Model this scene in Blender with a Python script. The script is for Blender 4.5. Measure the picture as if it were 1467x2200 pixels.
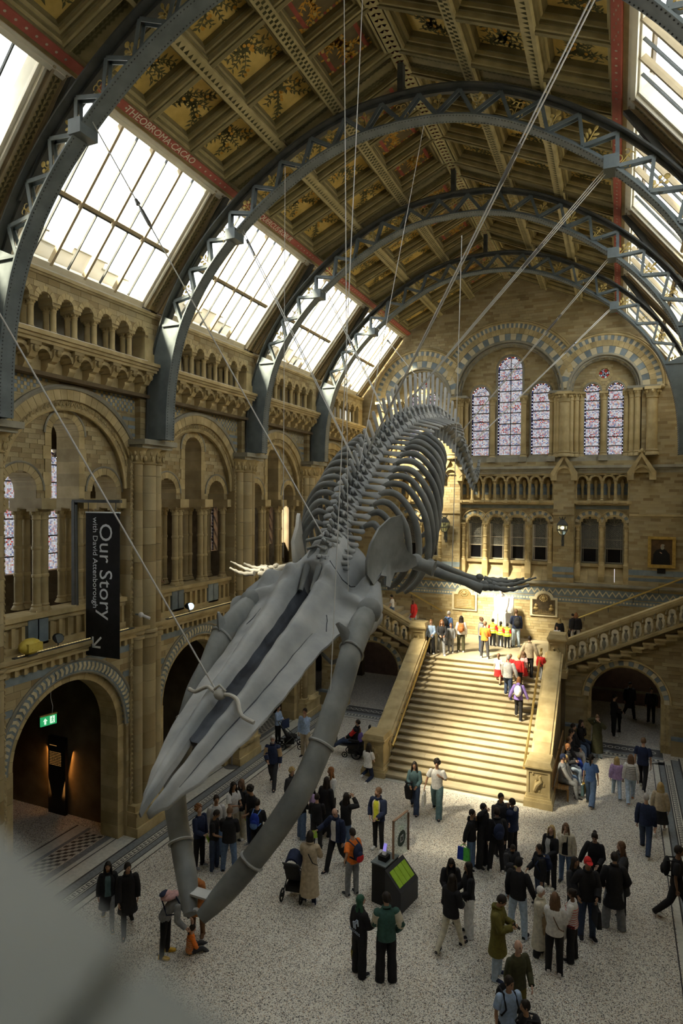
import bpy, math, random
from math import pi, sin, cos, sqrt, atan2, radians
from mathutils import Vector, Matrix
rnd = random.Random(7)
for _o in list(bpy.data.objects):
    bpy.data.objects.remove(_o)
SC = bpy.context.scene
COL = SC.collection
# ---------------------------------------------------------------- camera
HC = 10.0
FPX, YAW, PIT, ROL = 1367.23, .409930, -.0185092, .00663593
FW = Vector((-sin(YAW) * cos(PIT), cos(YAW) * cos(PIT), sin(PIT)))
_r = Vector((cos(YAW), sin(YAW), 0)); _u = _r.cross(FW)
RT = _r * cos(ROL) + _u * sin(ROL); UP = RT.cross(FW)
CAM = Vector((0, 0, HC))
cd = bpy.data.cameras.new('camera'); cam = bpy.data.objects.new('camera', cd); COL.objects.link(cam)
cam.matrix_world = Matrix(((RT.x, UP.x, -FW.x, 0), (RT.y, UP.y, -FW.y, 0), (RT.z, UP.z, -FW.z, HC), (0, 0, 0, 1)))
cd.sensor_fit = 'VERTICAL'; cd.sensor_height = 36; cd.lens = FPX * 36 / 2200
cd.clip_start = .02; cd.clip_end = 300
cd.dof.use_dof = True; cd.dof.focus_distance = 17; cd.dof.aperture_fstop = 1.5
SC.camera = cam
# ---------------------------------------------------------------- sky, sun, exposure
W = bpy.data.worlds.new('world'); SC.world = W; W.use_nodes = True
_bg = W.node_tree.nodes['Background']
_bg.inputs[0].default_value = (.93, .97, 1, 1); _bg.inputs[1].default_value = 5.5
sd = bpy.data.lights.new('sun', 'SUN'); sun = bpy.data.objects.new('sun', sd); COL.objects.link(sun)
SUN_DIR = Vector((.47, .66, -1)).normalized()
sun.rotation_euler = SUN_DIR.to_track_quat('-Z', 'Y').to_euler()
sd.energy = 48; sd.angle = .16; sd.color = (1, .86, .62)
SC.view_settings.view_transform = 'Standard'; SC.view_settings.look = 'None'
SC.view_settings.gamma = 1; SC.view_settings.use_curve_mapping = False
SC.view_settings.exposure = 0.12

def ray(px, py):
    return FW + RT * ((px - 733.5) / FPX) - UP * ((py - 1100) / FPX)
def on_z(px, py, z=0.):
    d = ray(px, py); return CAM + d * ((z - HC) / d.z)
def on_y(px, py, y):
    d = ray(px, py); return CAM + d * (y / d.y)
def on_x(px, py, x):
    d = ray(px, py); return CAM + d * (x / d.x)

# ---------------------------------------------------------------- materials
MATS = {}
def M(name, c1, c2=None, rough=.75, metal=0., scale=4., tone=0., bump=0., ramp=None, detail=4, spec=.3, stretch=None, bscale=None):
    m = bpy.data.materials.new(name); m.use_nodes = True; nt = m.node_tree; N = nt.nodes; Lk = nt.links.new
    p = N['Principled BSDF']; p.inputs['Roughness'].default_value = rough; p.inputs['Metallic'].default_value = metal
    p.inputs['Specular IOR Level'].default_value = spec
    if c2 is None and not tone and not ramp and not bump:
        p.inputs['Base Color'].default_value = (*c1, 1); MATS[name] = m; return m
    tc = N.new('ShaderNodeTexCoord'); no = N.new('ShaderNodeTexNoise'); no.inputs['Scale'].default_value = scale; no.inputs['Detail'].default_value = detail
    src = tc.outputs['Object']
    if stretch:
        mp = N.new('ShaderNodeMapping'); mp.inputs['Scale'].default_value = stretch; Lk(src, mp.inputs[0]); src = mp.outputs[0]
    Lk(src, no.inputs['Vector'])
    cr = N.new('ShaderNodeValToRGB'); cr.color_ramp.elements[0].position = .35; cr.color_ramp.elements[1].position = .68
    cr.color_ramp.elements[0].color = (*c1, 1); cr.color_ramp.elements[1].color = (*(c2 or c1), 1)
    Lk(no.outputs[0], cr.inputs[0]); out = cr.outputs[0]
    if tone or ramp:
        at = N.new('ShaderNodeAttribute'); at.attribute_name = 'tone'
        if ramp:
            r2 = N.new('ShaderNodeValToRGB'); r2.color_ramp.interpolation = 'LINEAR'; e = r2.color_ramp.elements
            while len(e) < len(ramp): e.new(.5)
            for i, c in enumerate(ramp):
                e[i].position = i / (len(ramp) - 1); e[i].color = (*c, 1)
            Lk(at.outputs['Fac'], r2.inputs[0])
            mx = N.new('ShaderNodeMix'); mx.data_type = 'RGBA'; mx.blend_type = 'MULTIPLY'; mx.inputs[0].default_value = 1
            Lk(r2.outputs[0], mx.inputs[6]); Lk(out, mx.inputs[7]); out = mx.outputs[2]
        else:
            mr = N.new('ShaderNodeMapRange'); mr.inputs[3].default_value = 1 - tone; mr.inputs[4].default_value = 1 + tone
            Lk(at.outputs['Fac'], mr.inputs[0])
            mx = N.new('ShaderNodeMix'); mx.data_type = 'RGBA'; mx.blend_type = 'MULTIPLY'; mx.inputs[0].default_value = 1
            Lk(out, mx.inputs[6]); Lk(mr.outputs[0], mx.inputs[7]); out = mx.outputs[2]
    Lk(out, p.inputs['Base Color'])
    if bump:
        b = N.new('ShaderNodeBump'); b.inputs['Strength'].default_value = bump; b.inputs['Distance'].default_value = .02
        n2 = N.new('ShaderNodeTexNoise'); n2.inputs['Scale'].default_value = bscale or scale * 4; n2.inputs['Detail'].default_value = 5
        Lk(src, n2.inputs['Vector']); Lk(n2.outputs[0], b.inputs['Height']); Lk(b.outputs[0], p.inputs['Normal'])
    MATS[name] = m; return m

# ---------------------------------------------------------------- mesh builder
class MB:
    def __init__(s): s.v = []; s.f = []; s.m = []; s.t = []
    def add(s, vs, fs, mi=0, tone=None):
        o = len(s.v); s.v.extend([tuple(a) for a in vs]); t = rnd.random() if tone is None else tone
        for f in fs:
            s.f.append([o + i for i in f]); s.m.append(mi); s.t.append(t)
    def hexa(s, p, mi=0, tone=None, back=True):      # 8 points: bottom ring 0-3, top ring 4-7
        f = [(3, 2, 1, 0), (4, 5, 6, 7), (0, 1, 5, 4), (1, 2, 6, 5), (2, 3, 7, 6), (3, 0, 4, 7)]
        s.add(p, f if back else f[1:], mi, tone)
    def box(s, x0, x1, y0, y1, z0, z1, mi=0, tone=None):
        s.hexa([(x0, y0, z0), (x1, y0, z0), (x1, y1, z0), (x0, y1, z0), (x0, y0, z1), (x1, y0, z1), (x1, y1, z1), (x0, y1, z1)], mi, tone)
    def fbox(s, fr, a0, a1, z0, z1, d0, d1, mi=0, tone=None):   # box in a wall's own frame
        P = [fr(a0, z0, d0), fr(a1, z0, d0), fr(a1, z0, d1), fr(a0, z0, d1), fr(a0, z1, d0), fr(a1, z1, d0), fr(a1, z1, d1), fr(a0, z1, d1)]
        s.orient(P, mi, tone)
    def orient(s, P, mi=0, tone=None):
        P = [Vector(p) for p in P]
        if (P[1] - P[0]).cross(P[3] - P[0]).dot(P[4] - P[0]) < 0:
            P = [P[0], P[3], P[2], P[1], P[4], P[7], P[6], P[5]]
        s.hexa(P, mi, tone)
    def prism(s, poly, vec, mi=0, tone=None):
        vec = Vector(vec); a = [Vector(p) for p in poly]; n = len(a)
        nn = Vector((0, 0, 0))
        for i in range(1, n - 1): nn += (a[i] - a[0]).cross(a[i + 1] - a[0])
        if nn.dot(vec) < 0: a.reverse()
        b = [p + vec for p in a]
        s.add(a + b, [tuple(range(n - 1, -1, -1)), tuple(range(n, 2 * n))] + [(i, (i + 1) % n, n + (i + 1) % n, n + i) for i in range(n)], mi, tone)
    def loft(s, rings, mi=0, tone=None, cap=True, close=False):
        n = len(rings[0]); vs = [p for r in rings for p in r]; fs = []
        m = len(rings)
        for j in range(m if close else m - 1):
            a = j * n; b = ((j + 1) % m) * n
            for i in range(n):
                k = (i + 1) % n; fs.append((a + i, a + k, b + k, b + i))
        if cap and not close:
            fs.append(tuple(range(n - 1, -1, -1))); fs.append(tuple(range((m - 1) * n, m * n)))
        s.add(vs, fs, mi, tone)
    def tube(s, pts, rad, seg=8, mi=0, tone=None, close=False, ref=None, sx=1., cap=True):
        P = [Vector(p) for p in pts]; n = len(P)
        if not hasattr(rad, '__len__'): rad = [rad] * n
        rings = []; prev = Vector(ref) if ref else None
        for i in range(n):
            if close: t = P[(i + 1) % n] - P[i - 1]
            else: t = P[min(i + 1, n - 1)] - P[max(i - 1, 0)]
            t.normalize()
            if prev is None: prev = Vector((0, 0, 1)) if abs(t.z) < .9 else Vector((1, 0, 0))
            a = prev - t * prev.dot(t)
            if a.length < 1e-6: a = t.orthogonal()
            a.normalize(); b = t.cross(a)
            if not ref: prev = a
            r = rad[i]; ra, rb = (r if hasattr(r, '__len__') else (r * sx, r))
            rings.append([P[i] + a * (ra * cos(2 * pi * k / seg)) + b * (rb * sin(2 * pi * k / seg)) for k in range(seg)])
        s.loft(rings, mi, tone, cap=cap, close=close)
    def lathe(s, prof, o=(0, 0, 0), seg=12, mi=0, tone=None, a0=0, a1=2 * pi, sq=0.):
        ox, oy, oz = o; full = abs(a1 - a0 - 2 * pi) < 1e-6
        n = seg if full else seg + 1
        rings = [[(ox + r * cos(a0 + (a1 - a0) * k / seg), oy + r * sin(a0 + (a1 - a0) * k / seg), oz + z) for k in range(n)] for r, z in prof]
        if full: s.loft(rings, mi, tone)
        else:
            vs = [p for r in rings for p in r]; fs = []
            for j in range(len(rings) - 1):
                for i in range(n - 1): fs.append((j * n + i, j * n + i + 1, (j + 1) * n + i + 1, (j + 1) * n + i))
            s.add(vs, fs, mi, tone)
    def ball(s, c, r, seg=8, rg=6, mi=0, tone=None, mat=None):
        rr = r if hasattr(r, '__len__') else (r, r, r); rings = []
        for j in range(rg + 1):
            th = pi * (j + .02 if j == 0 else (j - .02 if j == rg else j)) / rg
            ring = []
            for k in range(seg):
                p = Vector((rr[0] * sin(th) * cos(2 * pi * k / seg), rr[1] * sin(th) * sin(2 * pi * k / seg), -rr[2] * cos(th)))
                if mat: p = mat @ p
                ring.append(p + Vector(c))
            rings.append(ring)
        s.loft(rings, mi, tone)
    def mesh(s, name, mats, smooth=False, ang=42):
        me = bpy.data.meshes.new(name); me.from_pydata(s.v, [], s.f)
        for m in (mats if isinstance(mats, (list, tuple)) else [mats]): me.materials.append(m)
        me.polygons.foreach_set('material_index', s.m)
        at = me.attributes.new('tone', 'FLOAT', 'FACE'); at.data.foreach_set('value', s.t)
        if smooth:
            me.polygons.foreach_set('use_smooth', [True] * len(s.f)); me.set_sharp_from_angle(angle=radians(ang))
        me.update(); return me
    def build(s, name, mats, parent=None, smooth=False, ang=42, loc=None, stuff=False):
        o = bpy.data.objects.new(name, s.mesh(name, mats, smooth, ang)); COL.objects.link(o)
        if parent: o.parent = parent
        if loc is not None: o.location = loc
        if stuff: o['kind'] = 'stuff'
        return o
def inst(name, me, parent=None, loc=(0, 0, 0), rz=0., scale=None, mw=None, label=None):
    o = bpy.data.objects.new(name, me); COL.objects.link(o)
    if parent: o.parent = parent
    if mw is not None: o.matrix_local = mw
    else:
        o.location = loc; o.rotation_euler = (0, 0, rz)
        if scale: o.scale = scale
    if label: o['label'] = label
    return o
def root(name, loc=(0, 0, 0), label=None, cat=None, group=None, kind=None, rz=0.):
    o = bpy.data.objects.new(name, None); COL.objects.link(o); o.location = loc; o.rotation_euler = (0, 0, rz); o.empty_display_size = .2
    return tag(o, label, cat, group, kind)
def tag(o, label=None, cat=None, group=None, kind=None):
    if label: o['label'] = label
    if cat: o['category'] = cat
    if group: o['group'] = group
    if kind: o['kind'] = kind
    return o
# ---------------------------------------------------------------- wall tools
def fx(x, sg=1):            # wall facing +x (sg=1) or -x
    return lambda s, z, d: (x + sg * d, s, z)
def fy(y):                  # wall facing -y
    return lambda s, z, d: (s, y - d, z)
def arch_hole(c, r, zs, zb):
    def h(z):
        if z < zb: return None
        if z <= zs: return (c - r, c + r)
        if z < zs + r:
            w = sqrt(r * r - (z - zs) ** 2); return (c - w, c + w)
    return h
def rect_hole(a, b, z0, z1):
    return lambda z: (a, b) if z0 <= z <= z1 else None
BRK = {}
def wall(parent, fr, s0, s1, z0, z1, holes=(), ch=.12, bl=.36, th=.5, nind=0, mat=None, clip=None, tone=None, slots=None):
    """courses of separate bricks over a mortar body, broken at the openings"""
    nrow = max(1, round((z1 - z0) / ch)); ch = (z1 - z0) / nrow
    body = MB(); loose = MB(); full = []
    for j in range(nrow):
        za, zb = z0 + j * ch, z0 + (j + 1) * ch; zc = (za + zb) / 2
        a, b = s0, s1
        if clip:
            q = clip(zc)
            if q is None: continue
            a, b = max(a, q[0]), min(b, q[1])
        iv = [(a, b)]
        for h in holes:
            q = h(zc)
            if not q: continue
            nv = []
            for (p0, p1) in iv:
                if q[1] <= p0 or q[0] >= p1: nv.append((p0, p1)); continue
                if q[0] - p0 > .02: nv.append((p0, q[0]))
                if p1 - q[1] > .02: nv.append((q[1], p1))
            iv = nv
        for (p0, p1) in iv:
            if p1 - p0 < .03: continue
            body.fbox(fr, p0, p1, za, zb, -th, -.012, 0, .35)
            k = math.floor(p0 / bl) - 1; off = (j % 2) * .5 + .13 * (j % 3)
            while True:
                q0, q1 = (k + off) * bl, (k + off + 1) * bl; k += 1
                if q0 >= p1: break
                c0, c1 = max(q0, p0), min(q1, p1)
                if c1 - c0 < .04: continue
                if nind and c1 - c0 > bl * .99: full.append((c0, c1, za, zb))
                else: loose.fbox(fr, c0 + .004, c1 - .004, za + .004, zb - .004, -.03, rnd.random() * .009)
    mat = mat or [MATS['brick']]
    if nind:
        full.sort(key=lambda q: (Vector(fr((q[0] + q[1]) / 2, q[2], 0)) - CAM).length)
        for i, (c0, c1, za, zb) in enumerate(full):
            if i < nind:
                key = (id(fr), i % 14, round(ch, 4))
                if key not in BRK:
                    m = MB(); o = Vector(fr(0, 0, 0)); f2 = lambda s, z, d: Vector(fr(s, z, d)) - o
                    m.fbox(f2, -bl / 2 + .004, bl / 2 - .004, -ch / 2 + .004, ch / 2 - .004, -.03, rnd.random() * .012); BRK[key] = m.mesh('brick', mat)
                inst('brick', BRK[key], parent, fr((c0 + c1) / 2, (za + zb) / 2, 0))
            else: loose.fbox(fr, c0 + .004, c1 - .004, za + .004, zb - .004, -.03, rnd.random() * .009)
    body.build('wall_core', mat, parent)
    if loose.v: loose.build('brick', mat, parent, stuff=True)
def ring(parent, name, fr, c, cz, r0, r1, d0, d1, n, mats, a0=0., a1=pi, gap=.008, mi=None, one=False, sub=2, prof=None):
    """voussoirs of an arch, each a wedge of its own"""
    mb = MB(); made = []
    for i in range(n):
        A0 = a0 + (a1 - a0) * i / n; A1 = a0 + (a1 - a0) * (i + 1) / n; g = gap / ((r0 + r1) / 2) / 2; A0 += g; A1 -= g
        w = mb if one else MB(); dd = d1 + rnd.random() * .008; k = mi(i) if mi else 0; tn = rnd.random()
        for q in range(sub):
            B0 = A0 + (A1 - A0) * q / sub; B1 = A0 + (A1 - A0) * (q + 1) / sub
            pt = lambda a, r, d: fr(c + r * cos(a), cz + r * sin(a), d)
            w.orient([pt(B0, r0, d0), pt(B0, r1, d0), pt(B0, r1, dd), pt(B0, r0, dd), pt(B1, r0, d0), pt(B1, r1, d0), pt(B1, r1, dd), pt(B1, r0, dd)], k, tn)
        if not one: made.append(w.build(name, mats, parent))
    if one: made.append(mb.build(name, mats, parent))
    return made
def arc_pts(fr, c, cz, r, d, n=24, a0=0., a1=pi):
    return [fr(c + r * cos(a0 + (a1 - a0) * i / n), cz + r * sin(a0 + (a1 - a0) * i / n), d) for i in range(n + 1)]
def column_mesh(h, r, cap=.3, base=.2, seg=12, wide=1.55, rings=0, name='column', mats=None, sqr=True):
    m = MB(); R = r * wide
    m.lathe([(R * .98, base * .0), (R * .98, base * .3), (R * .9, base * .45), (r * 1.12, base * .6), (r * 1.25, base * .8), (r, base)] , seg=seg)
    m.lathe([(r, base), (r * .97, h - cap)], seg=seg)
    for k in range(rings):
        z = base + (h - cap - base) * (k + 1) / (rings + 1); m.lathe([(r, z - .05), (r * 1.16, z - .03), (r * 1.16, z + .03), (r, z + .05)], seg=seg)
    m.lathe([(r, h - cap), (r * 1.18, h - cap + .02), (r * 1.02, h - cap + .05), (r * 1.15, h - cap * .5), (R * .95, h - cap * .28)], seg=seg)
    for k in range(8):
        a = 2 * pi * k / 8; x, y = cos(a), sin(a)
        m.ball((x * r * 1.3, y * r * 1.3, h - cap * .42), (r * .28, r * .28, cap * .18), 5, 4)
    m.box(-R * .78, R * .78, -R * .78, R * .78, -.0, base * .18)
    m.box(-R, R, -R, R, h - cap * .26, h)
    return m.mesh(name, mats or MATS['stone'], True)
# ---------------------------------------------------------------- materials in use
BUFF = [(.29, .215, .105), (.41, .33, .175), (.49, .40, .22), (.45, .375, .22), (.35, .26, .12), (.51, .43, .26)]
M('brick', (.78, .78, .74), (1, 1, 1), ramp=BUFF, scale=1.1, rough=.7, bump=.25, bscale=30)
M('stone', (.36, .28, .13), (.52, .42, .22), tone=.18, scale=2.2, rough=.65, bump=.2, bscale=25)
M('stone_grey', (.25, .24, .19), (.36, .34, .26), tone=.2, scale=2.5, rough=.7, bump=.2)
M('blue', (.15, .19, .21), (.23, .28, .30), tone=.2, scale=3, rough=.6)
M('cream', (.52, .46, .30), (.62, .56, .38), tone=.15, scale=4)
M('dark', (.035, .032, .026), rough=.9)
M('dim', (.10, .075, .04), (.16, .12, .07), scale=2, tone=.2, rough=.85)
M('iron', (.10, .125, .13), (.15, .18, .185), scale=3, rough=.5, metal=.0, spec=.4)
M('iron_dark', (.05, .055, .05), (.08, .085, .08), scale=3, rough=.55)
M('gilt', (.50, .36, .10), (.66, .52, .20), scale=6, rough=.45, metal=.25)
M('paint', (.62, .58, .46), (.72, .68, .55), scale=3, rough=.6)
M('white', (.78, .77, .72), (.86, .85, .80), scale=2, rough=.6)
M('wood_bar', (.34, .27, .16), (.42, .34, .21), scale=3, rough=.6)
M('black', (.012, .012, .012), rough=.6)
M('brass', (.62, .45, .14), (.75, .56, .20), scale=5, rough=.28, metal=.9)
M('tread', (.33, .28, .18), (.42, .36, .23), tone=.12, scale=1.3, rough=.6)
M('marble', (.85, .83, .78), (.92, .90, .86), scale=3, rough=.4)

def glass_mat(name, tint, gloss=.06, diff=0., pattern=None):
    m = bpy.data.materials.new(name); m.use_nodes = True; nt = m.node_tree; N = nt.nodes; Lk = nt.links.new; N.remove(N['Principled BSDF'])
    tr = N.new('ShaderNodeBsdfTransparent'); tr.inputs[0].default_value = (*tint, 1)
    gl = N.new('ShaderNodeBsdfGlossy'); gl.inputs['Roughness'].default_value = .08
    mx = N.new('ShaderNodeMixShader'); mx.inputs[0].default_value = gloss; Lk(tr.outputs[0], mx.inputs[1]); Lk(gl.outputs[0], mx.inputs[2]); out = mx.outputs[0]
    if diff:
        tl = N.new('ShaderNodeBsdfTranslucent'); tl.inputs[0].default_value = (.85, .85, .82, 1); m2 = N.new('ShaderNodeMixShader'); m2.inputs[0].default_value = diff
        Lk(out, m2.inputs[1]); Lk(tl.outputs[0], m2.inputs[2]); out = m2.outputs[0]
    if pattern: pattern(nt, tr)
    Lk(out, N['Material Output'].inputs[0]); MATS[name] = m; return m
def stained(nt, tr):
    """small leaded roundels and lozenges in white, rose and blue glass"""
    N = nt.nodes; Lk = nt.links.new
    tc = N.new('ShaderNodeTexCoord'); vo = N.new('ShaderNodeTexVoronoi'); vo.feature = 'F1'; vo.inputs['Scale'].default_value = 17; vo.inputs['Randomness'].default_value = .25
    Lk(tc.outputs['Object'], vo.inputs['Vector'])
    sp = N.new('ShaderNodeSeparateColor'); Lk(vo.outputs['Color'], sp.inputs[0])
    cr = N.new('ShaderNodeValToRGB'); cr.color_ramp.interpolation = 'CONSTANT'; e = cr.color_ramp.elements
    stops = [(0, (.95, .94, .96)), (.34, (.70, .68, .74)), (.52, (.92, .80, .80)), (.66, (.55, .58, .72)), (.76, (.88, .58, .56)), (.83, (.95, .92, .88)), (.94, (.90, .74, .62))]
    while len(e) < len(stops): e.new(.5)
    for i, (p, c) in enumerate(stops): e[i].position = p; e[i].color = (*c, 1)
    Lk(sp.outputs[0], cr.inputs[0])
    v2 = N.new('ShaderNodeTexVoronoi'); v2.feature = 'DISTANCE_TO_EDGE'; v2.inputs['Scale'].default_value = 17; v2.inputs['Randomness'].default_value = .25
    Lk(tc.outputs['Object'], v2.inputs['Vector'])
    gt = N.new('ShaderNodeMath'); gt.operation = 'GREATER_THAN'; gt.inputs[1].default_value = .045; Lk(v2.outputs['Distance'], gt.inputs[0])
    mr = N.new('ShaderNodeMapRange'); mr.inputs[3].default_value = .14; mr.inputs[4].default_value = .36; Lk(gt.outputs[0], mr.inputs[0])
    mx = N.new('ShaderNodeMix'); mx.data_type = 'RGBA'; mx.blend_type = 'MULTIPLY'; mx.inputs[0].default_value = 1
    Lk(cr.outputs[0], mx.inputs[6]); Lk(mr.outputs[0], mx.inputs[7]); Lk(mx.outputs[2], tr.inputs[0])
glass_mat('pane', (.93, .94, .94), .05)
glass_mat('stain', (1, 1, 1), .03, 0, stained)
glass_mat('stain_red', (.26, .07, .06), .03)
glass_mat('stain_rose', (.95, .36, .30), .02)
glass_mat('stain_blue', (.08, .09, .2), .03)
glass_mat('clear', (.90, .95, .94), .12)

XC = -5.14
YE = 32.4
XL, XR = -13.25, 2.97
PY = [9.85, 15.4, 20.95, 26.5, 32.05]
BAYS = [12.625, 18.175, 23.725, 29.275]
LW = fx(XL); RW = fx(XR, -1); EW = fy(YE)
wall_left = root('wall_left', kind='structure')
wall_far = root('wall_far', kind='structure')

# ---------------------------------------------------------------- left wall: bays
def plain(fr, d): return lambda s, z, dd: fr(s, z, dd + d)
def left_bay(yc, k):
    P = wall_left; H = 2.775
    a, b = yc - H, yc + H
    # ground floor
    F0 = LW
    wall(P, F0, a, b, 0, 5.5, [arch_hole(yc, 2.0, 3.35, 0)], ch=.17, bl=.5, th=.75)
    ring(P, 'voussoir', F0, yc, 3.35, 2.0, 2.3, -.6, .012, 34, [MATS['blue']], gap=.006, one=k > 1)
    lf = MB()
    for i in range(44):
        A = pi * (i + .5) / 44
        for sg in (-1, 1):
            r = 2.15 + sg * .055; t = .13 * sg
            q = [(A - .028, r - .05), (A + .012 + 0, r - .06), (A + .030, r + .05), (A - .006, r + .055)] if sg > 0 else [(A - .006, r - .055), (A + .030, r - .05), (A + .012, r + .06), (A - .028, r + .05)]
            lf.prism([F0(yc + R * cos(T), 3.35 + R * sin(T), .02) for T, R in q], (.012, 0, 0))
    lf.build('leaf_tile', MATS['cream'], P, stuff=True)
    ring(P, 'arch_stone', F0, yc, 3.35, 1.76, 1.99, -.75, -.12, 22, [MATS['stone']], one=k > 1)
    m = MB()
    m.tube(arc_pts(F0, yc, 3.35, 2.33, .01, 36), .045, 6)
    m.tube(arc_pts(F0, yc, 3.35, 1.99, -.02, 36), .04, 6)
    m.build('hood_mould', MATS['stone_grey'], P, True)
    m = MB()
    for s in (-1, 1):
        for z in range(9):
            m.fbox(F0, yc + s * 1.76, yc + s * 2.02, z * .373 + .004, (z + 1) * .373 - .004, -.75, -.1 + rnd.random() * .01)
    m.build('jamb_stone', MATS['stone'], P)
    m = MB(); m.fbox(F0, a, b, 5.5, 5.7, -.4, .02); [m.fbox(F0, yc + s * 2.2 - .35, yc + s * 2.2 + .35, z, z + .17, -.02, .016) for s in (-1, 1) for z in (4.08, 4.76)]
    m.build('tile_band', MATS['blue'], P)
    # little arcade under the gallery ledge
    m = MB(); m.fbox(F0, a, b, 5.7, 6.0, -.4, .0)
    n = 20
    for i in range(n + 1):
        y = a + .15 + (b - a - .3) * i / n; m.fbox(F0, y - .05, y + .05, 5.72, 5.9, 0, .14)
    m.fbox(F0, a, b, 5.9, 6.02, -.1, .2); m.build('corbel_course', MATS['stone'], P)
    m = MB(); m.fbox(F0, a, b, 6.02, 6.1, -.6, .27); m.fbox(F0, a, b, 6.1, 6.2, -.6, .34); m.build('ledge', MATS['stone'], P)
    m = MB(); m.fbox(F0, a + .75, b - .75, 6.2, 6.23, .2, .3); m.build('light_strip_housing', MATS['iron_dark'], P)
    # parapet with blind niches
    m = MB(); m.fbox(F0, a, b, 6.2, 7.0, -.6, -.22); m.fbox(F0, a, b, 6.98, 7.1, -.75, -.05)
    m.fbox(F0, a, b, 6.2, 6.36, -.3, -.1)
    for i in range(19):
        y = a + .2 + (b - a - .4) * i / 18
        if i in (5, 6, 12, 13): m.fbox(F0, y - .16, y + .16, 6.3, 7.0, -.25, -.1, 1)
        else: m.fbox(F0, y - .05, y + .05, 6.3, 6.86, -.25, -.12)
    m.fbox(F0, a, b, 6.84, 7.0, -.25, -.12); m.build('parapet', [MATS['stone'], MATS['blue']], P)
    # tympanum with three lights
    F1 = plain(LW, -.28)
    holes = [arch_hole(yc, .48, 11.69, 9)] + [arch_hole(yc + s * 1.4, .5, 10.2, 9) for s in (-1, 1)]
    wall(P, F1, a + .5, b - .5, 10.0, 12.5, holes, ch=.125, bl=.37, th=.8, nind=70 if k < 2 else 0, clip=lambda z: (yc - sqrt(max(.01, 2.16 ** 2 - max(0, z - 10.3) ** 2)), yc + sqrt(max(.01, 2.16 ** 2 - max(0, z - 10.3) ** 2))) if z < 12.44 else None)
    ring(P, 'arch_stone', F1, yc, 11.69, .46, .66, -.8, .03, 11, [MATS['stone']])
    for s in (-1, 1):
        ring(P, 'arch_stone', F1, yc + s * 1.4, 10.2, .48, .68, -.8, .03, 11, [MATS['stone']])
    m = MB()
    for s in (-1, 1):
        for z in range(5): m.fbox(F1, yc + s * .46, yc + s * (.66 + .06 * (z % 2)), 10 + z * .338 + .004, 10 + (z + 1) * .338 - .004, -.8, .03)
        m.fbox(F1, yc + s * .46, yc + s * .92, 9.72, 10.0, -.95, .2)
        m.fbox(F1, yc + s * 1.86, yc + s * 2.25, 9.72, 10.0, -.95, .2)
    m.build('jamb_stone', MATS['stone'], P)
    m = MB(); m.tube(arc_pts(F1, yc, 11.69, .68, .04, 16), .03, 5)
    for s in (-1, 1): m.tube(arc_pts(F1, yc + s * 1.4, 10.2, .7, .04, 16), .03, 5)
    m.build('hood_mould', MATS['stone_grey'], P, True)
    for s in (-1, 1):
        for q in (.58, .82, 1.98):
            for dx in (-.1, -.75):
                inst('column', COLM['gal'], P, (XL - .28 + dx, yc + s * q, 7.1))
    # big arch and spandrel
    wall(P, F0, a, b, 10.3, 13.0, [arch_hole(yc, 2.55, 10.3, 0)], ch=.17, bl=.4, th=.6)
    ring(P, 'voussoir', F0, yc, 10.3, 2.28, 2.56, -.5, .03, 36, [MATS['stone']], one=k > 1)
    ring(P, 'arch_stone', F0, yc, 10.3, 2.08, 2.28, -.5, -.06, 40, [MATS['stone']], one=True)
    m = MB()
    for i in range(54):
        A = pi * (i + .5) / 54; m.tube([F0(yc + 2.18 * cos(A + .026 * q) , 10.3 + (2.13 + .11 * abs(cos(q * pi / 2))) * sin(A + .026 * q), -.03 + .0 * q) for q in (-1, -.5, 0, .5, 1)], .02, 4)
    m.build('scallop_moulding', MATS['stone'], P, stuff=True)
    m = MB(); m.tube(arc_pts(F0, yc, 10.3, 2.62, .04, 40), .07, 6); m.build('hood_mould', MATS['stone_grey'], P, True)
    m = MB(); m.tube(arc_pts(F0, yc, 10.3, 2.06, -.1, 40), .05, 6); m.build('inner_mould', MATS['stone'], P, True)
    # checker tiles over the arch
    m = MB(); nn = 52
    for j in range(5):
        for i in range(nn):
            y0 = a + .45 + (b - a - .9) * i / nn; y1 = a + .45 + (b - a - .9) * (i + 1) / nn; z = 12.55 + j * .095
            if sqrt(((y0 + y1) / 2 - yc) ** 2 + (z - 10.3) ** 2) < 2.72: continue
            m.fbox(F0, y0 + .004, y1 - .004, z + .004, z + .091, -.01, .012 + .006 * ((i + j) % 2), (i + j) % 2)
    for j in range(9):
        for s in (-1, 1):
            z = 11.5 + j * .115; w = b - .42
            y0 = yc + sqrt(max(0, 2.72 ** 2 - (z - 10.3) ** 2))
            if y0 < w and j % 2: m.fbox(F0, yc + s * (y0 - yc), yc + s * (w - yc), z, z + .1, -.01, .014, 0)
    m.build('checker_tile', [MATS['blue'], MATS['stone']], P, stuff=True)
    # corbel table
    m = MB(); m.fbox(F0, a, b, 13.0, 13.08, -.3, .06); m.fbox(F0, a, b, 13.08, 13.8, -.4, .1); m.build('corbel_back', MATS['stone'], P)
    for i in range(8):
        inst('corbel', CORBEL, P, (XL + .1, yc + (i - 3.5) * .665, 13.08))
        if i < 7: inst('corbel_arch', CORBARCH, P, (XL + .1, yc + (i - 3) * .665, 13.08))
    m = MB(); m.fbox(F0, a, b, 13.72, 13.8, -.3, .62); m.fbox(F0, a, b, 13.8, 13.88, -.3, .68); m.fbox(F0, a, b, 13.88, 13.98, -.3, .74); m.build('cornice', MATS['stone'], P)
    # clerestory arcade
    F2 = fx(-12.74)
    hs = [arch_hole(yc + (i - 3) * .665, .2, 14.78, 13.9) for i in range(7)]
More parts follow.
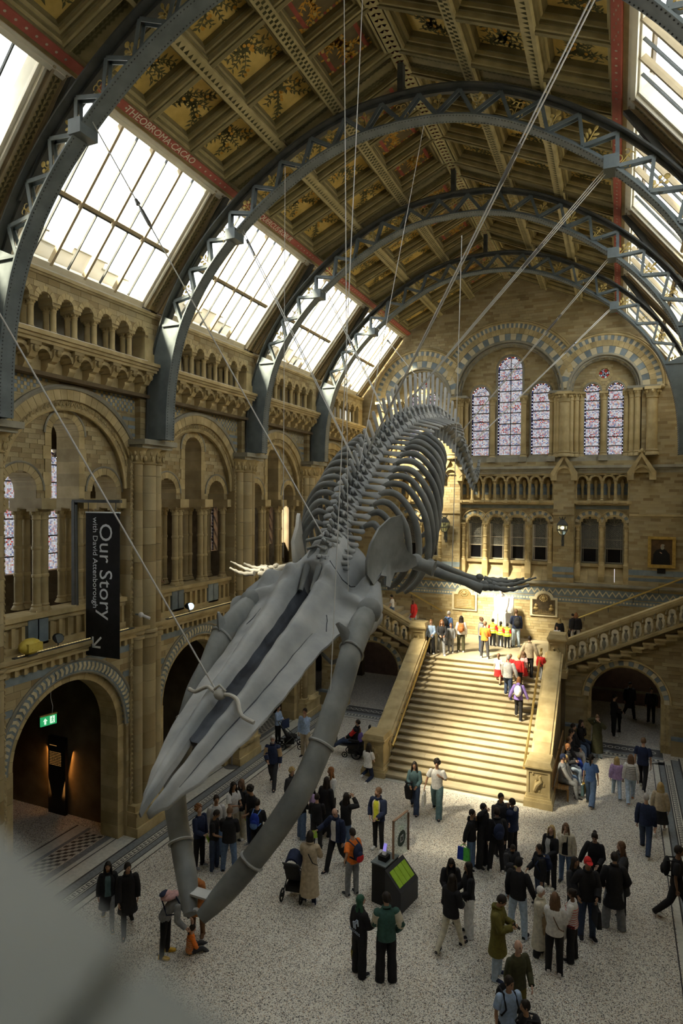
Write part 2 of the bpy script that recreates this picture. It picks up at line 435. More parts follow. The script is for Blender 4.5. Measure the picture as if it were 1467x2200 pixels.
    wall(P, F2, a, b, 14.72, 15.34, hs, ch=.155, bl=.34, th=.45)
    for i in range(7): ring(P, 'arch_stone', F2, yc + (i - 3) * .665, 14.78, .195, .33, -.45, .025, 7, [MATS['stone']], one=True)
    m = MB()
    for s in (-1, 1): m.fbox(F2, yc + s * 2.2, yc + s * H, 13.98, 14.73, -.45, .0)
    m.build('end_pier', MATS['stone'], P)
    m = MB(); m.fbox(F2, a, b, 15.34, 15.4, -.45, .05); m.fbox(F2, a, b, 15.4, 15.48, -.45, .09); m.build('cornice', MATS['stone'], P)
    m = MB(); m.fbox(F2, a + .6, b - .6, 13.98, 14.02, -.35, .14); m.build('lead_flashing', MATS['white'], P)
    for i in range(6):
        for dx in (-.1, -.34): inst('colonette', COLM['clere'], P, (-12.74 + dx, yc + (i - 2.5) * .665, 14.0))
COLM = {'gal': column_mesh(2.64, .105, .3, .2, 12, rings=2), 'clere': column_mesh(.74, .075, .17, .11, 10, 1.5), 'arc': column_mesh(1.0, .07, .2, .14, 10, 1.5),
        'win': column_mesh(3.1, .13, .42, .25, 12, 1.5), 'winbig': column_mesh(3.1, .24, .5, .28, 14, 1.4), 'low': column_mesh(1.9, .1, .3, .16, 12, 1.45, 3)}
_m = MB()
for _w, _pts in ((.1, [(0, .0), (.16, .04), (.24, .16), (.24, .24), (.36, .28), (.46, .42), (.46, .66), (0, .66)]),):
    _m.prism([(x, -_w, z) for x, z in _pts], (0, 2 * _w, 0))
_m.prism([(.0, -.16, .34), (.5, -.16, .56), (.5, -.16, .66), (0, -.16, .66)], (0, .32, 0)); _m.ball((.5, 0, .47), .09, 6, 5)
CORBEL = _m.mesh('corbel', MATS['stone'])
_m = MB()
for _i in range(8):
    A0, A1 = pi * _i / 8, pi * (_i + 1) / 8
    q = lambda a, r, d: (d, r * cos(a), .34 + r * sin(a))
    _m.orient([q(A0, .19, 0), q(A0, .3, 0), q(A0, .3, .38), q(A0, .19, .38), q(A1, .19, 0), q(A1, .3, 0), q(A1, .3, .38), q(A1, .19, .38)])
_m.box(0, .3, -.33, .33, .6, .66)
CORBARCH = _m.mesh('corbel_arch', MATS['stone'])
for _k, _y in enumerate(BAYS): left_bay(_y, _k)

# ---------------------------------------------------------------- piers
def pier(y, fr, parent, half=0):
    p = root('pier', fr(y, 0, 0)); p.parent = parent
    sx = 1 if fr(0, 0, 1)[0] > fr(0, 0, 0)[0] else -1
    f = lambda s, z, d: (sx * d, s, z)
    m = MB(); n = 26
    for j in range(n):
        z0, z1 = j * 11.2 / n, (j + 1) * 11.2 / n
        for (c0, c1, d) in ((-.68, -.02, .06), (.02, .68, .06)):
            m.fbox(f, c0 + .004, c1 - .004, z0 + .005, z1 - .005, -.6, d + rnd.random() * .01)
    m.build('pier_block', MATS['brick'], p)
    for s, r, d in ((0, .27, .1), (-.42, .16, .1), (.42, .16, .1)):
        m = MB(); nz = 20
        for j in range(nz):
            z0, z1 = .9 + j * 10.3 / nz, .9 + (j + 1) * 10.3 / nz
            m.lathe([(r, z0 + .004), (r, z1 - .008), (r - .008, z1 - .004)], (sx * d, s, 0), 14, 0)
        for z in (5.85, 6.0): m.lathe([(r, z - .06), (r + .06, z - .03), (r + .06, z + .03), (r, z + .06)], (sx * d, s, 0), 14, 0, .4)
        m.build('shaft', MATS['brick'], p, True, 30)
    m = MB()      # zigzag strips beside the shafts
    for s in (-.63, .63):
        for j in range(70):
            z = .9 + j * .146; m.prism([f(s - .05, z, .07), f(s, z + .06, .07), f(s + .05, z, .07), f(s + .05, z + .05, .07), f(s, z + .11, .07), f(s - .05, z + .05, .07)], (sx * .02, 0, 0))
    m.build('zigzag_strip', MATS['stone'], p, stuff=True)
    m = MB()
    for z0, z1, e in ((0, .28, .42), (.28, .62, .36), (.62, .72, .4), (.72, .9, .3)):
        m.fbox(f, -.62 - e * .35, .62 + e * .35, z0, z1, -.3, .0 + e)
    m.lathe([(.42, .7), (.42, .8), (.34, .9), (.3, .98)], (sx * .1, 0, 0), 16); m.build('plinth', MATS['stone'], p)
    m = MB()
    for s, r, d in ((0, .27, .1), (-.42, .16, .1), (.42, .16, .1)):
        m.lathe([(r, 11.02), (r + .05, 11.05), (r, 11.1), (r + .03, 11.2), (r + .12, 11.45), (r + .2, 11.52)], (sx * d, s, 0), 14)
        for j in range(10):
            a = 2 * pi * j / 10
            for zz in (11.2, 11.36): m.ball((sx * d + (r + .07) * cos(a + zz * 3), s + (r + .07) * sin(a + zz * 3), zz), (.05, .05, .085), 5, 4)
    m.build('capital', MATS['stone'], p, True)
    m = MB(); m.fbox(f, -.68, .68, 11.5, 11.6, -.3, .52); m.fbox(f, -.74, .74, 11.6, 11.75, -.3, .66); m.build('abacus', MATS['stone_grey'], p)
    m = MB()
    for j in range(12):
        z0, z1 = 11.75 + j * 2 / 12, 11.75 + (j + 1) * 2 / 12
        for c0, c1 in ((-.42, 0), (0, .42)): m.fbox(f, c0 + .004, c1 - .004, z0 + .004, z1 - .004, -.3, .2 + rnd.random() * .01)
    m.build('pilaster', MATS['brick'], p)
    return p
for _y in PY[:4]: pier(_y, LW, wall_left)
pier(4.3, LW, wall_left)

# ---------------------------------------------------------------- galleries behind the left wall
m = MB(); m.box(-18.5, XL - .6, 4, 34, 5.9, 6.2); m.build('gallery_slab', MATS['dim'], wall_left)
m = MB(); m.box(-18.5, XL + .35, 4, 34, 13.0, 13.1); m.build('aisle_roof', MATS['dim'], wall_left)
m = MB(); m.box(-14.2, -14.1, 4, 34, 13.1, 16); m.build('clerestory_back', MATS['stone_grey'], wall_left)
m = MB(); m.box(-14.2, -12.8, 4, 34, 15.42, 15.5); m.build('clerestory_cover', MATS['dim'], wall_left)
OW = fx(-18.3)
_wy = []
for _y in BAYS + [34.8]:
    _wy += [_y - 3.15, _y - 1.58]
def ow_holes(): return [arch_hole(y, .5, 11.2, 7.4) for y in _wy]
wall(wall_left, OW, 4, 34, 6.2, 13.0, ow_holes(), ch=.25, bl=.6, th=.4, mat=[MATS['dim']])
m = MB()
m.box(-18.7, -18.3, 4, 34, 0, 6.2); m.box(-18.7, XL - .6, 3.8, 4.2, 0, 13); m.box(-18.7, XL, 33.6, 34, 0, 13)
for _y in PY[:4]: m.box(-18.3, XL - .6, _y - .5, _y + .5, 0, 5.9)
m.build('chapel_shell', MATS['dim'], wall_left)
NWIN = [0]
def stained_window(y_or_x, fr, r, zs, zb, rows, cols, name=None):
    """arched leaded window: iron bars and one pane per opening"""
    NWIN[0] += 1; c = y_or_x
    w = root('window_%d' % NWIN[0], fr(c, zb, -.3), kind='structure'); o = Vector(fr(c, zb, -.3))
    g = lambda s, z, d: Vector(fr(c + s, zb + z, d - .3)) - o
    H = zs - zb; bd = .06
    for j in range(rows):
        z0, z1 = H * j / rows, H * (j + 1) / rows
        for i in range(cols):
            s0 = -r + bd + 2 * (r - bd) * i / cols; s1 = -r + bd + 2 * (r - bd) * (i + 1) / cols
            p = MB(); p.fbox(g, s0, s1, z0, z1, -.008, 0); p.build('pane', MATS['stain'], w)
    p = MB(); n = 12
    p.prism([g((r - bd) * cos(pi * i / n), H + (r - bd) * sin(pi * i / n), -.008) for i in range(n + 1)], Vector(g(0, 0, .008)) - Vector(g(0, 0, 0))); p.build('head_pane', MATS['stain'], w)
    p = MB(); nb = max(4, int(H / .16))
    for i in range(nb):
        z0, z1 = H * i / nb, H * (i + .93) / nb
        for s in (-1, 1):
            p.fbox(g, s * (r - bd), s * r, z0, z1, -.008, 0, 1)
            q = [g(s * (r - bd), z0 + .01, .004), g(s * r, (z0 + z1) / 2, .004), g(s * (r - bd), z1 - .01, .004)]; p.prism(q, Vector(g(0, 0, .01)) - Vector(g(0, 0, 0)), 0)
    for i in range(10):
        A0, A1 = pi * i / 10 + .02, pi * (i + 1) / 10 - .02
        q = [(r - bd, A0), (r, A0), (r, A1), (r - bd, A1)]; p.prism([g(R * cos(A), H + R * sin(A), -.008) for R, A in q], Vector(g(0, 0, .01)) - Vector(g(0, 0, 0)), i % 2)
    p.build('border_glass', [MATS['stain_red'], MATS['stain_blue']], w, stuff=True)
    rg_ = MB()
    for zq in (.30, .56, .90):
        for i in range(cols):
            cx = -r + bd + 2 * (r - bd) * (i + .5) / cols
            for q in range(6): rg_.prism([g(cx + .10 * cos(q * pi / 3) + .035 * cos(t_ * pi / 3), H * zq + .10 * sin(q * pi / 3) + .035 * sin(t_ * pi / 3), .004) for t_ in range(6)], Vector(g(0, 0, .006)) - Vector(g(0, 0, 0)), 0)
    rg_.build('red_roundels', MATS['stain_rose'], w, stuff=True)
    b = MB(); t = .022
    for j in range(rows + 1): b.fbox(g, -r, r, H * j / rows - t, H * j / rows + t, -.03, .03)
    for i in range(1, cols): b.fbox(g, -r + 2 * r * i / cols - .015, -r + 2 * r * i / cols + .015, 0, H + (r * .95 if cols == 2 else 0), -.03, .03)
    b.tube([g((r - bd) * cos(pi * i / 16), H + (r - bd) * sin(pi * i / 16), 0) for i in range(17)], .014, 4)
    b.tube([g(r * .45 * cos(pi * i / 12), H + r * .45 * sin(pi * i / 12), 0) for i in range(13)], .012, 4)
    if cols > 1:
        for A in (pi / 4, 3 * pi / 4): b.tube([g(r * .1 * cos(A), H + r * .1 * sin(A), 0), g(r * cos(A), H + r * sin(A), 0)], .012, 4)
    for s in (-1, 1): b.fbox(g, s * (r - bd) - .008, s * (r - bd) + .008, 0, H, -.02, .02)
    b.build('glazing_bar', MATS['iron_dark'], w)
    return w
for _y in _wy[2:9]: stained_window(_y, OW, .5, 11.2, 7.4, 6, 1)
# ---------------------------------------------------------------- stone parapet the camera leans over, and an unseen sun-blocking slab outside
wall_parapet = root('wall_parapet', kind='structure')
_a = on_z(-60, 1735, 9.835); _b = on_z(520, 2232, 9.835); _t = (_b - _a).normalized(); _n = Vector((_t.y, -_t.x, 0))
if _n.y > 0: _n = -_n
_j1 = on_z(290, 2036, 9.835); _js = (_j1 - _a).dot(_t)
M('coping', (.24, .255, .24), (.34, .35, .31), scale=5, rough=.6, bump=.2)
for q, (s0, s1) in enumerate(((-1.2, _js - .007), (_js + .007, 1.2))):
    m = MB(); sk_ = .10
    A, B = _a + _t * s0, _a + _t * s1; wd = .42
    sh0 = -_t * .0; P = [A, B, B + _n * wd + _t * (.55 * wd if q == 0 else 0), A + _n * wd + _t * (0 if q == 0 else .55 * wd)]
    m.orient([p + Vector((0, 0, -.16)) for p in P] + P); m.build('coping_stone', MATS['coping'], wall_parapet)
m = MB(); A, B = _a + _t * -1.2 + _n * .06, _a + _t * 1.2 + _n * .06
P = [A, B, B + _n * .3, A + _n * .3]; m.orient([p + Vector((0, 0, -2.2)) for p in P] + [p + Vector((0, 0, -.165)) for p in P]); m.build('parapet_body', MATS['stone_grey'], wall_parapet)
m = MB(); m.box(-4, XR, -8.9, .0, 7.3, 7.6); m.build('balcony_floor', MATS['stone_grey'], wall_parapet)
tw = root('wall_sun_blocker', kind='structure'); m = MB(); m.box(-15.6, -14.4, -12, 4.2, 0, 42); m.build('masonry', MATS['stone'], tw)  # thin unseen slab, added to keep sun off the main floor
# ---------------------------------------------------------------- far wall with the three window arches
EW = fy(YE)
def gable(z):
    if z < 15.5: return (-13.3, 3.05)
    if z < 19.0: return (-13.3 + (z - 15.5) / 3.5 * 2.3, 3.05 - (z - 15.5) / 3.5 * 2.3)
    w = 5.6 * (1 - (z - 19.0) / 2.75)
    return (XC - w, XC + w) if w > .1 else None
def gable2(z):
    q = gable(z); return (q[0] - .6, q[1] + .6) if q else None
PF = wall_far
SIDE = (-1, 1)
rects = [rect_hole(-7.42, -2.88, 6.1, 11.36), rect_hole(-1.88, .47, 6.1, 11.36), rect_hole(2 * XC - .47, 2 * XC + 1.88, 6.1, 11.36)]
SA = 4.45
bigs = [arch_hole(XC, 2.62, 15.35, 11.9)] + [arch_hole(XC + s * SA, 1.62, 15.35, 11.9) for s in SIDE]
wall(PF, EW, -13.35, 3.1, 3.2, 21.9, rects + bigs, ch=.135, bl=.42, th=.6, nind=130, clip=gable2)
# striped arch rings
for c, ri, n in ((XC, 2.62, 44), (XC - SA, 1.62, 30), (XC + SA, 1.62, 30)):
    lim = 0.0
    def dip(a0):   # rings die into one another at the valleys
        return a0
    A0, A1 = (.62, pi - .62) if c == XC else ((0, pi - .72) if c > XC else (.72, pi))
    B0, B1 = (.28, pi - .28) if c == XC else ((0, pi - .36) if c > XC else (.36, pi))
    ring(PF, 'voussoir', EW, c, 15.35, ri + .0, ri + .34, -.4, .03, int(n * .72), [MATS['cream'], MATS['blue']], mi=lambda i: i % 2, a0=B0 * .2, a1=pi - (pi - B1) * .2)
    ring(PF, 'voussoir', EW, c, 15.35, ri + .35, ri + .62, -.1, .045, int(n * .8), [MATS['stone'], MATS['stone']], a0=B0, a1=B1)
    ring(PF, 'voussoir', EW, c, 15.35, ri + .62, ri + .86, -.1, .03, int(n * 1.35), [MATS['cream'], MATS['blue']], mi=lambda i: i % 2, a0=A0, a1=A1)
    m = MB(); m.tube(arc_pts(EW, c, 15.35, ri + .9, .06, 40, A0, A1), .06, 6); m.tube(arc_pts(EW, c, 15.35, ri + 1.0, .04, 40, A0, A1), .04, 6); m.build('hood_mould', MATS['stone'], PF, True)
    m = MB(); m.tube(arc_pts(EW, c, 15.35, ri - .02, .0, 40), .07, 6); m.tube(arc_pts(EW, c, 15.35, ri - .13, -.12, 40), .06, 6); m.build('roll_moulding', MATS['stone_grey'], PF, True)
    ring(PF, 'arch_stone', EW, c, 15.35, ri - .24, ri - .02, -.6, -.2, int(n * .8), [MATS['stone_grey']], one=True)
    m = MB(); nz = int(n * 1.1)
    pts = [EW(c + (ri - .13 + .06 * (1 if i % 2 else -1)) * cos(pi * i / nz), 15.35 + (ri - .13 + .06 * (1 if i % 2 else -1)) * sin(pi * i / nz), -.16) for i in range(nz + 1)]
    m.tube(pts, .035, 4); m.build('zigzag_moulding', MATS['stone'], PF)
# window wall inside the arches
TF = fy(YE + .5)
wins = [(-5.08, .63, 16.7, 12.29, 8, 2), (-6.56, .48, 15.42, 12.29, 7, 1), (-3.57, .48, 15.42, 12.29, 7, 1)]
for s in SIDE:
    c = XC + s * SA; wins += [(c - .52, .36, 15.33, 12.26, 7, 1), (c + .52, .36, 15.33, 12.26, 7, 1)]
wh = [arch_hole(c, r, zs, zb) for c, r, zs, zb, _, _ in wins]
oc = [(XC + s * SA, 16.13, .24) for s in SIDE]
def oh(c, z0, r): return lambda z: (c - sqrt(r * r - (z - z0) ** 2), c + sqrt(r * r - (z - z0) ** 2)) if abs(z - z0) < r else None
wall(PF, TF, -12, 1.8, 11.95, 18.1, wh + [oh(*o) for o in oc], ch=.13, bl=.36, th=.35)
for c, r, zs, zb, rw, cl in wins:
    ring(PF, 'arch_stone', TF, c, zs, r, r + .2, -.35, .03, 13, [MATS['stone']])
    m = MB(); m.tube([TF(c - r - .02, zb, .03)] + arc_pts(TF, c, zs, r + .02, .03, 20)[::-1] + [TF(c + r + .02, zb, .03)], .05, 6); m.build('roll_moulding', MATS['stone_grey'], PF, True)
    stained_window(c, TF, r, zs, zb, rw, cl)
    m = MB(); m.fbox(TF, c - r - .08, c + r + .08, zb - .2, zb, -.35, .12); m.build('window_sill', MATS['stone_grey'], PF)
for c, z0, r in oc:
    ring(PF, 'arch_stone', TF, c, z0, r, r + .15, -.35, .03, 12, [MATS['stone']], a1=2 * pi, one=True)
    NWIN[0] += 1; w = root('window_%d' % NWIN[0], TF(c, z0, -.25), kind='structure'); n = 16
    for q, (ra, rb) in enumerate(((0, .45), (.45, .8), (.8, 1))):
        p = MB()
        for i in range(8):
            A0, A1 = 2 * pi * i / 8, 2 * pi * (i + 1) / 8
            P = [(rb * r * cos(A), 0, rb * r * sin(A)) for A in (A0, (A0 + A1) / 2, A1)] + ([(ra * r * cos(A1), 0, ra * r * sin(A1)), (ra * r * cos(A0), 0, ra * r * sin(A0))] if ra else [(0, 0, 0)])
            p.prism(P, (0, .008, 0), (i % 2) if q else 0)
        p.build('pane', [MATS['stain'], MATS['stain_red']] if q else [MATS['stain']], w)
    p = MB()
    for i in range(8): p.tube([(.0, 0, 0), (r * cos(pi * i / 4), 0, r * sin(pi * i / 4))], .012, 4)
    for q in (.45, .8): p.tube([(q * r * cos(pi * i / 10), 0, q * r * sin(pi * i / 10)) for i in range(20)], .012, 4, close=True)
    p.build('glazing_bar', MATS['iron_dark'], w)
# columns beside the windows
z0 = 12.15
for x, kind, d in [(XC - 2.72, 'winbig', .12), (XC + 2.72, 'winbig', .12)] + [(XC + s * (SA + 2.05), 'winbig', .1) for s in SIDE]:
    inst('column', COLM[kind], PF, (x, YE - d, z0))
for x, d in [(XC + s * q, e) for s in SIDE for q, e in ((.76, -.35), (2.12, -.3), (2.34, -.1), (2.47, -.02))] + [(XC + s * SA + t * q, e) for s in SIDE for t in (-1, 1) for q, e in ((1.0, -.3), (1.22, -.15), (1.45, -.02))] + [(XC + s * SA, -.35) for s in SIDE]:
    inst('column', COLM['win'], PF, (x, YE - d, z0))
m = MB()
for a, b in ((-13.3, -11.65), (1.37, 3.05)): pass
m.fbox(EW, XC - SA - 2.45, XC - SA + 1.5 - .2, 15.2, 15.3, -.55, .1) if 0 else None
for a, b in ((XC - 3.05, XC - 2.0), (XC + 2.0, XC + 3.05), (XC - SA - 2.4, XC - SA - 1.0), (XC + SA + 1.0, XC + SA + 2.4), (XC - .98, XC - .62), (XC + .66, XC + .98)):
    m.fbox(EW, a, b, 15.24, 15.36, -.55, .16 if b - a > .5 else -.3)
m.build('impost_course', MATS['stone_grey'], PF)
m = MB()
for s in SIDE: m.ball(EW(XC + s * (SA + 2.45), 15.27, .12), .11, 8, 6)
m.build('label_stop', MATS['stone'], PF, True)
m = MB(); m.fbox(EW, -12, 1.8, 11.9, 12.16, -.6, -.02)
for c in [XC + s * q for s in SIDE for q in (.76, 2.12, 2.72)] + [XC + s * SA for s in SIDE]: m.fbox(EW, c - .2, c + .2, 11.95, 12.2, -.6, .1)
m.build('sill_course', MATS['stone_grey'], PF)
m = MB()
m.fbox(EW, -13.3, 3.05, 11.5, 11.6, -.3, .1); m.fbox(EW, -13.3, 3.05, 11.6, 11.72, -.3, .2); m.fbox(EW, -13.3, 3.05, 11.36, 11.5, -.6, .03)
m.build('cornice', MATS['stone_grey'], PF)
# blind arcade
AF = fy(YE + .5)
m = MB()
for a, b in ((-7.5, -2.8), (-1.95, .55), (2 * XC - .55, 2 * XC + 1.95)):
    m.fbox(AF, a, b, 9.9, 11.5, -.3, -.1)
    for j in range(8): m.fbox(AF, a, b, 9.98 + j * .18, 10.15 + j * .18, -.15, rnd.random() * .01, 1 if j in (2, 3, 4) else 0)
m.build('arcade_back', [MATS['stone'], MATS['blue']], PF)
for (x0, n, p) in ((-7.42, 8, 4.54 / 8), (-1.88, 4, 2.35 / 4), (2 * XC - .47, 4, 2.35 / 4)):
    m = MB()
    for i in range(n):
        c = x0 + (i + .5) * p; r = p / 2 - .1
        for q in range(10):
            A0, A1 = pi * q / 10, pi * (q + 1) / 10
            t = lambda A, r, d: EW(c + r * cos(A), 11.02 + min(r * sin(A), .34), d)
            m.orient([t(A0, r, -.3), t(A0, p / 2 * 1.0, -.3), t(A0, p / 2, .0), t(A0, r, .0), t(A1, r, -.3), t(A1, p / 2, -.3), t(A1, p / 2, .0), t(A1, r, .0)])
        m.fbox(EW, c - p / 2, c + p / 2, 11.27, 11.37, -.5, .0)
    m.build('arcade_arch', MATS['stone'], PF)
    for i in range(n): 
        m = MB(); c = x0 + (i + .5) * p
        m.ball(EW(c, 10.97, -.38), (.1, .08, .14), 7, 5); m.lathe([(.07, -.72), (.06, -.2), (.1, -.1), (.1, 0)], EW(c, 10.9, -.38), 8); m.build('rear_colonette', MATS['stone'], PF, True)
    for i in range(n + 1): inst('colonette', COLM['arc'], PF, EW(x0 + i * p, 10.05, -.12))
    m = MB(); m.fbox(EW, x0, x0 + n * p, 9.96, 10.06, -.6, .1); m.fbox(EW, x0, x0 + n * p, 9.86, 9.97, -.6, .04)
    for i in range(n + 1): m.fbox(EW, x0 + i * p - .1, x0 + i * p + .1, 9.92, 10.06, -.3, .14)
    m.build('arcade_sill', MATS['stone'], PF)
# lower window wall
LF = fy(YE + .22)
lows = [(-6.71, .37, 8.86), (-5.63, .37, 8.86), (-4.6, .37, 8.86), (-3.52, .37, 8.86)]
for s in SIDE: lows += [(XC + s * (SA - .54), .4, 8.86), (XC + s * (SA + .54), .4, 8.86)]
wall(PF, LF, -11.2, .9, 6.9, 9.9, [arch_hole(c, r, zs, 7.07) for c, r, zs in lows], ch=.14, bl=.4, th=.4)
m = MB()
for a, b in ((-7.42, -2.88), (-1.88, .47), (2 * XC - .47, 2 * XC + 1.88)): m.fbox(LF, a, b, 9.66, 9.82, -.1, .02)
m.build('tile_band', MATS['blue'], PF)
for k, (c, r, zs) in enumerate(lows):
    ring(PF, 'voussoir', LF, c, zs, r + .03, r + .14, -.2, .05, 11, [MATS['stone']], one=True)
    ring(PF, 'voussoir', LF, c, zs, r + .14, r + .3, -.1, .03, 11, [MATS['cream'], MATS['blue']], mi=lambda i: i % 2, a0=.28, a1=pi - .28)
    m = MB(); m.tube(arc_pts(LF, c, zs, r + .33, .05, 18, .3, pi - .3), .035, 5); m.build('hood_mould', MATS['stone'], PF, True)
    # dark leaded window with a plain lower light
    NWIN[0] += 1; w = root('window_%d' % NWIN[0], LF(c, 7.07, -.3), kind='structure'); H = zs - 7.07
    p = MB(); p.box(-r, r, 0, .01, 0, .68); p.build('lower_pane', MATS['night'] if 'night' in MATS else M('night', (.012, .012, .014), rough=.15), w)
    for q in range(3):
        p = MB(); z1, z2 = .7 + q * .55, .7 + (q + 1) * .55 - .01
        p.box(-r, r, 0, .01, z1, min(z2, H)); p.build('pane', MATS['lead_glass'] if 'lead_glass' in MATS else M('lead_glass', (.10, .11, .11), (.2, .21, .2), scale=14, rough=.25), w)
    p = MB(); p.prism([(r * cos(pi * i / 12), 0, H + r * sin(pi * i / 12)) for i in range(13)], (0, .01, 0)); p.build('head_pane', MATS['lead_glass'], w)
    p = MB(); n = 7; dz = .105
    for i in range(n):      # leaded lattice
        for j in range(int((H - .68) / dz)):
            x, z = -r + 2 * r * (i + .5) / n, .7 + (j + .5) * dz
            if abs(x) < r * .74: p.tube([(x + .042 * cos(q * pi / 3), -.006, z + .042 * sin(q * pi / 3)) for q in range(6)], .007, 3, close=True)
    for i in range(-2, 3): p.tube([(0, -.006, H), (r * sin(i * .6), -.006, H + r * cos(i * .6))], .01, 4)
    p.build('lattice', MATS['stone_grey'], w, stuff=True)
    p = MB(); b = .05
    for x in (-r, r - b): p.box(x, x + b, -.04, .03, 0, H)
    p.box(-r, r, -.04, .03, 0, b); p.box(-r, r, -.03, .03, .67, .72); p.box(-r, r, -.03, .03, H * .62, H * .62 + .025); p.box(-r * .74 - .01, -r * .74 + .01, -.03, .02, 0, H); p.box(r * .74 - .01, r * .74 + .01, -.03, .02, 0, H)
    p.build('window_frame', MATS['paint'] if k < 4 else MATS['stone_grey'], w)
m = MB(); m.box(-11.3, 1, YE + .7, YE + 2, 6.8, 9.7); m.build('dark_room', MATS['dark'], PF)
for x in [-7.3, -6.17, -5.115, -4.06, -3.0] + [XC + s * (SA + q) for s in SIDE for q in (-1.08, 0, 1.08)]:
    inst('column', COLM['low'], PF, EW(x, 7.0, -.14))
    m = MB(); m.fbox(EW, x - .14, x + .14, 6.45, 7.0, -.5, .0); m.prism([EW(x - .14, 6.45, 0), EW(x - .14, 6.45, -.5), EW(x - .14, 6.2, -.06)], Vector((.28, 0, 0))); m.build('window_block', MATS['stone'], PF)
m = MB()
for a, b in ((-7.42, -2.88), (-1.88, .47), (2 * XC - .47, 2 * XC + 1.88)):
    n = 5
    for j in range(n):
        t0, t1 = j / n, (j + 1) / n; A = lambda t, e: (6.12 + .9 * t, -.02 - .4 * t + e)
        for i in range(int((b - a) / .5)):
            s0 = a + i * (b - a) / int((b - a) / .5); s1 = s0 + (b - a) / int((b - a) / .5) - .005
            P = [EW(s0, A(t0, 0)[0], -.6), EW(s1, A(t0, 0)[0], -.6), EW(s1, *A(t0, 0)), EW(s0, *A(t0, 0)), EW(s0, A(t1, 0)[0] - .004, -.6), EW(s1, A(t1, 0)[0] - .004, -.6), EW(s1, *A(t1, 0)), EW(s0, *A(t1, 0))]
            m.orient(P)
m.build('sloped_sill', MATS['stone'], PF, stuff=True)
# buttresses and gablets
for s, has in ((-1, 1), (1, 1), (-2, 0), (2, 0)):
    x = XC + s * 2.745 if abs(s) == 1 else XC + (s / 2) * 6.1
    if has:
        wall(PF, plain(EW, .14), x - .47, x + .47, 6.1, 11.4, ch=.135, bl=.42, th=.2)
        m = MB(); m.fbox(EW, x - .5, x + .5, 9.36, 9.46, 0, .2); m.build('string_course', MATS['stone'], PF)
        m = MB(); m.fbox(EW, x - .475, x + .475, 6.62, 6.87, 0, .155); m.fbox(EW, x - .475, x + .475, 6.35, 6.5, 0, .155); m.build('tile_band', MATS['blue'], PF)
    g = MB(); w = .62
    for q in (-1, 1):
        g.orient([EW(x + q * w, 11.36, 0), EW(x + q * (w - .16), 11.2, 0), EW(x + q * (w - .16), 11.2, .34), EW(x + q * w, 11.36, .34), EW(x, 12.3, 0), EW(x, 12.08, 0), EW(x, 12.08, .34), EW(x, 12.3, .34)])
        g.fbox(EW, x + q * (w - .3), x + q * (w - .02), 11.02, 11.36, 0, .32)
    for i in range(8):
        A0, A1 = pi * i / 8, pi * (i + 1) / 8; t = lambda A, r, d: EW(x + r * cos(A), 11.3 + r * sin(A), d)
        g.orient([t(A0, .3, 0), t(A0, .42, 0), t(A0, .42, .3), t(A0, .3, .3), t(A1, .3, 0), t(A1, .42, 0), t(A1, .42, .3), t(A1, .3, .3)])
    g.prism([EW(x - .5, 11.36, 0), EW(x + .5, 11.36, 0), EW(x, 12.1, 0)], (0, -.2, 0))
    g.ball(EW(x, 12.36, .2), (.09, .09, .12), 7, 5); g.ball(EW(x - .1, 12.3, .2), .06, 6, 4); g.ball(EW(x + .1, 12.3, .2), .06, 6, 4)
    g.build('gablet', MATS['stone'], PF)
for a, b in ((-13.3, XC - 5.62), (XC + 5.62, 3.05)):
    m = MB(); m.fbox(EW, a, b, 9.36, 9.46, 0, .06); m.build('string_course', MATS['stone'], PF)
    m = MB(); m.fbox(EW, a, b, 6.62, 6.87, 0, .012); m.fbox(EW, a, b, 6.35, 6.5, 0, .012); m.build('tile_band', MATS['blue'], PF)
# string course and chevron frieze over the landing
m = MB(); m.fbox(EW, -13.3, 3.05, 6.02, 6.12, -.3, .18); m.fbox(EW, -13.3, 3.05, 5.95, 6.02, -.3, .1); m.build('string_course', MATS['stone_grey'], PF)
m = MB(); m.fbox(EW, -13.3, 3.05, 5.44, 5.84, 0, .01); m.fbox(EW, -13.3, 3.05, 5.16, 5.4, 0, .01); m.build('tile_band', MATS['blue'], PF)
m = MB(); n = 58; w = 16.35 / n
for i in range(n):
    x = -13.3 + i * w
    m.prism([EW(x, 5.5, .012), EW(x + w / 2, 5.72, .012), EW(x + w, 5.5, .012), EW(x + w, 5.6, .012), EW(x + w / 2, 5.8, .012), EW(x, 5.6, .012)], (0, -.012, 0))
    for q in (.25, .75): m.fbox(EW, x + w * q - .045, x + w * q + .045, 5.235, 5.325, 0, .02)
m.build('chevron_tile', MATS['cream'], PF, stuff=True)
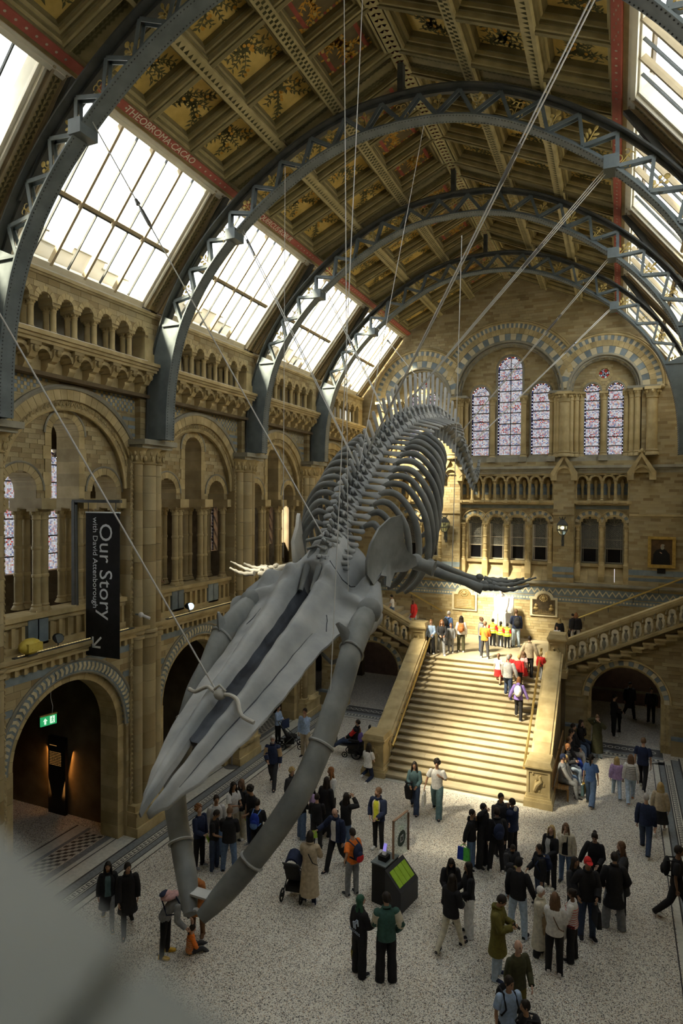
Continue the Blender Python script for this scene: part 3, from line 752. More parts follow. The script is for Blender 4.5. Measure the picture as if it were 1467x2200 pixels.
# ---------------------------------------------------------------- floor
def terrazzo():
    m = bpy.data.materials.new('terrazzo'); m.use_nodes = True; nt = m.node_tree; N = nt.nodes; Lk = nt.links.new; p = N['Principled BSDF']
    tc = N.new('ShaderNodeTexCoord'); vo = N.new('ShaderNodeTexVoronoi'); vo.inputs['Scale'].default_value = 58; Lk(tc.outputs['Object'], vo.inputs['Vector'])
    sp = N.new('ShaderNodeSeparateColor'); Lk(vo.outputs['Color'], sp.inputs[0])
    cr = N.new('ShaderNodeValToRGB'); cr.color_ramp.interpolation = 'CONSTANT'; e = cr.color_ramp.elements
    st = [(0, (.70, .68, .60)), (.36, (.60, .55, .45)), (.58, (.36, .34, .30)), (.74, (.07, .065, .06)), (.90, (.42, .29, .18)), (.94, (.80, .78, .70))]
    while len(e) < len(st): e.new(.5)
    for i, (q, c) in enumerate(st): e[i].position = q; e[i].color = (*c, 1)
    Lk(sp.outputs[0], cr.inputs[0])
    no = N.new('ShaderNodeTexNoise'); no.inputs['Scale'].default_value = .5; no.inputs['Detail'].default_value = 3; Lk(tc.outputs['Object'], no.inputs['Vector'])
    mr = N.new('ShaderNodeMapRange'); mr.inputs[3].default_value = .8; mr.inputs[4].default_value = 1.15; Lk(no.outputs[0], mr.inputs[0])
    mx = N.new('ShaderNodeMix'); mx.data_type = 'RGBA'; mx.blend_type = 'MULTIPLY'; mx.inputs[0].default_value = 1; Lk(cr.outputs[0], mx.inputs[6]); Lk(mr.outputs[0], mx.inputs[7]); Lk(mx.outputs[2], p.inputs['Base Color'])
    p.inputs['Roughness'].default_value = .38; p.inputs['Specular IOR Level'].default_value = .35; MATS['terrazzo'] = m
terrazzo()
M('mos_white', (.50, .50, .44), (.62, .61, .54), scale=9, rough=.45); M('mos_grey', (.15, .17, .18), (.22, .24, .25), scale=14, rough=.45); M('mos_black', (.03, .03, .03), (.06, .06, .06), scale=20, rough=.45)
floor = root('floor', kind='structure')
m = MB(); m.box(-18.4, 8, -9, 36, -.2, 0); m.build('terrazzo_field', MATS['terrazzo'], floor)
m = MB(); e = .004
def strip(x0, x1, y0, y1, mi): m.box(x0, x1, y0, y1, -.01, e, mi)
for s in (-1, 1):
    X = lambda v: (XC - 6.745 - v) if s < 0 else (XC + 6.47 + v)
    y1 = 27.0 if s > 0 else 28.2
    for a, b, c in ((0, .03, 2), (.05, .2, 0), (.2, .24, 2), (.24, .4, 1), (.4, .44, 2), (.44, .66, 0), (.66, .7, 2), (.7, .94, 1), (.94, 1.0, 2)):
        p0, p1 = sorted((X(a), X(b))); strip(p0, p1, -4, y1 + a * .9 if s > 0 else y1, c)
    if s < 0:
        for a, b, c in ((1.0, 1.5, 0), (1.5, 1.54, 2), (1.54, 1.68, 0), (1.68, 1.9, 1)): strip(X(b), X(a), -4, y1, c)
    n = int(31 / .155)
    for i in range(n):
        y = -3.5 + i * .155
        if y > y1 - .1: break
        k = [(.48, .50, 0, .155), (.50, .60, 0, .022), (.58, .60, .0, .09), (.54, .58, .068, .09), (.54, .56, .068, .155)]
        for a, b, c, d in ((.47, .495, 0, .155), (.495, .62, 0, .03), (.60, .62, .0, .10), (.54, .60, .075, .10)):
            p0, p1 = sorted((X(a), X(b))); m.box(p0, p1, y + c, y + d, 0, .007, 2)
for a, b, c in ((26.9, 26.93, 2), (26.95, 27.1, 0), (27.12, 27.2, 1), (27.2, 27.44, 0), (27.44, 27.7, 1), (27.7, 28.5, 2), (28.55, 28.62, 0), (28.9, 28.98, 0)):
    for x0, x1 in ((-1.9, 1.75), (-11.9, -8.5)): strip(x0, x1, a, b, c)
for x0, x1 in ((-1.85, 1.7), (-11.85, -8.5)):
    n = int((x1 - x0) / .16)
    for i in range(n):
        x = x0 + i * .16; m.box(x, x + .08, 27.24, 27.38, 0, .007, 2); 
    n = int((x1 - x0) / .26)
    for i in range(n):
        x = x0 + (i + .5) * .26
        for q in range(10):
            A0, A1 = 2 * pi * q / 10, 2 * pi * (q + 1) / 10
            m.prism([(x + r * cos(A), 28.1 + r * 1.25 * sin(A), .004) for r, A in ((.08, A0), (.12, A0), (.12, A1), (.08, A1))], (0, 0, .003), 0)
# lozenge chequer in front of the chapels
for yc in BAYS[:3]:
    for j in range(5):
        for i in range(26):
            y = yc - 1.7 + i * .13; x = -14.45 + j * .12
            if (i + j) % 2 == 0: m.prism([(x, y, .003), (x + .12, y + .05, .003), (x + .12, y + .16, .003), (x, y + .11, .003)], (0, 0, .004), 0)
            else: m.prism([(x, y, .003), (x + .12, y + .05, .003), (x + .12, y + .16, .003), (x, y + .11, .003)], (0, 0, .003), 2)
    for a, b, c in ((-14.62, -14.5, 1), (-15.0, -14.62, 0), (-15.06, -15.0, 2), (-15.2, -15.12, 0)): strip(a, b, yc - 1.9, yc + 1.9, c)
m.build('mosaic_border', [MATS['mos_white'], MATS['mos_grey'], MATS['mos_black']], floor, stuff=True)

# ---------------------------------------------------------------- staircase
st = root('staircase', (XC, 21.6, 0), kind='structure'); SO = Vector((XC, 21.6, 0))
NS, RI, TR = 20, .16, .285; YT = NS * TR - TR
HWI = 2.51
for j in range(NS):
    m = MB(); y0 = j * TR; z0, z1 = j * RI, (j + 1) * RI; w = HWI + (.0 if j else .45)
    m.box(-HWI - .02, HWI + .02, y0 + .03, y0 + TR + .5, max(0, z0 - .05), z1 - .035)
    if j:
        for q in range(4):
            m.box(-HWI + q * 2 * HWI / 4 + .002, -HWI + (q + 1) * 2 * HWI / 4 - .002, y0 - .045, min(y0 + TR + .2, YT + .189), z1 - .035, z1)
    else:
        P = [(-HWI - .3, .5), (-HWI - .1, -.1), (HWI + .1, -.1)] + [(HWI + .2 + .38 * sin(t), .28 - .38 * cos(t)) for t in (0, .3, .6, .9, 1.2, 1.57)] + [(HWI + .58, .5)]
        m.prism([(x, y, z1 - .05) for x, y in P], (0, 0, .05)); m.prism([(x * .985, y * .9 + .04, 0) for x, y in P], (0, 0, z1 - .05))
    m.build('step', MATS['tread'], st)
m = MB(); P = [(-HWI - .5, .6), (-HWI - .3, -.25), (HWI + .1, -.25)] + [(HWI + .2 + .55 * sin(t), .3 - .55 * cos(t)) for t in (0, .3, .6, .9, 1.2, 1.57)] + [(HWI + .95, .4), (HWI + 1.0, .6)]
m.prism([(x, y, 0) for x, y in P], (0, 0, .012)); m.build('kerb_border', MATS['mos_white'], st)
YT = NS * TR - TR       # landing edge
m = MB(); m.box(-3.3, 3.3, YT + .19, 32.35 - 21.6, 2.9, 3.2); m.build('landing', MATS['tread'], st)
for s in (-1, 1):
    x0, x1 = sorted((s * HWI, s * (HWI + .66)))
    # flank wall rising with the flight
    m = MB(); ya, yb = .55, YT + .1; za, zb = .95, 3.75; n = 11
    for i in range(n):
        t0, t1 = i / n, (i + 1) / n; Y0, Y1 = ya + (yb - ya) * t0 + .003, ya + (yb - ya) * t1 - .003; Z0, Z1 = za + (zb - za) * t0, za + (zb - za) * t1
        m.hexa([(x0 + .06, Y0, -.0), (x1 - .06, Y0, 0), (x1 - .06, Y1, 0), (x0 + .06, Y1, 0), (x0 + .06, Y0, Z0), (x1 - .06, Y0, Z0), (x1 - .06, Y1, Z1), (x0 + .06, Y1, Z1)], 0)
    m.build('flank_wall', MATS['stone'], st)
    m = MB()
    for i in range(n):
        t0, t1 = i / n, (i + 1) / n; Y0, Y1 = ya + (yb - ya) * t0 + .003, ya + (yb - ya) * t1 - .003; Z0, Z1 = za + (zb - za) * t0, za + (zb - za) * t1
        for a, b, h0, h1 in ((x0 - .02, x1 + .02, 0, .1), (x0 + .06, x1 - .06, .1, .16)):
            m.hexa([(a, Y0, Z0 + h0), (b, Y0, Z0 + h0), (b, Y1, Z1 + h0), (a, Y1, Z1 + h0), (a, Y0, Z0 + h1), (b, Y0, Z0 + h1), (b, Y1, Z1 + h1), (a, Y1, Z1 + h1)])
    m.build('flank_coping', MATS['stone'], st)
    m = MB(); xi = s * HWI; n2 = 16        # carved inner face: running leaf blocks
    for i in range(n2):
        t = (i + .5) / n2; Y = ya + (yb - ya) * t; Z = za + (zb - za) * t
        m.ball((xi + s * .05, Y, Z - .22), (.05, .12, .14), 6, 5); m.ball((xi + s * .05, Y + .14, Z - .42), (.04, .09, .1), 6, 4)
    m.build('carved_scroll', MATS['stone_grey'], st, stuff=True)
    # brass handrail
    xr = xi - s * .17
    m = MB(); m.tube([(xr, .45, 1.0), (xr, .6, 1.08), (xr, YT + .0, 3.98), (xr, YT + .12, 3.95)], .042, 8); m.build('handrail', MATS['brass'], st, True)
    for i in range(5):
        t = (i + .4) / 5; m = MB(); Y = .6 + (YT - .6) * t; Z = 1.08 + 2.9 * t
        m.tube([(xi + s * .06, Y, Z - .2), (xr + s * .04, Y, Z - .16), (xr, Y, Z - .04)], .015, 6); m.build('rail_bracket', MATS['iron_dark'], st, True)
def newel(cx, y0, z0, w, d, h, par, nm='newel_post'):
    p = root(nm, (cx, y0 + d / 2, z0)); p.parent = par; a, b = w / 2, d / 2
    m = MB()
    for e, za, zb in ((.09, 0, .14 * h), (.06, .14 * h, .2 * h), (.02, .2 * h, .24 * h)): m.box(-a - e, a + e, -b - e, b + e, za, zb)
    m.box(-a + .03, a - .03, -b + .03, b - .03, .24 * h, .82 * h)
    f = .07
    for x0, x1, zz0, zz1 in ((-a, -a + f, .24, .82), (a - f, a, .24, .82), (-a + f, a - f, .24, .3), (-a + f, a - f, .76, .82)):
        m.box(x0, x1, -b, -b + .05, zz0 * h, zz1 * h); m.box(x0, x1, b - .05, b, zz0 * h, zz1 * h)
    for y0_, y1_, zz0, zz1 in ((-b, -b + f, .24, .82), (b - f, b, .24, .82), (-b + f, b - f, .24, .3), (-b + f, b - f, .76, .82)):
        m.box(-a - .003, -a + .05, y0_ + .003, y1_ - .003, zz0 * h + .002, zz1 * h - .002); m.box(a - .05, a + .003, y0_ + .003, y1_ - .003, zz0 * h + .002, zz1 * h - .002)
    for e, za, zb in ((.03, .82, .86), (.07, .86, .9)): m.box(-a - e, a + e, -b - e, b + e, za * h, zb * h)
    c = .05; m.hexa([(-a - c, -b - c, .9 * h), (a + c, -b - c, .9 * h), (a + c, b + c, .9 * h), (-a - c, b + c, .9 * h), (-a, -b, h), (a, -b, h), (a, b, h), (-a, b, h)])
    m.build('pedestal', MATS['stone'], p)
    m = MB(); r2 = random.Random(int(cx * 100))
    for k in range(9):
        z = (.34 + .4 * r2.random()) * h; x = (r2.random() - .5) * (w - .3); m.ball((x, -b + .03, z), (.03 + .05 * r2.random(), .035, .05 + .06 * r2.random()), 6, 5)
    m.tube([(-.12, -b + .02, .36 * h), (-.05, -b + .0, .5 * h), (.08, -b, .58 * h), (.03, -b + .01, .68 * h)], [.05, .08, .06, .04], 7)
    m.build('relief_carving', MATS['stone'], p, True); return p
for s in (-1, 1):
    newel(s * (HWI + .36), -.12, 0, .74, .8, 1.5, st)
    newel(s * (HWI + .42), YT + .1, 2.85, .64, .66, 1.75, st)
# side flights against the far wall, open balustrades over the arches
TX, TZ, NSD = .41, .196, 13
for s in (-1, 1):
    X0 = HWI + .72
    for j in range(NSD):
        xa, xb = X0 + j * TX, X0 + (j + 1) * TX; z1 = 3.2 + (j + 1) * TZ
        if xb > 8.18: xb = 8.12
        if xa > 8: break
        m = MB(); a, b = sorted((s * (xa - .03), s * (xb + .0)))
        m.box(a, b, 28.25 - 21.6, 32.35 - 21.6, z1 - .45, z1 - .04); m.box(a, b, 28.2 - 21.6 - .14, 32.35 - 21.6, z1 - .04, z1)
        m.build('step', MATS['tread'], st)
    BF = lambda x, z, d: (s * x, 28.1 - 21.6 - d, z)      # balustrade plane
    sl = TZ / TX
    L1 = 8.05 - X0 + .1
    def slab(m, z0, z1, d0, d1, x0=X0 - .12, x1=8.05, mi=0):
        P = []
        for z in (z0, z1):
            P += [BF(x0, z + 3.2 + sl * (x0 - X0), d0), BF(x1, z + 3.2 + sl * (x1 - X0), d0), BF(x1, z + 3.2 + sl * (x1 - X0), d1), BF(x0, z + 3.2 + sl * (x0 - X0), d1)]
        m.orient(P, mi)
    m = MB(); slab(m, .84, .98, -.26, .26); slab(m, .98, 1.06, -.2, .2); m.build('balustrade_coping', MATS['stone'], st)
    m = MB(); n = 12
    for k in range(n):
        x = X0 + .02 + (k + .5) * TX; z = 3.2 + sl * (x - X0); r = .135
        for q in range(8):
            A0, A1 = pi * q / 8, pi * (q + 1) / 8
            t = lambda A, R, d: BF(x + R * cos(A), z + .62 + R * sin(A) , d)
            top = lambda A, d: BF(x + TX / 2 * cos(A) / max(abs(cos(A)), abs(sin(A)), .3) if 0 else x + TX / 2 * max(-1, min(1, cos(A) * 1.5)), z + .86 + sl * TX / 2 * max(-1, min(1, cos(A) * 1.5)), d)
            m.orient([t(A0, r, -.14), top(A0, -.14), top(A0, .14), t(A0, r, .14), t(A1, r, -.14), top(A1, -.14), top(A1, .14), t(A1, r, .14)])
        for sg in (-1, 1): m.fbox(BF, x + sg * r, x + sg * TX / 2, z + .52, z + .66 , -.14, .14)
    m.build('balustrade_arch', MATS['stone'], st)
    for k in range(n + 1):
        x = X0 + .02 + k * TX; inst('baluster', BALC, st, Vector(BF(x, 3.24 + sl * (x - X0) - .02, 0)) ) if 0 else None
    bm_ = MB(); bm_.lathe([(.07, 0), (.07, .06), (.05, .09), (.05, .42), (.07, .46), (.085, .54)], seg=8); CB = bm_.mesh('colonette', MATS['stone'], True)
    bm_ = MB(); bm_.lathe([(.06, 0), (.06, .05), (.04, .08), (.085, .2), (.07, .32), (.035, .4), (.06, .46), (.06, .5)], seg=8); BB = bm_.mesh('baluster', MATS['stone_grey'], True)
    for k in range(n + 1):
        x = X0 + .02 + k * TX; inst('colonette', CB, st, BF(x, 3.2 + sl * (x - X0) + .06, 0))
        if k < n: x += TX / 2; inst('baluster', BB, st, BF(x, 3.2 + sl * (x - X0) + .06, .03))
    m = MB(); slab(m, -.06, .07, -.2, .2)
    for k in range(n): 
        x = X0 + k * TX; z = 3.2 + sl * (x - X0) - .1; m.fbox(BF, x, x + TX + .06, z - .14, z - .06, -.1, .16); m.fbox(BF, x + .03, x + TX, z - .3, z - .14, -.1, .1)
    m.build('string_moulding', MATS['stone'], st)
    m = MB(); m.tube([(s * (X0 - .1), 32.2 - 21.6, 4.3), (s * 8.0, 32.2 - 21.6, 4.3 + sl * (8.1 - X0) + .05)], .045, 8); m.build('handrail', MATS['brass'], st, True)
    for k in range(5):
        m = MB(); x = X0 + .5 + k * 1.05; z = 4.3 + sl * (x - X0 + .1); m.tube([(s * x, 32.33 - 21.6, z - .25), (s * x, 32.2 - 21.6, z - .2), (s * x, 32.2 - 21.6, z - .03)], .018, 6); m.build('rail_bracket', MATS['iron_dark'], st, True)
# arched walls under the side flights
GW = fy(28.24)
for s, nm in ((-1, 'wall_under_left_flight'), (1, 'wall_under_right_flight')):
    w = root(nm, kind='structure'); c = XC + s * 5.52; X0 = HWI + .72
    lo, hi = sorted((XC + s * (HWI + .55), XC + s * 8.14))
    def clip(z, s=s):
        t = max(0, (z + .28 - 3.2) / (TZ / TX)) + HWI + .6
        if z < 2.95: t = HWI + .5
        if t > 8.1: return None
        return tuple(sorted((XC + s * t, XC + s * 8.14)))
    wall(w, GW, lo, hi, 0, 5.3, [arch_hole(c, 1.56, 1.95, 0)], ch=.15, bl=.45, th=.5, clip=clip, nind=60 if s > 0 else 0)
    ring(w, 'voussoir', GW, c, 1.95, 1.39, 1.59, -.5, .02, 25, [MATS['cream'], MATS['blue']], mi=lambda i: i % 2)
    ring(w, 'arch_stone', GW, c, 1.95, 1.3, 1.39, -.5, -.05, 21, [MATS['stone']], one=True)
    m = MB(); m.tube(arc_pts(GW, c, 1.95, 1.64, .03, 30), .045, 6); m.tube(arc_pts(GW, c, 1.95, 1.39, .0, 30), .03, 6); m.fbox(GW, c - 2.5, c - 1.62, 1.88, 1.98, 0, .06); m.fbox(GW, c + 1.62, c + 2.5, 1.88, 1.98, 0, .06); m.build('hood_mould', MATS['stone'], w, True)
    m = MB()
    for q in (-1, 1):
        for j in range(12):
            m.fbox(GW, c + q * 1.3, c + q * (1.56 if j % 2 else 1.6), j * .1625 + .003, (j + 1) * .1625 - .003, -.5, .01 + rnd.random() * .01)
            m.ball(GW(c + q * 1.44, j * .1625 + .08, .02), (.05, .03, .07), 5, 4)
    m.build('jamb_stone', MATS['stone'], w)
    m = MB()
    for a, b in ((lo, c - 1.66), (c + 1.66, hi)):
        if b - a > .1: m.fbox(GW, a, b, 0, .62, 0, .2); m.fbox(GW, a, b, .62, .72, 0, .24, 1)
    m.build('baseboard_stone', [MATS['brick'], MATS['blue']], w)
# passages behind the two arches
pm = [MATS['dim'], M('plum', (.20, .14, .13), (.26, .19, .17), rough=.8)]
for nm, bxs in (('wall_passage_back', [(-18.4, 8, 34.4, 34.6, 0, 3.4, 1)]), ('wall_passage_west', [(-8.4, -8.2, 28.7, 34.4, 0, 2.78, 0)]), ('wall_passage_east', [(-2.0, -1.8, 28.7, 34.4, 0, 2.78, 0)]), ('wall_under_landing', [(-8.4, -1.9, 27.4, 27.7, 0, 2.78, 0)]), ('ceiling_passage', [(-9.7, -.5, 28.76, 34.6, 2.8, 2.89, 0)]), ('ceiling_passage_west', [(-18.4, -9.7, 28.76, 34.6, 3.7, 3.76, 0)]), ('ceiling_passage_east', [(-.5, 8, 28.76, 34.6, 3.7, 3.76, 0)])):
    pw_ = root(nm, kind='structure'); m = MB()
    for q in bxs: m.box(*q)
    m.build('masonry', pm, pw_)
    if nm == 'wall_passage_back': pw = pw_
PWF = fy(34.38)
m = MB(); m.fbox(PWF, -1.8, 5, 2.35, 2.55, 0, .03, 0); m.fbox(PWF, -1.8, 5, .6, .72, 0, .03, 0); m.fbox(PWF, -1.8, 5, 2.0, 2.12, 0, .03, 1)
for i in range(24): m.fbox(PWF, -1.7 + i * .2, -1.6 + i * .2, 2.4, 2.5, .03, .04, 1)
m.fbox(PWF, -.2, 1.3, 2.62, 2.95, 0, .05, 2)
for x in (.0, .16, .3, .46, .6, .74, .95, 1.08): m.fbox(PWF, x - .05, x + .05, 2.7, 2.86, .05, .06, 0); m.fbox(PWF, x - .02, x + .02, 2.74, 2.82, .06, .07, 2)
m.build('frieze', [MATS['stone_grey'], MATS['blue'], MATS['dark']], pw)

# ---------------------------------------------------------------- shell out of sight: right and entrance walls
wall_right = root('wall_right', kind='structure'); m = MB(); m.box(XR, XR + .6, -9, 34.6, 0, 15.5); m.build('masonry', MATS['stone'], wall_right)
wall_back = root('wall_back', kind='structure'); m = MB(); m.box(-18.5, 8, -9.4, -9, 0, 22); m.box(-13.9, XL, -9, 4, 0, 15.5); m.box(-18.7, XL - .5, 3.6, 4, 0, 13.2); m.build('masonry', MATS['stone'], wall_back)
# ---------------------------------------------------------------- roof: coffered ceiling, rooflights, iron ribs
ceiling = root('ceiling', kind='structure')
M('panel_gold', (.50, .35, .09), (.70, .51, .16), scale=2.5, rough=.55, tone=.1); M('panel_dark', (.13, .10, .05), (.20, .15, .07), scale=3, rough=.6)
M('leaf_paint', (.10, .095, .035), (.15, .14, .06), rough=.6); M('fruit_paint', (.55, .28, .03), (.66, .36, .06), rough=.5); M('red_paint', (.30, .07, .05), (.38, .10, .07), scale=5, rough=.6)
M('ceil_wood', (.35, .295, .14), (.46, .39, .20), scale=3, rough=.55); M('ceil_wood2', (.17, .145, .065), (.24, .205, .10), scale=3, rough=.6)
EAVE, ZE, ZR = 5.12, 18.72, 21.05
SLEN = sqrt(EAVE ** 2 + (ZR - ZE) ** 2)
def slope(s):
    ux = Vector((-s * EAVE, 0, ZR - ZE)).normalized(); up = Vector((s * (ZR - ZE), 0, EAVE)).normalized()
    o = Vector((XC + s * EAVE, 0, ZE))
    return lambda u, v, w: o + ux * u + Vector((0, v, 0)) + up * w
def sbox(m, f, u0, u1, v0, v1, w0, w1, mi=0, tone=None):
    m.orient([f(u0, v0, w0), f(u1, v0, w0), f(u1, v1, w0), f(u0, v1, w0), f(u0, v0, w1), f(u1, v0, w1), f(u1, v1, w1), f(u0, v1, w1)], mi, tone)
PV = (5.55 - .9) / 3; PU = (SLEN - .3) / 3
def foliage(seed, dark):
    r = random.Random(seed); m = MB(); W, H = PU - .5, PV - .42
    def leaf(x, y, a, L, w, mi):
        c, s_ = cos(a), sin(a); P = [(0, 0), (L * .35, w), (L, 0), (L * .35, -w)]
        m.add([(x + c * p - s_ * q, y + s_ * p + c * q, 0) for p, q in P], [(0, 3, 2, 1)], mi)
    def stem(pts, w):
        for (x0, y0), (x1, y1) in zip(pts, pts[1:]):
            a = atan2(y1 - y0, x1 - x0); dx, dy = -sin(a) * w, cos(a) * w
            m.add([(x0 + dx, y0 + dy, 0), (x0 - dx, y0 - dy, 0), (x1 - dx, y1 - dy, 0), (x1 + dx, y1 + dy, 0)], [(0, 3, 2, 1) if 0 else (0, 1, 2, 3)], 0)
    for b in range(9):
        y = -H / 2 + .1 + r.random() * .15; x = (b - 4) / 9 * W * .9 + (r.random() - .5) * .1; a = pi / 2 + (b - 4) * .42; pts = [(x, y)]
        for k in range(9):
            a += (r.random() - .5) * .7; x += cos(a) * H / 9; y += sin(a) * H / 9
            if abs(x) > W / 2 - .08 or abs(y) > H / 2 - .08: break
            pts.append((x, y))
            for t in (-1, 1):
                aa = a + t * (.6 + r.random() * .6); leaf(x, y, aa, .11 + r.random() * .08, .022 + r.random() * .014, 0)
            if r.random() < .16: m.add([(x + .06 * t + .042 * cos(q * pi / 4), y + .07 + .05 * sin(q * pi / 4), .002) for q in range(8)], [tuple(range(8))], 1)
        stem(pts, .012)
    if dark:
        for i in range(16):
            for yy in (-H / 2 + .08, H / 2 - .08): m.add([((-.5 + (i + .5) / 16) * W + .04 * cos(q * pi / 3), yy + .04 * sin(q * pi / 3), .002) for q in range(6)], [tuple(range(6))], i % 3)
        for xx in (-W / 2 + .16, W / 2 - .16): m.add([(xx - .05, -H / 2, .001), (xx + .05, -H / 2, .001), (xx + .05, H / 2, .001), (xx - .05, H / 2, .001)], [(0, 1, 2, 3)], 2)
    me = m.mesh('painted_foliage', [MATS['leaf_paint'], MATS['fruit_paint'], MATS['red_paint']] if not dark else [MATS['fruit_paint'], MATS['gilt'], MATS['red_paint']])
    return me
FOL = [foliage(k, False) for k in range(5)] + [foliage(20 + k, True) for k in range(2)]
def frame_mesh():
    m = MB()
    for k, (e, w0, w1, mi) in enumerate(((-.03, -.02, .12, 0), (.02, .06, .2, 1), (.07, .12, .3, 0), (.11, .2, .36, 1))):
        a, b = PU / 2 - .1 - e, PV / 2 - .08 - e; t = .055
        for x0, x1, y0, y1 in ((-a, -a + t, -b, b), (a - t, a, -b, b), (-a + t, a - t, -b, -b + t), (-a + t, a - t, b - t, b)): m.box(x0, x1, y0, y1, w0, w1, mi)
    return m.mesh('coffer_moulding', [MATS['ceil_wood'], MATS['ceil_wood2']])
FRM = frame_mesh()
_m = MB(); _m.box(-PU / 2 + .12, PU / 2 - .12, -PV / 2 + .12, PV / 2 - .12, .33, .4); PANL = _m.mesh('panel', MATS['panel_gold']); 
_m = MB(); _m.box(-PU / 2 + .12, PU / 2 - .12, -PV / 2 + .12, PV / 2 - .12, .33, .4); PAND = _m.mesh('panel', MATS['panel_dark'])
PYS = [4.3 - 5.55] + [4.3] + PY
BANDTXT = {2: 'THEOBROMA·CACAO', 3: 'QUERCUS·ROBUR'}
def lettering(txt, size, mat, parent, mw, name='lettering', ext=.002, align='CENTER'):
    cu = bpy.data.curves.new('t', 'FONT'); cu.body = txt; cu.size = size; cu.extrude = ext; cu.align_x = align; cu.align_y = 'CENTER'; cu.resolution_u = 3; cu.offset = 0
    o = bpy.data.objects.new('t', cu); COL.objects.link(o); me = bpy.data.meshes.new_from_object(o.evaluated_get(bpy.context.evaluated_depsgraph_get())); bpy.data.objects.remove(o); me.name = name; me.materials.clear(); me.materials.append(mat)
    o = inst(name, me, parent, mw=mw); o['kind'] = 'stuff'; return o
for s in (-1, 1):
    f = slope(s); ux = (f(1, 0, 0) - f(0, 0, 0)); uw = (f(0, 0, 1) - f(0, 0, 0)); uy = uw.cross(ux)
    for b, y0 in enumerate(PYS[:-1]):
        yc = y0 + 2.775
        # beams across each bay
        for j in range(3):
            for i in range(3):
                u = .15 + (j + .5) * PU; v = yc + (i - 1) * PV; o = f(u, v, 0)
                mw = Matrix(((ux.x, uy.x, uw.x, o.x), (ux.y, uy.y, uw.y, o.y), (ux.z, uy.z, uw.z, o.z), (0, 0, 0, 1)))
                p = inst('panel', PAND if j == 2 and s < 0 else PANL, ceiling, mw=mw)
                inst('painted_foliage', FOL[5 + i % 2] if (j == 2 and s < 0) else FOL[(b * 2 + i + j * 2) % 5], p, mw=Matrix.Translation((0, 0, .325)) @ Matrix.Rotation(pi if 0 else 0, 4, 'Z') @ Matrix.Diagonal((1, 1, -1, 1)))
                inst('coffer_moulding', FRM, p)
        m = MB()
        for i in range(4):
            v = yc + (i - 1.5) * PV; sbox(m, f, .1, SLEN, v - .1, v + .1, -.03, .4); sbox(m, f, .1, SLEN, v - .05, v + .05, -.07, 0, 1)
        m.build('rafter', [MATS['ceil_wood'], MATS['ceil_wood2']], ceiling)
        # the flat wood over each rib with laurel
        m = MB(); sbox(m, f, 0, SLEN, y0 - .46, y0 + .46, .06, .4, 0); sbox(m, f, 0, SLEN, y0 - .4, y0 - .34, -.0, .1, 1); sbox(m, f, 0, SLEN, y0 + .34, y0 + .4, 0, .1, 1)
        for q in range(46):
            for t in (-1, 1):
                for e in (-1, 1):
                    u = .1 + q * .12; v = y0 + t * .2
                    m.add([f(u, v, .055), f(u + .1, v + e * .09, .05), f(u + .17, v + e * .03, .05)], [(0, 1, 2), (2, 1, 0)], 2)
        m.build('rib_board', [MATS['ceil_wood2'], MATS['ceil_wood'], MATS['leaf_paint']], ceiling)
        y1 = y0 + 5.55
        for j in range(1, 3):
            u = .15 + j * PU; m = MB(); sbox(m, f, u - .15, u + .15, y0, y1, -.08, .4, 0); sbox(m, f, u - .2, u + .2, y0, y1, .02, .3, 1)
            n = 40
            for q in range(n):
                v = y0 + (q + .5) * 5.55 / n
                if j == 1: m.add([f(u - .06, v - .05, -.083), f(u - .06, v + .05, -.083), f(u + .07, v, -.083)], [(0, 1, 2), (2, 1, 0)], 2)
                else:
                    for e in (-1, 1):
                        c = u + .05 * e; vv = v + .034 * e; m.add([f(c - .045, vv - .034, -.083), f(c + .045, vv - .034, -.083), f(c + .045, vv + .034, -.083), f(c - .045, vv + .034, -.083)], [(0, 1, 2, 3), (3, 2, 1, 0)], 2)
            m.build('purlin', [MATS['ceil_wood'], MATS['ceil_wood2'], MATS['leaf_paint']], ceiling)
        m = MB(); sbox(m, f, .0, .2, y0, y1, -.1, .4, 1); sbox(m, f, .1, .24, y0, y1, -.06, .4, 2); sbox(m, f, -.12, .0, y0, y1, -.02, .3, 0); sbox(m, f, -.2, -.12, y0, y1, -.06, .1, 3); sbox(m, f, -.3, -.2, y0, y1, -.1, .05, 3)
        # painted letters and rosettes on the red eaves band
        n = 44
        for q in range(n):
            v = y0 + .3 + q * 5.0 / n
            if s < 0 and 9 < q < 32 and BANDTXT.get(b): continue
            if s > 0 and 10 < q < 28: 
                u = .05 + .04 * (q * 7 % 3); m.add([f(u, v, -.103), f(u + .018, v, -.103), f(u + .018, v + .06, -.103), f(u, v + .06, -.103)], [(0, 1, 2, 3), (3, 2, 1, 0)], 3)
            elif q % 2: m.add([f(.1 + .03 * cos(t * pi / 3), v + .03 * sin(t * pi / 3), -.103) for t in range(6)], [tuple(range(6)), tuple(range(5, -1, -1))], 3)
        if s < 0 and BANDTXT.get(b):
            o = f(.1, y0 + 2.55, -.104); X_ = Vector((0, 1, 0)); Y_ = ux; Z_ = X_.cross(Y_)
            lettering(BANDTXT[b], .25, MATS['paint'], ceiling, Matrix(((X_.x, Y_.x, Z_.x, o.x), (X_.y, Y_.y, Z_.y, o.y), (X_.z, Y_.z, Z_.z, o.z), (0, 0, 0, 1))))
        m.build('eaves_band', [MATS['ceil_wood'], MATS['red_paint'], MATS['ceil_wood2'], MATS['paint']], ceiling)
m = MB(); f1, f2 = slope(-1), slope(1)
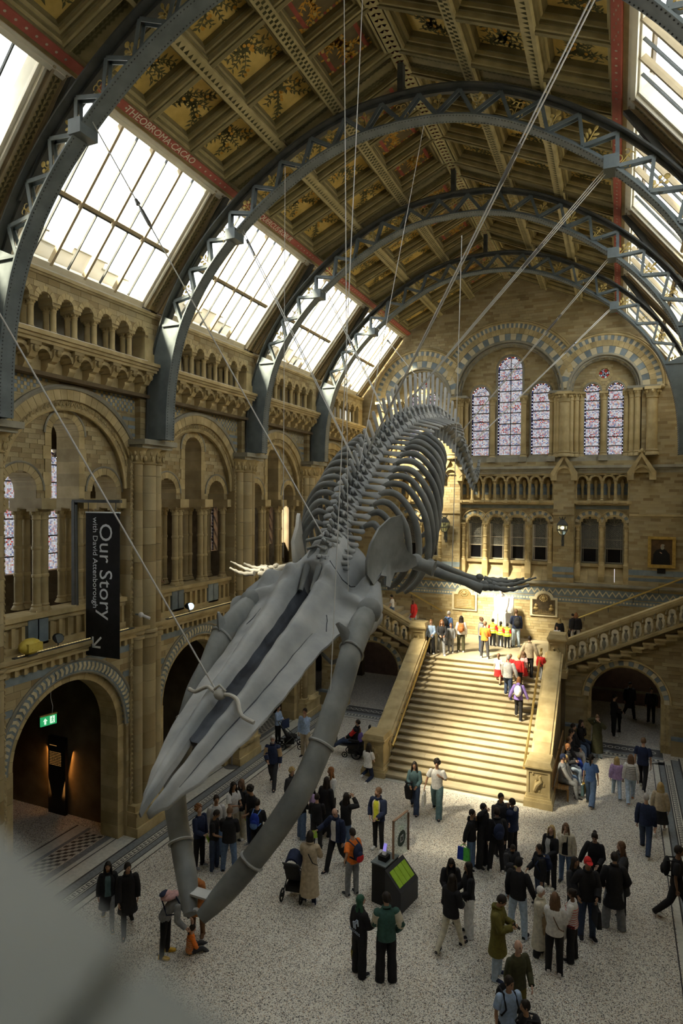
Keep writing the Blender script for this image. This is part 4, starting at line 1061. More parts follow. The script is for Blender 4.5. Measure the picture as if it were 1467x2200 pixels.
for y0 in PYS[:-1]:
    m.box(XC - .16, XC + .16, y0, y0 + 5.55, ZR - .12, ZR + .25)
    for q in range(30):
        v = y0 + q * .185
        for e in (-1, 1): m.add([(XC + e * .0, v, ZR - .123), (XC + e * .12, v + .05, ZR - .123), (XC + e * .05, v + .1, ZR - .123)], [(0, 1, 2), (2, 1, 0)], 1)
m.build('ridge_beam', [MATS['ceil_wood'], MATS['red_paint']], ceiling)
m = MB()
for f in (f1, f2): sbox(m, f, -.4, SLEN + .4, -9.4, 32.9, .42, .6)
for f in (f1, f2): sbox(m, f, -.2, SLEN, -9.4, -1.3, .2, .42)
m.build('roof_deck', MATS['dim'], ceiling)

# rooflights: sloped glazing between wall head and eaves
GB, GT = (7.72, 15.72), (5.42, 18.62)
def glz(s):
    a = Vector((XC + s * GB[0], 0, GB[1])); b = Vector((XC + s * GT[0], 0, GT[1])); L = (b - a).length; ux = (b - a) / L; up = Vector((s * (GT[1] - GB[1]), 0, GB[0] - GT[0])).normalized()
    return (lambda u, v, w: a + ux * u + Vector((0, v, 0)) + up * w), L
for s in (-1, 1):
    f, L = glz(s)
    for b, y0 in enumerate(PYS[:-1]):
        NWIN[0] += 1; w = root('window_%d' % NWIN[0], f(0, y0 + 2.775, 0), kind='structure'); o = w.location.copy()
        g = lambda u, v, ww: f(u, v + y0 + 2.775, ww) - o
        A = 5.55 / 2 - .62
        m = MB()
        for sg in (-1, 1):
            for (v0, v1, w0, w1, mi) in ((A, A + .08, -.04, .35, 0), (A + .08, A + .14, -.12, .2, 0), (A + .14, A + .2, -.06, .2, 1), (A + .2, A + .26, -.16, .2, 1), (A + .26, A + .52, -.1, .2, 2), (A + .52, A + .6, -.18, .2, 1)):
                sbox(m, g, -.05, L + .1, *sorted((sg * v0, sg * v1)), w0, w1, mi)
            for q in range(30):
                for e in (-1, 1):
                    u = .05 + q * L / 30; v = sg * (A + .39); m.add([g(u, v, -.105), g(u + .09, v + e * .1, -.115), g(u + .15, v + e * .04, -.115)], [(0, 1, 2), (2, 1, 0)], 3)
        sbox(m, g, -.12, .06, -A - .1, A + .1, -.04, .2, 0); sbox(m, g, -.3, -.1, -A - .5, A + .5, -.05, .1, 4); sbox(m, g, L - .05, L + .1, -A, A, -.03, .2, 0)
        m.build('window_frame', [MATS['paint'], MATS['wood_bar'], MATS['gilt_wood'] if 'gilt_wood' in MATS else M('gilt_wood', (.36, .28, .12), (.46, .36, .17), scale=4), MATS['ceil_wood2'], MATS['white']], w)
        nb = 4
        for i in range(nb + 1):
            v = -A + 2 * A * i / nb
            if 0 < i < nb: m = MB(); sbox(m, g, 0, L, v - .035, v + .035, -.05, .08); m.build('glazing_bar', MATS['wood_bar'], w)
            if i < nb:
                v2 = v + A / nb; m = MB(); sbox(m, g, 0, L, v2 - .014, v2 + .014, -.01, .05); m.build('glazing_bar', MATS['iron_dark'], w)
                m = MB(); sbox(m, g, L * .44, L * .44 + .09, v + .06, v + 2 * A / nb - .06, -.03, .06, 0); sbox(m, g, L * .44 - .05, L * .44, v + .06, v + 2 * A / nb - .06, .0, .05, 1); m.build('transom', [MATS['wood_bar'], MATS['iron_dark']], w)
                for e in (0, 1):
                    va, vb = v + e * A / nb, v + (e + 1) * A / nb
                    for u0, u1, ww in ((.05, L * .45, .05), (L * .45, L - .03, .02)):
                        m = MB(); sbox(m, g, u0, u1, va + .015, vb - .015, ww, ww + .006); m.build('pane', MATS['pane'], w)
        m = MB()
        for q, (va, vb, uu) in enumerate(((-A, -A * .52, .62), (-A * .52, -A * .1, .34), (-A * .1, A * .42, .5), (A * .42, A * .86, .3))): sbox(m, g, -.4, uu, va, vb, .55, .95, 0); sbox(m, g, uu, uu + .04, va - .03, vb + .03, .5, 1.0, 1)
        m.build('outer_kerb', [MATS['white'], MATS['stone_grey']], w)
    m = MB(); sbox(m, f, -.5, -.02, -9, 33, .1, .5); m.build('gutter_kerb', MATS['white'], wall_left if s < 0 else wall_right)
    m = MB()
    for b, y0 in enumerate(PYS): sbox(m, f, -.3, L + .3, y0 - .12, y0 + .12, -.06, .3)
    sbox(m, f, -.3, L + .3, -9.4, -1.3, 0, .2)
    m.build('rooflight_pier', MATS['dim'], ceiling)
# ribs
IN = [(0, 19.42), (1.0, 19.36), (2.0, 19.12), (3.0, 18.68), (4.0, 18.06), (4.85, 17.4), (5.6, 16.65), (6.2, 15.85), (6.65, 15.0), (6.95, 14.0), (7.1, 13.0), (7.15, 11.76)]
def catmull(P, n):
    out = []
    for i in range(len(P) - 1):
        p0, p1, p2, p3 = P[max(i - 1, 0)], P[i], P[i + 1], P[min(i + 2, len(P) - 1)]
        for k in range(n):
            t = k / n; out.append(tuple(.5 * (2 * b + (c - a) * t + (2 * a - 5 * b + 4 * c - d) * t * t + (3 * b - a - 3 * c + d) * t ** 3) for a, b, c, d in zip(p0, p1, p2, p3)))
    return out + [P[-1]]
def resample(P, n):
    P = [Vector(p) for p in P]; L = [0]
    for a, b in zip(P, P[1:]): L.append(L[-1] + (b - a).length)
    out = []; j = 0
    for k in range(n + 1):
        d = L[-1] * k / n
        while j < len(P) - 2 and L[j + 1] < d: j += 1
        t = (d - L[j]) / max(1e-9, L[j + 1] - L[j]); out.append(P[j].lerp(P[j + 1], t))
    return out
half = catmull(IN, 6)
RIB = resample([(-x, z, 0) for x, z in reversed(half)] + [(x, z, 0) for x, z in half[1:]], 96)
def norm2(P, i):
    t = P[min(i + 1, len(P) - 1)] - P[max(i - 1, 0)]; return Vector((t.y, -t.x)).normalized() if 0 else Vector((-t.y, t.x)).normalized()
RN = [norm2(RIB, i) for i in range(97)]
def rq(i, d, y):
    i = max(0, min(96, i)); a = int(i); t = i - a; b = min(96, a + 1)
    p = RIB[a].lerp(RIB[b], t); n = RN[a].lerp(RN[b], t); return Vector((p.x + n.x * d, y, p.y + n.y * d))
DEP = .74
def RIDX(dx): return min(range(97), key=lambda i: abs(RIB[i].x - dx))
def flange(m, d0, d1, wy, i0=0, i1=96, y0=None, y1=None, st=1):
    a, b = (-wy, wy) if y0 is None else (y0, y1)
    rings = [[rq(i, d0, a), rq(i, d0, b), rq(i, d1, b), rq(i, d1, a)] for i in range(i0, i1 + 1, st)]
    m.loft([r[::-1] for r in rings])
def rib_meshes():
    R = {}
    m = MB(); flange(m, 0, .035, .2); flange(m, .035, .13, 0, y0=-.03, y1=.03); R['inner_flange'] = m.mesh('inner_flange', MATS['iron'])
    m = MB(); flange(m, DEP - .04, DEP, .22); flange(m, DEP - .12, DEP - .04, 0, y0=-.03, y1=.03); R['outer_flange'] = m.mesh('outer_flange', MATS['iron_dark'])
    for nm, (i0, i1) in (('web_plate', (0, 14)), ('web_plate.r', (82, 96))):
        m = MB(); flange(m, .03, DEP - .04, 0, i0, i1, -.16, -.14); flange(m, .03, DEP - .04, 0, i0, i1, .14, .16); e = i1 if i0 == 0 else i0
        a = rq(e, .03, -.2); b = rq(e, DEP, .2); m.box(min(a.x, b.x), max(a.x, b.x), -.2, .2, min(a.z, b.z) - .03, min(a.z, b.z) + .03)
        R[nm] = m.mesh('web_plate', MATS['iron'])
    m = MB()
    for i in range(0, 97 * 3):
        for y in (-.14, .14):
            p = rq(i / 3, -.004, y); m.ball(p, .016, 4, 3)
    R['rivet'] = m.mesh('rivet', MATS['iron_dark']); return R
RM = rib_meshes()
def sprig(v):
    m = MB(); t = .012
    if v == 0:
        m.tube([(0, 0, 0), (.02, 0, .2), (0, 0, .42)], .014, 5)
        for k, z in enumerate((.1, .2, .3)):
            for e in (-1, 1): m.ball((e * .085, 0, z + .05), (.075, t, .035), 6, 4, mat=Matrix.Rotation(-e * .7, 3, 'Y'))
        m.ball((0, 0, .46), (.04, t, .07), 6, 4)
    elif v == 1:
        for e in (-1, 1):
            m.tube([(e * (.1 + r * cos(a)), 0, .14 + r * sin(a) * 1.1) for a, r in [(q * .5, .1 - q * .006) for q in range(14)]], .014, 4); m.tube([(e * (.06 + .06 * cos(q * .6)), 0, .36 + .06 * sin(q * .6)) for q in range(9)], .012, 4)
        m.tube([(0, 0, 0), (0, 0, .42)], .012, 4)
    else:
        m.tube([(0, 0, 0), (0, 0, .4)], .012, 4)
        for x, z, r in ((-.11, .18, .06), (.11, .2, .06), (0, .44, .065), (-.09, .34, .045), (.09, .35, .045)): m.tube([(0, 0, z - .1), (x, 0, z)], .01, 4); m.ball((x, 0, z), (r, t, r), 8, 5)
    return m.mesh('leaf_ornament', MATS['gilt'])
SPR = [sprig(k) for k in range(3)]
NB = 36
names = {-1: None}
BRM = []
for k in range(NB):
    i0 = 14 + 68 * k / NB; i1 = 14 + 68 * (k + 1) / NB
    a, b = (rq(i0, .1, 0), rq(i1, DEP - .1, 0)) if k % 2 == 0 else (rq(i0, DEP - .1, 0), rq(i1, .1, 0))
    m = MB(); d = (b - a).normalized(); n = Vector((-d.z, 0, d.x)) * .042
    for y in (-.09, .05):
        m.hexa([a - n + Vector((0, y, 0)), a + n + Vector((0, y, 0)), a + n + Vector((0, y + .02, 0)), a - n + Vector((0, y + .02, 0)), b - n + Vector((0, y, 0)), b + n + Vector((0, y, 0)), b + n + Vector((0, y + .02, 0)), b - n + Vector((0, y + .02, 0))])
    BRM.append((m.mesh('brace', MATS['iron']), i0, i1))
RLAB = {0: 'riveted blue-grey iron roof arch nearest the camera, only its right haunch in view', 1: 'second riveted iron roof arch, sweeping up over the near left bay and out of frame',
        2: 'third iron roof arch, the nearest one seen whole with its crown below the ridge', 3: 'fourth iron roof arch, second of those seen whole from side to side', 4: 'farthest iron roof arch, just before the far gable wall'}
for k, y in enumerate([4.3] + PY[:4]):
    r = root('roof_arch', (XC, y, 0), RLAB[k], 'roof arch', 'iron roof arches')
    for nm in ('inner_flange', 'outer_flange', 'web_plate', 'web_plate.r'): inst(nm.split('.')[0], RM[nm], r)
    q = inst('rivet', RM['rivet'], r); q['kind'] = 'stuff'
    for j, (me, i0, i1) in enumerate(BRM):
        inst('brace', me, r)
        if j % 2 == 1:
            ic = i1; b = rq(ic, .1, 0) ; t = rq(ic, DEP, 0) - b; up = t.normalized(); rt = Vector((up.z, 0, -up.x))
            inst('leaf_ornament', SPR[(j // 2 + k) % 3], r, mw=Matrix(((rt.x, 0, up.x, b.x), (0, 1, 0, 0), (rt.z, 0, up.z, b.z), (0, 0, 0, 1))))
    m = MB(); m.box(-.07, .07, -.1, .1, 20.1, 20.98); m.build('king_post', MATS['iron_dark'], r)
    for s in (-1, 1):
        e = rq(48 + s * 30, DEP - .05, 0); m = MB(); m.orient([(e.x - .08, -.08, e.z), (e.x + .08, -.08, e.z), (e.x + .08, .08, e.z), (e.x - .08, .08, e.z), (s * 5.2 - .08, -.08, 18.55), (s * 5.2 + .08, -.08, 18.55), (s * 5.2 + .08, .08, 18.55), (s * 5.2 - .08, .08, 18.55)]); m.build('eaves_strut', MATS['iron_dark'], r)
        e = rq(RIDX(4.75 * s), .1, 0); m = MB(); m.box(e.x - .16, e.x + .16, -.24, .24, e.z - .2, e.z + .1); m.build('cable_bracket', MATS['iron'], r)
# ---------------------------------------------------------------- the whale skeleton
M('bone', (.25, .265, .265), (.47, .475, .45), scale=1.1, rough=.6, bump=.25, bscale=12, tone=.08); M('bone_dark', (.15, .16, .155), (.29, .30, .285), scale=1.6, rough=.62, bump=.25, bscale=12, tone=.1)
M('bone_pale', (.44, .43, .38), (.56, .54, .47), scale=3, rough=.6, bump=.2); M('steel', (.25, .25, .25), rough=.4, metal=.6); M('groove_shade_and_seams', (.035, .038, .045), (.09, .10, .115), scale=2.5, rough=.8)
X0 = -5.2
whale = root('whale_skeleton', (X0, 12, 9), 'huge grey whale skeleton hung on cables over the hall, skull diving towards the floor', 'skeleton')
WO = Vector((X0, 12, 9))
def wv(x, y, z): return Vector((x, y, z)) - Vector((0, 12, 9))       # x measured from the body's midline
# backbone: midline points (y, z) of the vertebral bodies
SPX = [(704, 1208), (728, 1152), (747, 1098), (771, 1045), (789, 1014), (810, 974), (830, 947), (861, 922), (887, 905), (921, 900), (942, 905), (965, 924), (984, 954), (998, 985), (1008, 1015), (1016, 1034), (1025, 1019), (1029, 990)]
SPW = []
for px, py in SPX:
    q = on_x(px, py, X0); SPW.append((q.y, q.z))
SPW = [(11.45, 8.72)] + SPW
SP = resample([(a, b, 0) for a, b in catmull(SPW, 8)], 400)
SPL = sum((SP[i + 1] - SP[i]).length for i in range(400))
# vertebra sizes along the column: t, length, body radius, spine height, process length, process width, tilt
VT = [(0, .13, .20, .12, .42, .10), (.06, .15, .19, .22, .50, .12), (.14, .21, .18, .42, .60, .22), (.26, .27, .19, .62, .68, .24), (.38, .33, .21, .86, .84, .17), (.5, .36, .23, .98, .86, .16), (.62, .37, .24, .80, .55, .15), (.72, .36, .23, .45, .28, .14), (.82, .32, .20, .22, .14, .12), (.92, .22, .13, .08, .05, .09), (1.0, .13, .05, .02, .02, .05)]
def vt(t):
    for a, b in zip(VT, VT[1:]):
        if t <= b[0]:
            k = (t - a[0]) / (b[0] - a[0]); return [x + (y - x) * k for x, y in zip(a, b)]
    return VT[-1]
def spine_at(d):
    k = max(0, min(399.99, d / SPL * 400)); i = int(k); p = SP[i].lerp(SP[i + 1], k - i); a = SP[max(0, i - 6)]; b = SP[min(400, i + 7)]; t = (b - a).normalized()
    return p, t
d = .05; VERT = []
while d < SPL - .05:
    v = vt(d / SPL); VERT.append((d + v[1] / 2, v)); d += v[1] * 1.22
for k, (d, (t, L, R, hs, tp, tw)) in enumerate(VERT):
    p, tn = spine_at(d); fwd = Vector((0, tn.x, tn.y)); up = Vector((0, -tn.y, tn.x)); rt = Vector((1, 0, 0)); o = Vector((0, p.x - 12, p.y - 9))
    P = lambda a, b, c: o + rt * a + fwd * b + up * c
    m = MB(); rg = []
    for b, r in ((-.5, .8), (-.48, 1), (-.38, 1.02), (-.1, .84), (.1, .84), (.38, 1.02), (.48, 1), (.5, .8)):
        rg.append([P(R * r * cos(2 * pi * q / 12), b * L, R * r * .92 * sin(2 * pi * q / 12)) for q in range(12)])
    m.loft(rg)
    bm_ = MATS['bone_dark'] if t > .68 else MATS['bone']
    if hs > .06:
        for s in (-1, 1): m.tube([P(s * R * .55, 0, R * .75), P(s * R * .38, -.02, R + .1), P(0, (-.25 if t < .35 else .12) * .2, R + .2)], [(.05, .09), (.045, .08), (.04, .09)], 6); m.ball(P(s * R * .55, -L * .45, R + .12), (.03, .1, .06), 6, 4)
    vb = m.build('vertebra', bm_, whale, True, 50)
    if tp > .08:          # broad wing-like side processes
        droop = -.10 if t < .3 else -.22
        for s in (-1, 1):
            sec = []; m = MB()
            for q, w, th, z in ((R * .6, .55, .07, .0), (R * .6 + (tp - R * .6) * .3, .42, .045, droop * .2), (R * .6 + (tp - R * .6) * .65, .6, .035, droop * .55), (tp * .93, .75, .035, droop * .9), (tp, .3, .02, droop)):
                e_ = tw * w * .72; back = -.05 if t < .3 else .10 * (q / tp)
                sec.append([P(s * q, back + e_ * cos(a), z * tp + th * sin(a)) for a in [2 * pi * e / 10 for e in range(10)]])
            m.loft(sec if s > 0 else [r[::-1] for r in sec]); m.build('transverse_process', bm_, vb, True, 50)
    if hs > .06:          # blade of the neural spine
        lean = -.25 if t < .35 else .12; sec = []; w = min(L * .42, .16); m = MB()
        for q, ww, th in ((R + .12, 1.05, .035), (R + .14 + hs * .4, .72, .028), (R + .14 + hs * .8, .85, .028), (R + .14 + hs, .75, .03), (R + .17 + hs, .4, .02)):
            sec.append([P(th * cos(a), lean * (q - R) + w * ww * sin(a), q) for a in [2 * pi * e / 8 for e in range(8)]])
        m.loft(sec); m.build('neural_spine', bm_, vb, True, 50)
    if .5 < t < .9:       # chevron bone below
        h = .34 * (1 - abs(t - .6) * 1.6); m = MB()
        for s in (-1, 1): m.tube([P(s * .06, L * .5, -R * .9), P(0, L * .5 + .03, -R - h)], [.04, .05], 5)
        m.build('chevron_bone', bm_, vb, True, 50)
# ribs
NR = 13
for k in range(NR):
    d = 1.25 + k * .31; p, tn = spine_at(d); t = d / SPL; f = k / (NR - 1)
    big = sin(pi * min(1, .22 + f * .9)) ** .6 if f < .6 else 1 - (f - .6) * .9
    w = (.95 + .5 * min(1, f * 3)) * (1 if f < .6 else 1 - (f - .6) * .35); h = (1.1 + 1.1 * min(1, f * 3.2)) * (1 if f < .5 else 1 - (f - .5) * 1.1); back = .12 + .28 * f
    a0 = vt(t)[4]
    prof = [(a0 - .10, -.08), (a0 + .12, .0), (a0 + (w - a0) * .55, -.10), (w * .97, -.36 * h * .8), (w * 1.02, -.6 * h), (w * .95, -.82 * h), (w * .78, -1.0 * h), (w * .60, -1.1 * h)]
    P = catmull(prof, 4)
    for s in (-1, 1):
        pts = [wv(s * x, p.x + back * (-z) + .03, p.y + z + .02) for x, z in P]; n = len(pts)
        rad = [(.045 + .025 * min(1, i / 4), .045 + .015 * min(1, i / 4)) if i < n - 3 else (.058 - .012 * (i - n + 3), .05 - .01 * (i - n + 3)) for i in range(n)]
        m = MB(); m.tube(pts, rad, 8); m.ball(pts[0], (.075, .06, .06), 7, 5); m.build('rib', MATS['bone_dark'], whale, True, 60)
# skull: heights above a plane sloping from the occiput (u = 0) to the tip of the snout (u = 6.43)
SA_, SB_ = Vector((0, -.918, -.397)), Vector((0, -.397, .918)); SO_ = wv(-.10, 12.1, 8.8)
def sk(u, w, h): return SO_ + SA_ * u + Vector((w, 0, 0)) + SB_ * h
def ip(tab, u):
    if u <= tab[0][0]: return tab[0][1]
    for a, b in zip(tab, tab[1:]):
        if u <= b[0]: k = (u - a[0]) / (b[0] - a[0]); k = k * k * (3 - 2 * k) * .5 + k * .5; return a[1] + (b[1] - a[1]) * k
    return tab[-1][1]
WOUT = [(-.18, .34), (0, .62), (.3, .84), (.7, .99), (1.2, 1.16), (1.65, 1.36), (1.98, 1.46), (2.16, 1.40), (2.30, 1.14), (2.5, .97), (3.0, .86), (3.6, .81), (4.2, .77), (4.8, .68), (5.3, .57), (5.8, .42), (6.2, .25), (6.42, .13), (6.52, .085)]
WIN_ = [(1.2, .22), (1.8, .24), (2.6, .20), (3.4, .19), (4.2, .185), (4.9, .165), (5.5, .125), (6.0, .09), (6.52, .07)]
CEN = [(-.18, .22), (0, .58), (.22, .78), (.55, .74), (1.0, .58), (1.5, .38), (2.2, .24), (3.0, .16), (4.5, .06), (6.5, 0)]
PC = [(.6, .30), (1.3, .42), (2.2, .40), (3.2, .35), (4.2, .30), (5.2, .225), (6.0, .15), (6.52, .11)]; PWD = [(.6, .12), (1.5, .17), (2.5, .155), (4, .11), (5.5, .065), (6.5, .035)]; PH = [(.5, .06), (1.2, .17), (2.5, .16), (4, .12), (5.5, .07), (6.5, .02)]
ex = math.exp
def skull_h(u, w):
    a = abs(w); W_ = ip(WOUT, u); h = ip(CEN, u) * ex(-(a / (.58 if u < 1.6 else .7)) ** 2)
    h -= .13 * (a / W_) ** 2 if u > 2.3 else .05 * a
    x = (a - ip(PC, u)) / ip(PWD, u)
    if u > .5: h += ip(PH, u) * ex(-abs(x) ** 2.6 * .8)
    h -= .50 * ex(-((a - .60) / .24) ** 2) * ex(-((u - .72) / .34) ** 2)                 # scooped temple
    h += .30 * ex(-((a - 1.06) / .20) ** 2) * ex(-((u - 1.05) / .42) ** 2)               # cheek bulge
    t = max(0, min(1, ((u - 1.35) * .55 + (a - .45) * .95) / (.55 ** 2 + .95 ** 2))); d = sqrt((u - 1.35 - .55 * t) ** 2 + (a - .45 - .95 * t) ** 2)
    h += (.20 - .06 * t) * ex(-(d / .15) ** 2) if a > .3 else 0                             # brow ridge
    if u > 2.6: h -= .025 * ex(-((a - ip(PC, u) - 1.55 * ip(PWD, u)) / .03) ** 2)
    if 1.15 < u: k = max(0, min(1, (a / ip(WIN_, u) - .55) / .5)); k = k * k * (3 - 2 * k); h = h * k + (-.07) * (1 - k)
    h += .012 * sin(5 * u + 3 * w) * sin(4 * w - u) + .008 * sin(13 * u - 7 * w)
    return h
m = MB(); NU, NI, NO = 96, 12, 42; NQ = NI + 2 * NO; top = []; bot = []
def lat(u, j):
    g = ip(WIN_, u) * .8; W_ = ip(WOUT, u)
    if j < NO: return -W_ + (W_ - g) * j / NO
    if j <= NO + NI: return -g + 2 * g * (j - NO) / NI
    return g + (W_ - g) * (j - NO - NI) / NO
for i in range(NU + 1):
    u = -.18 + 6.70 * i / NU; W_ = ip(WOUT, u)
    for j in range(NQ + 1):
        w = lat(u, j); q = w / W_; h = skull_h(u, w); th = (.11 + .30 * ex(-(u / 1.3) ** 2)) * (1 - .55 * q ** 4); uu = u + .10 * abs(q) ** 3 * (1 if u < 1.8 else 0)
        top.append(sk(uu, w, h)); bot.append(sk(uu, w * .985, h - th))
n1 = NQ + 1; N0 = len(top); m.v = [tuple(p) for p in top + bot]
def face(f, k): m.f.append(list(f)); m.m.append(k); m.t.append(.5)
for i in range(NU):
    u = -.18 + 6.70 * (i + .5) / NU
    for j in range(NQ):
        inner = NO <= j < NO + NI; cut = inner and u > 5.35
        if not cut:
            f = (i * n1 + j, i * n1 + j + 1, (i + 1) * n1 + j + 1, (i + 1) * n1 + j); face(f, 1 if inner and u > 1.35 else 0); face([N0 + v for v in f[::-1]], 0)  # central trough faces: shade painted in as dark colour over a shallow floor
    if u > 5.35:
        for j, fl in ((NO, 0), (NO + NI, 1)):
            f = [i * n1 + j, (i + 1) * n1 + j, N0 + (i + 1) * n1 + j, N0 + i * n1 + j]; face(f if fl == 0 else f[::-1], 0)
ring_ = [j for j in range(n1)] + [i * n1 + NQ for i in range(1, NU + 1)] + [NU * n1 + j for j in range(NQ - 1, -1, -1)] + [i * n1 for i in range(NU - 1, 0, -1)]
for i in range(len(ring_)):
    p0, p1 = ring_[i], ring_[(i + 1) % len(ring_)]
    if p0 >= NU * n1 + NO and p1 <= NU * n1 + NO + NI and p1 >= NU * n1 + NO and p0 <= NU * n1 + NO + NI and p0 // n1 == NU and p1 // n1 == NU: continue
    face([p1, p0, N0 + p0, N0 + p1], 0)
m.build('skull', [MATS['bone'], MATS['groove_shade_and_seams']], whale, True, 75)
for s in (-1, 1):
    for off, u0, n in ((1.5, 2.7, 17), (-1.25, 1.6, 14)):
        m = MB(); pts = []
        for q in range(n):
            u = u0 + q * .21; w = s * (ip(PC, u) + off * ip(PWD, u)); pts.append(sk(u, w, skull_h(u, w) + .002))
        if off > 0: m.tube(pts, [.004 + .007 * sin(pi * q / (n - 1)) for q in range(n)], 5); m.build('suture', MATS['groove_shade_and_seams'], whale)
    m = MB(); pts = [sk(u, s * w, skull_h(u, s * w) + .004) for u, w in ((1.02, .30), (1.12, .42), (1.16, .56), (1.14, .70), (1.2, .82))]; m.tube(pts, .010, 5); m.build('suture', MATS['groove_shade_and_seams'], whale)
    m = MB(); pts = [sk(u, s * w, skull_h(u, s * w) + .003) for u, w in ((2.2, .66), (2.32, .72), (2.4, .74), (2.55, .79))]; m.tube(pts, .008, 5); m.build('crack', MATS['groove_shade_and_seams'], whale)
    # hooked end of the cheek over the jaw joint
    m = MB(); m.tube([sk(1.0, s * 1.05, -.05), sk(1.5, s * 1.24, -.14), sk(1.95, s * 1.30, -.24), sk(2.15, s * 1.26, -.34)], [(.22, .2), (.24, .2), (.19, .16), (.08, .07)], 10, ref=SB_); m.ball(sk(1.55, s * 1.22, -.34), (.2, .26, .2), 9, 7); m.build('cheek_bone', MATS['bone'], whale, True, 70)
    m = MB(); m.tube([sk(.75, s * .10, .62), sk(1.15, s * .13, .42), sk(1.6, s * .12, .16)], [.085, .075, .045], 8, ref=SB_); m.build('nasal_bone', MATS['bone_dark'], whale, True, 70)
m = MB(); m.tube([sk(.62, -.34, .70), sk(.66, 0, .80), sk(.62, .34, .70)], .035, 7); m.tube([sk(.9, -.2, .66), sk(.86, 0, .72), sk(.9, .2, .66)], .028, 7); m.build('nasal_ridge', MATS['bone_dark'], whale, True)
m = MB(); m.lathe([(.30, -.05), (.34, .05), (.28, .16), (.18, .2)], (0, 0, 0), 12); m.v = [tuple(sk(-.12 - z, x, .30 + y)) for x, y, z in m.v]; m.build('occipital_condyle', MATS['bone'], whale, True)
# moustache-shaped steel hanger across the snout
hp = sk(4.62, 0, .20); m = MB()
m.tube(catmull([sk(4.45, -.70, .06), sk(4.55, -.50, .12), sk(4.50, -.30, .20), sk(4.58, -.14, .22), sk(4.62, 0, .19), sk(4.62, .16, .22), sk(4.66, .32, .18), sk(4.85, .48, .10), sk(4.9, .70, .05)], 4), .030, 8); m.ball(hp, (.10, .08, .08), 9, 7); m.tube([hp + Vector((-.1, 0, .06)), hp + Vector((0, .0, .14)), hp + Vector((.1, 0, .06))], .02, 6); m.build('snout_hanger', MATS['bone_pale'], whale, True)
# lower jaw
JP = [(775, 1345), (755, 1400), (735, 1470), (715, 1530), (690, 1600), (650, 1690), (600, 1770), (540, 1850), (480, 1920), (432, 1972)]
JO = [1.2, 1.25, 1.25, 1.25, 1.2, 1.1, .9, .6, .30, .09]; JR = [(.25, .19), (.26, .17), (.245, .165), (.235, .165), (.225, .165), (.215, .165), (.205, .16), (.195, .15), (.18, .14), (.10, .09)]
jp = []
for (px, py), o in zip(JP, JO):
    q = on_x(px, py, X0 + o); jp.append((o, q.y, q.z))
for s in (-1, 1):
    pts = [wv(s * o, y, z) for o, y, z in jp]; pts = [wv(s * 1.2, 10.45, 8.05)] + pts; rad = [(.17, .16)] + JR
    q = catmull([tuple(p) + r for p, r in zip(pts, rad)], 4)
    j = root('lower_jaw'); j.parent = whale
    m = MB(); m.tube([v[:3] for v in q], [(v[3], v[4]) for v in q], 14, ref=(0, -.6, .8))
    m.ball(pts[0], (.22, .26, .24), 10, 8)
    m.loft([[pts[2] + Vector((s * x * 1.0, .0 + y, z)) for x, y, z in r] for r in ([(-.05, -.14, .0), (.05, -.1, .0), (.05, .16, .0), (-.05, .12, 0)], [(-.10, -.26, .34), (-.04, -.22, .36), (-.04, -.04, .38), (-.10, -.08, .36)], [(-.14, -.34, .50), (-.11, -.32, .52), (-.11, -.26, .52), (-.14, -.28, .5)])])
    m.build('jaw_bone', MATS['bone_dark'], j, True, 70)
    for a in (2, 5, 8):
        m = MB(); c = Vector(pts[a]); t = (Vector(pts[a + 1]) - Vector(pts[a - 1])).normalized(); e = Vector((0, -.6, .8)); e = (e - t * e.dot(t)).normalized(); b = t.cross(e); r = rad[a]
        m.tube([c + e * (r[0] + .012) * cos(2 * pi * k / 16) + b * (r[1] + .012) * sin(2 * pi * k / 16) for k in range(16)], .022, 6, close=True); m.build('steel_band', MATS['bone'], j, True)
tip = wv(0, jp[-1][1], jp[-1][2]); m = MB(); m.box(-.13, .13, tip.y + .04, tip.y + .22, tip.z + .22, tip.z + .25); m.tube([tip + Vector((-.1, 0, .05)), tip + Vector((0, .02, .08)), tip + Vector((.1, 0, .05))], .03, 6); m.build('jaw_plate', MATS['bone'], whale)
m = MB(); m.tube([wv(.55, 9.9, 7.35), wv(.8, 9.75, 7.25), wv(1.15, 9.6, 7.45)], .035, 7); m.build('jaw_brace', MATS['bone_dark'], whale, True)
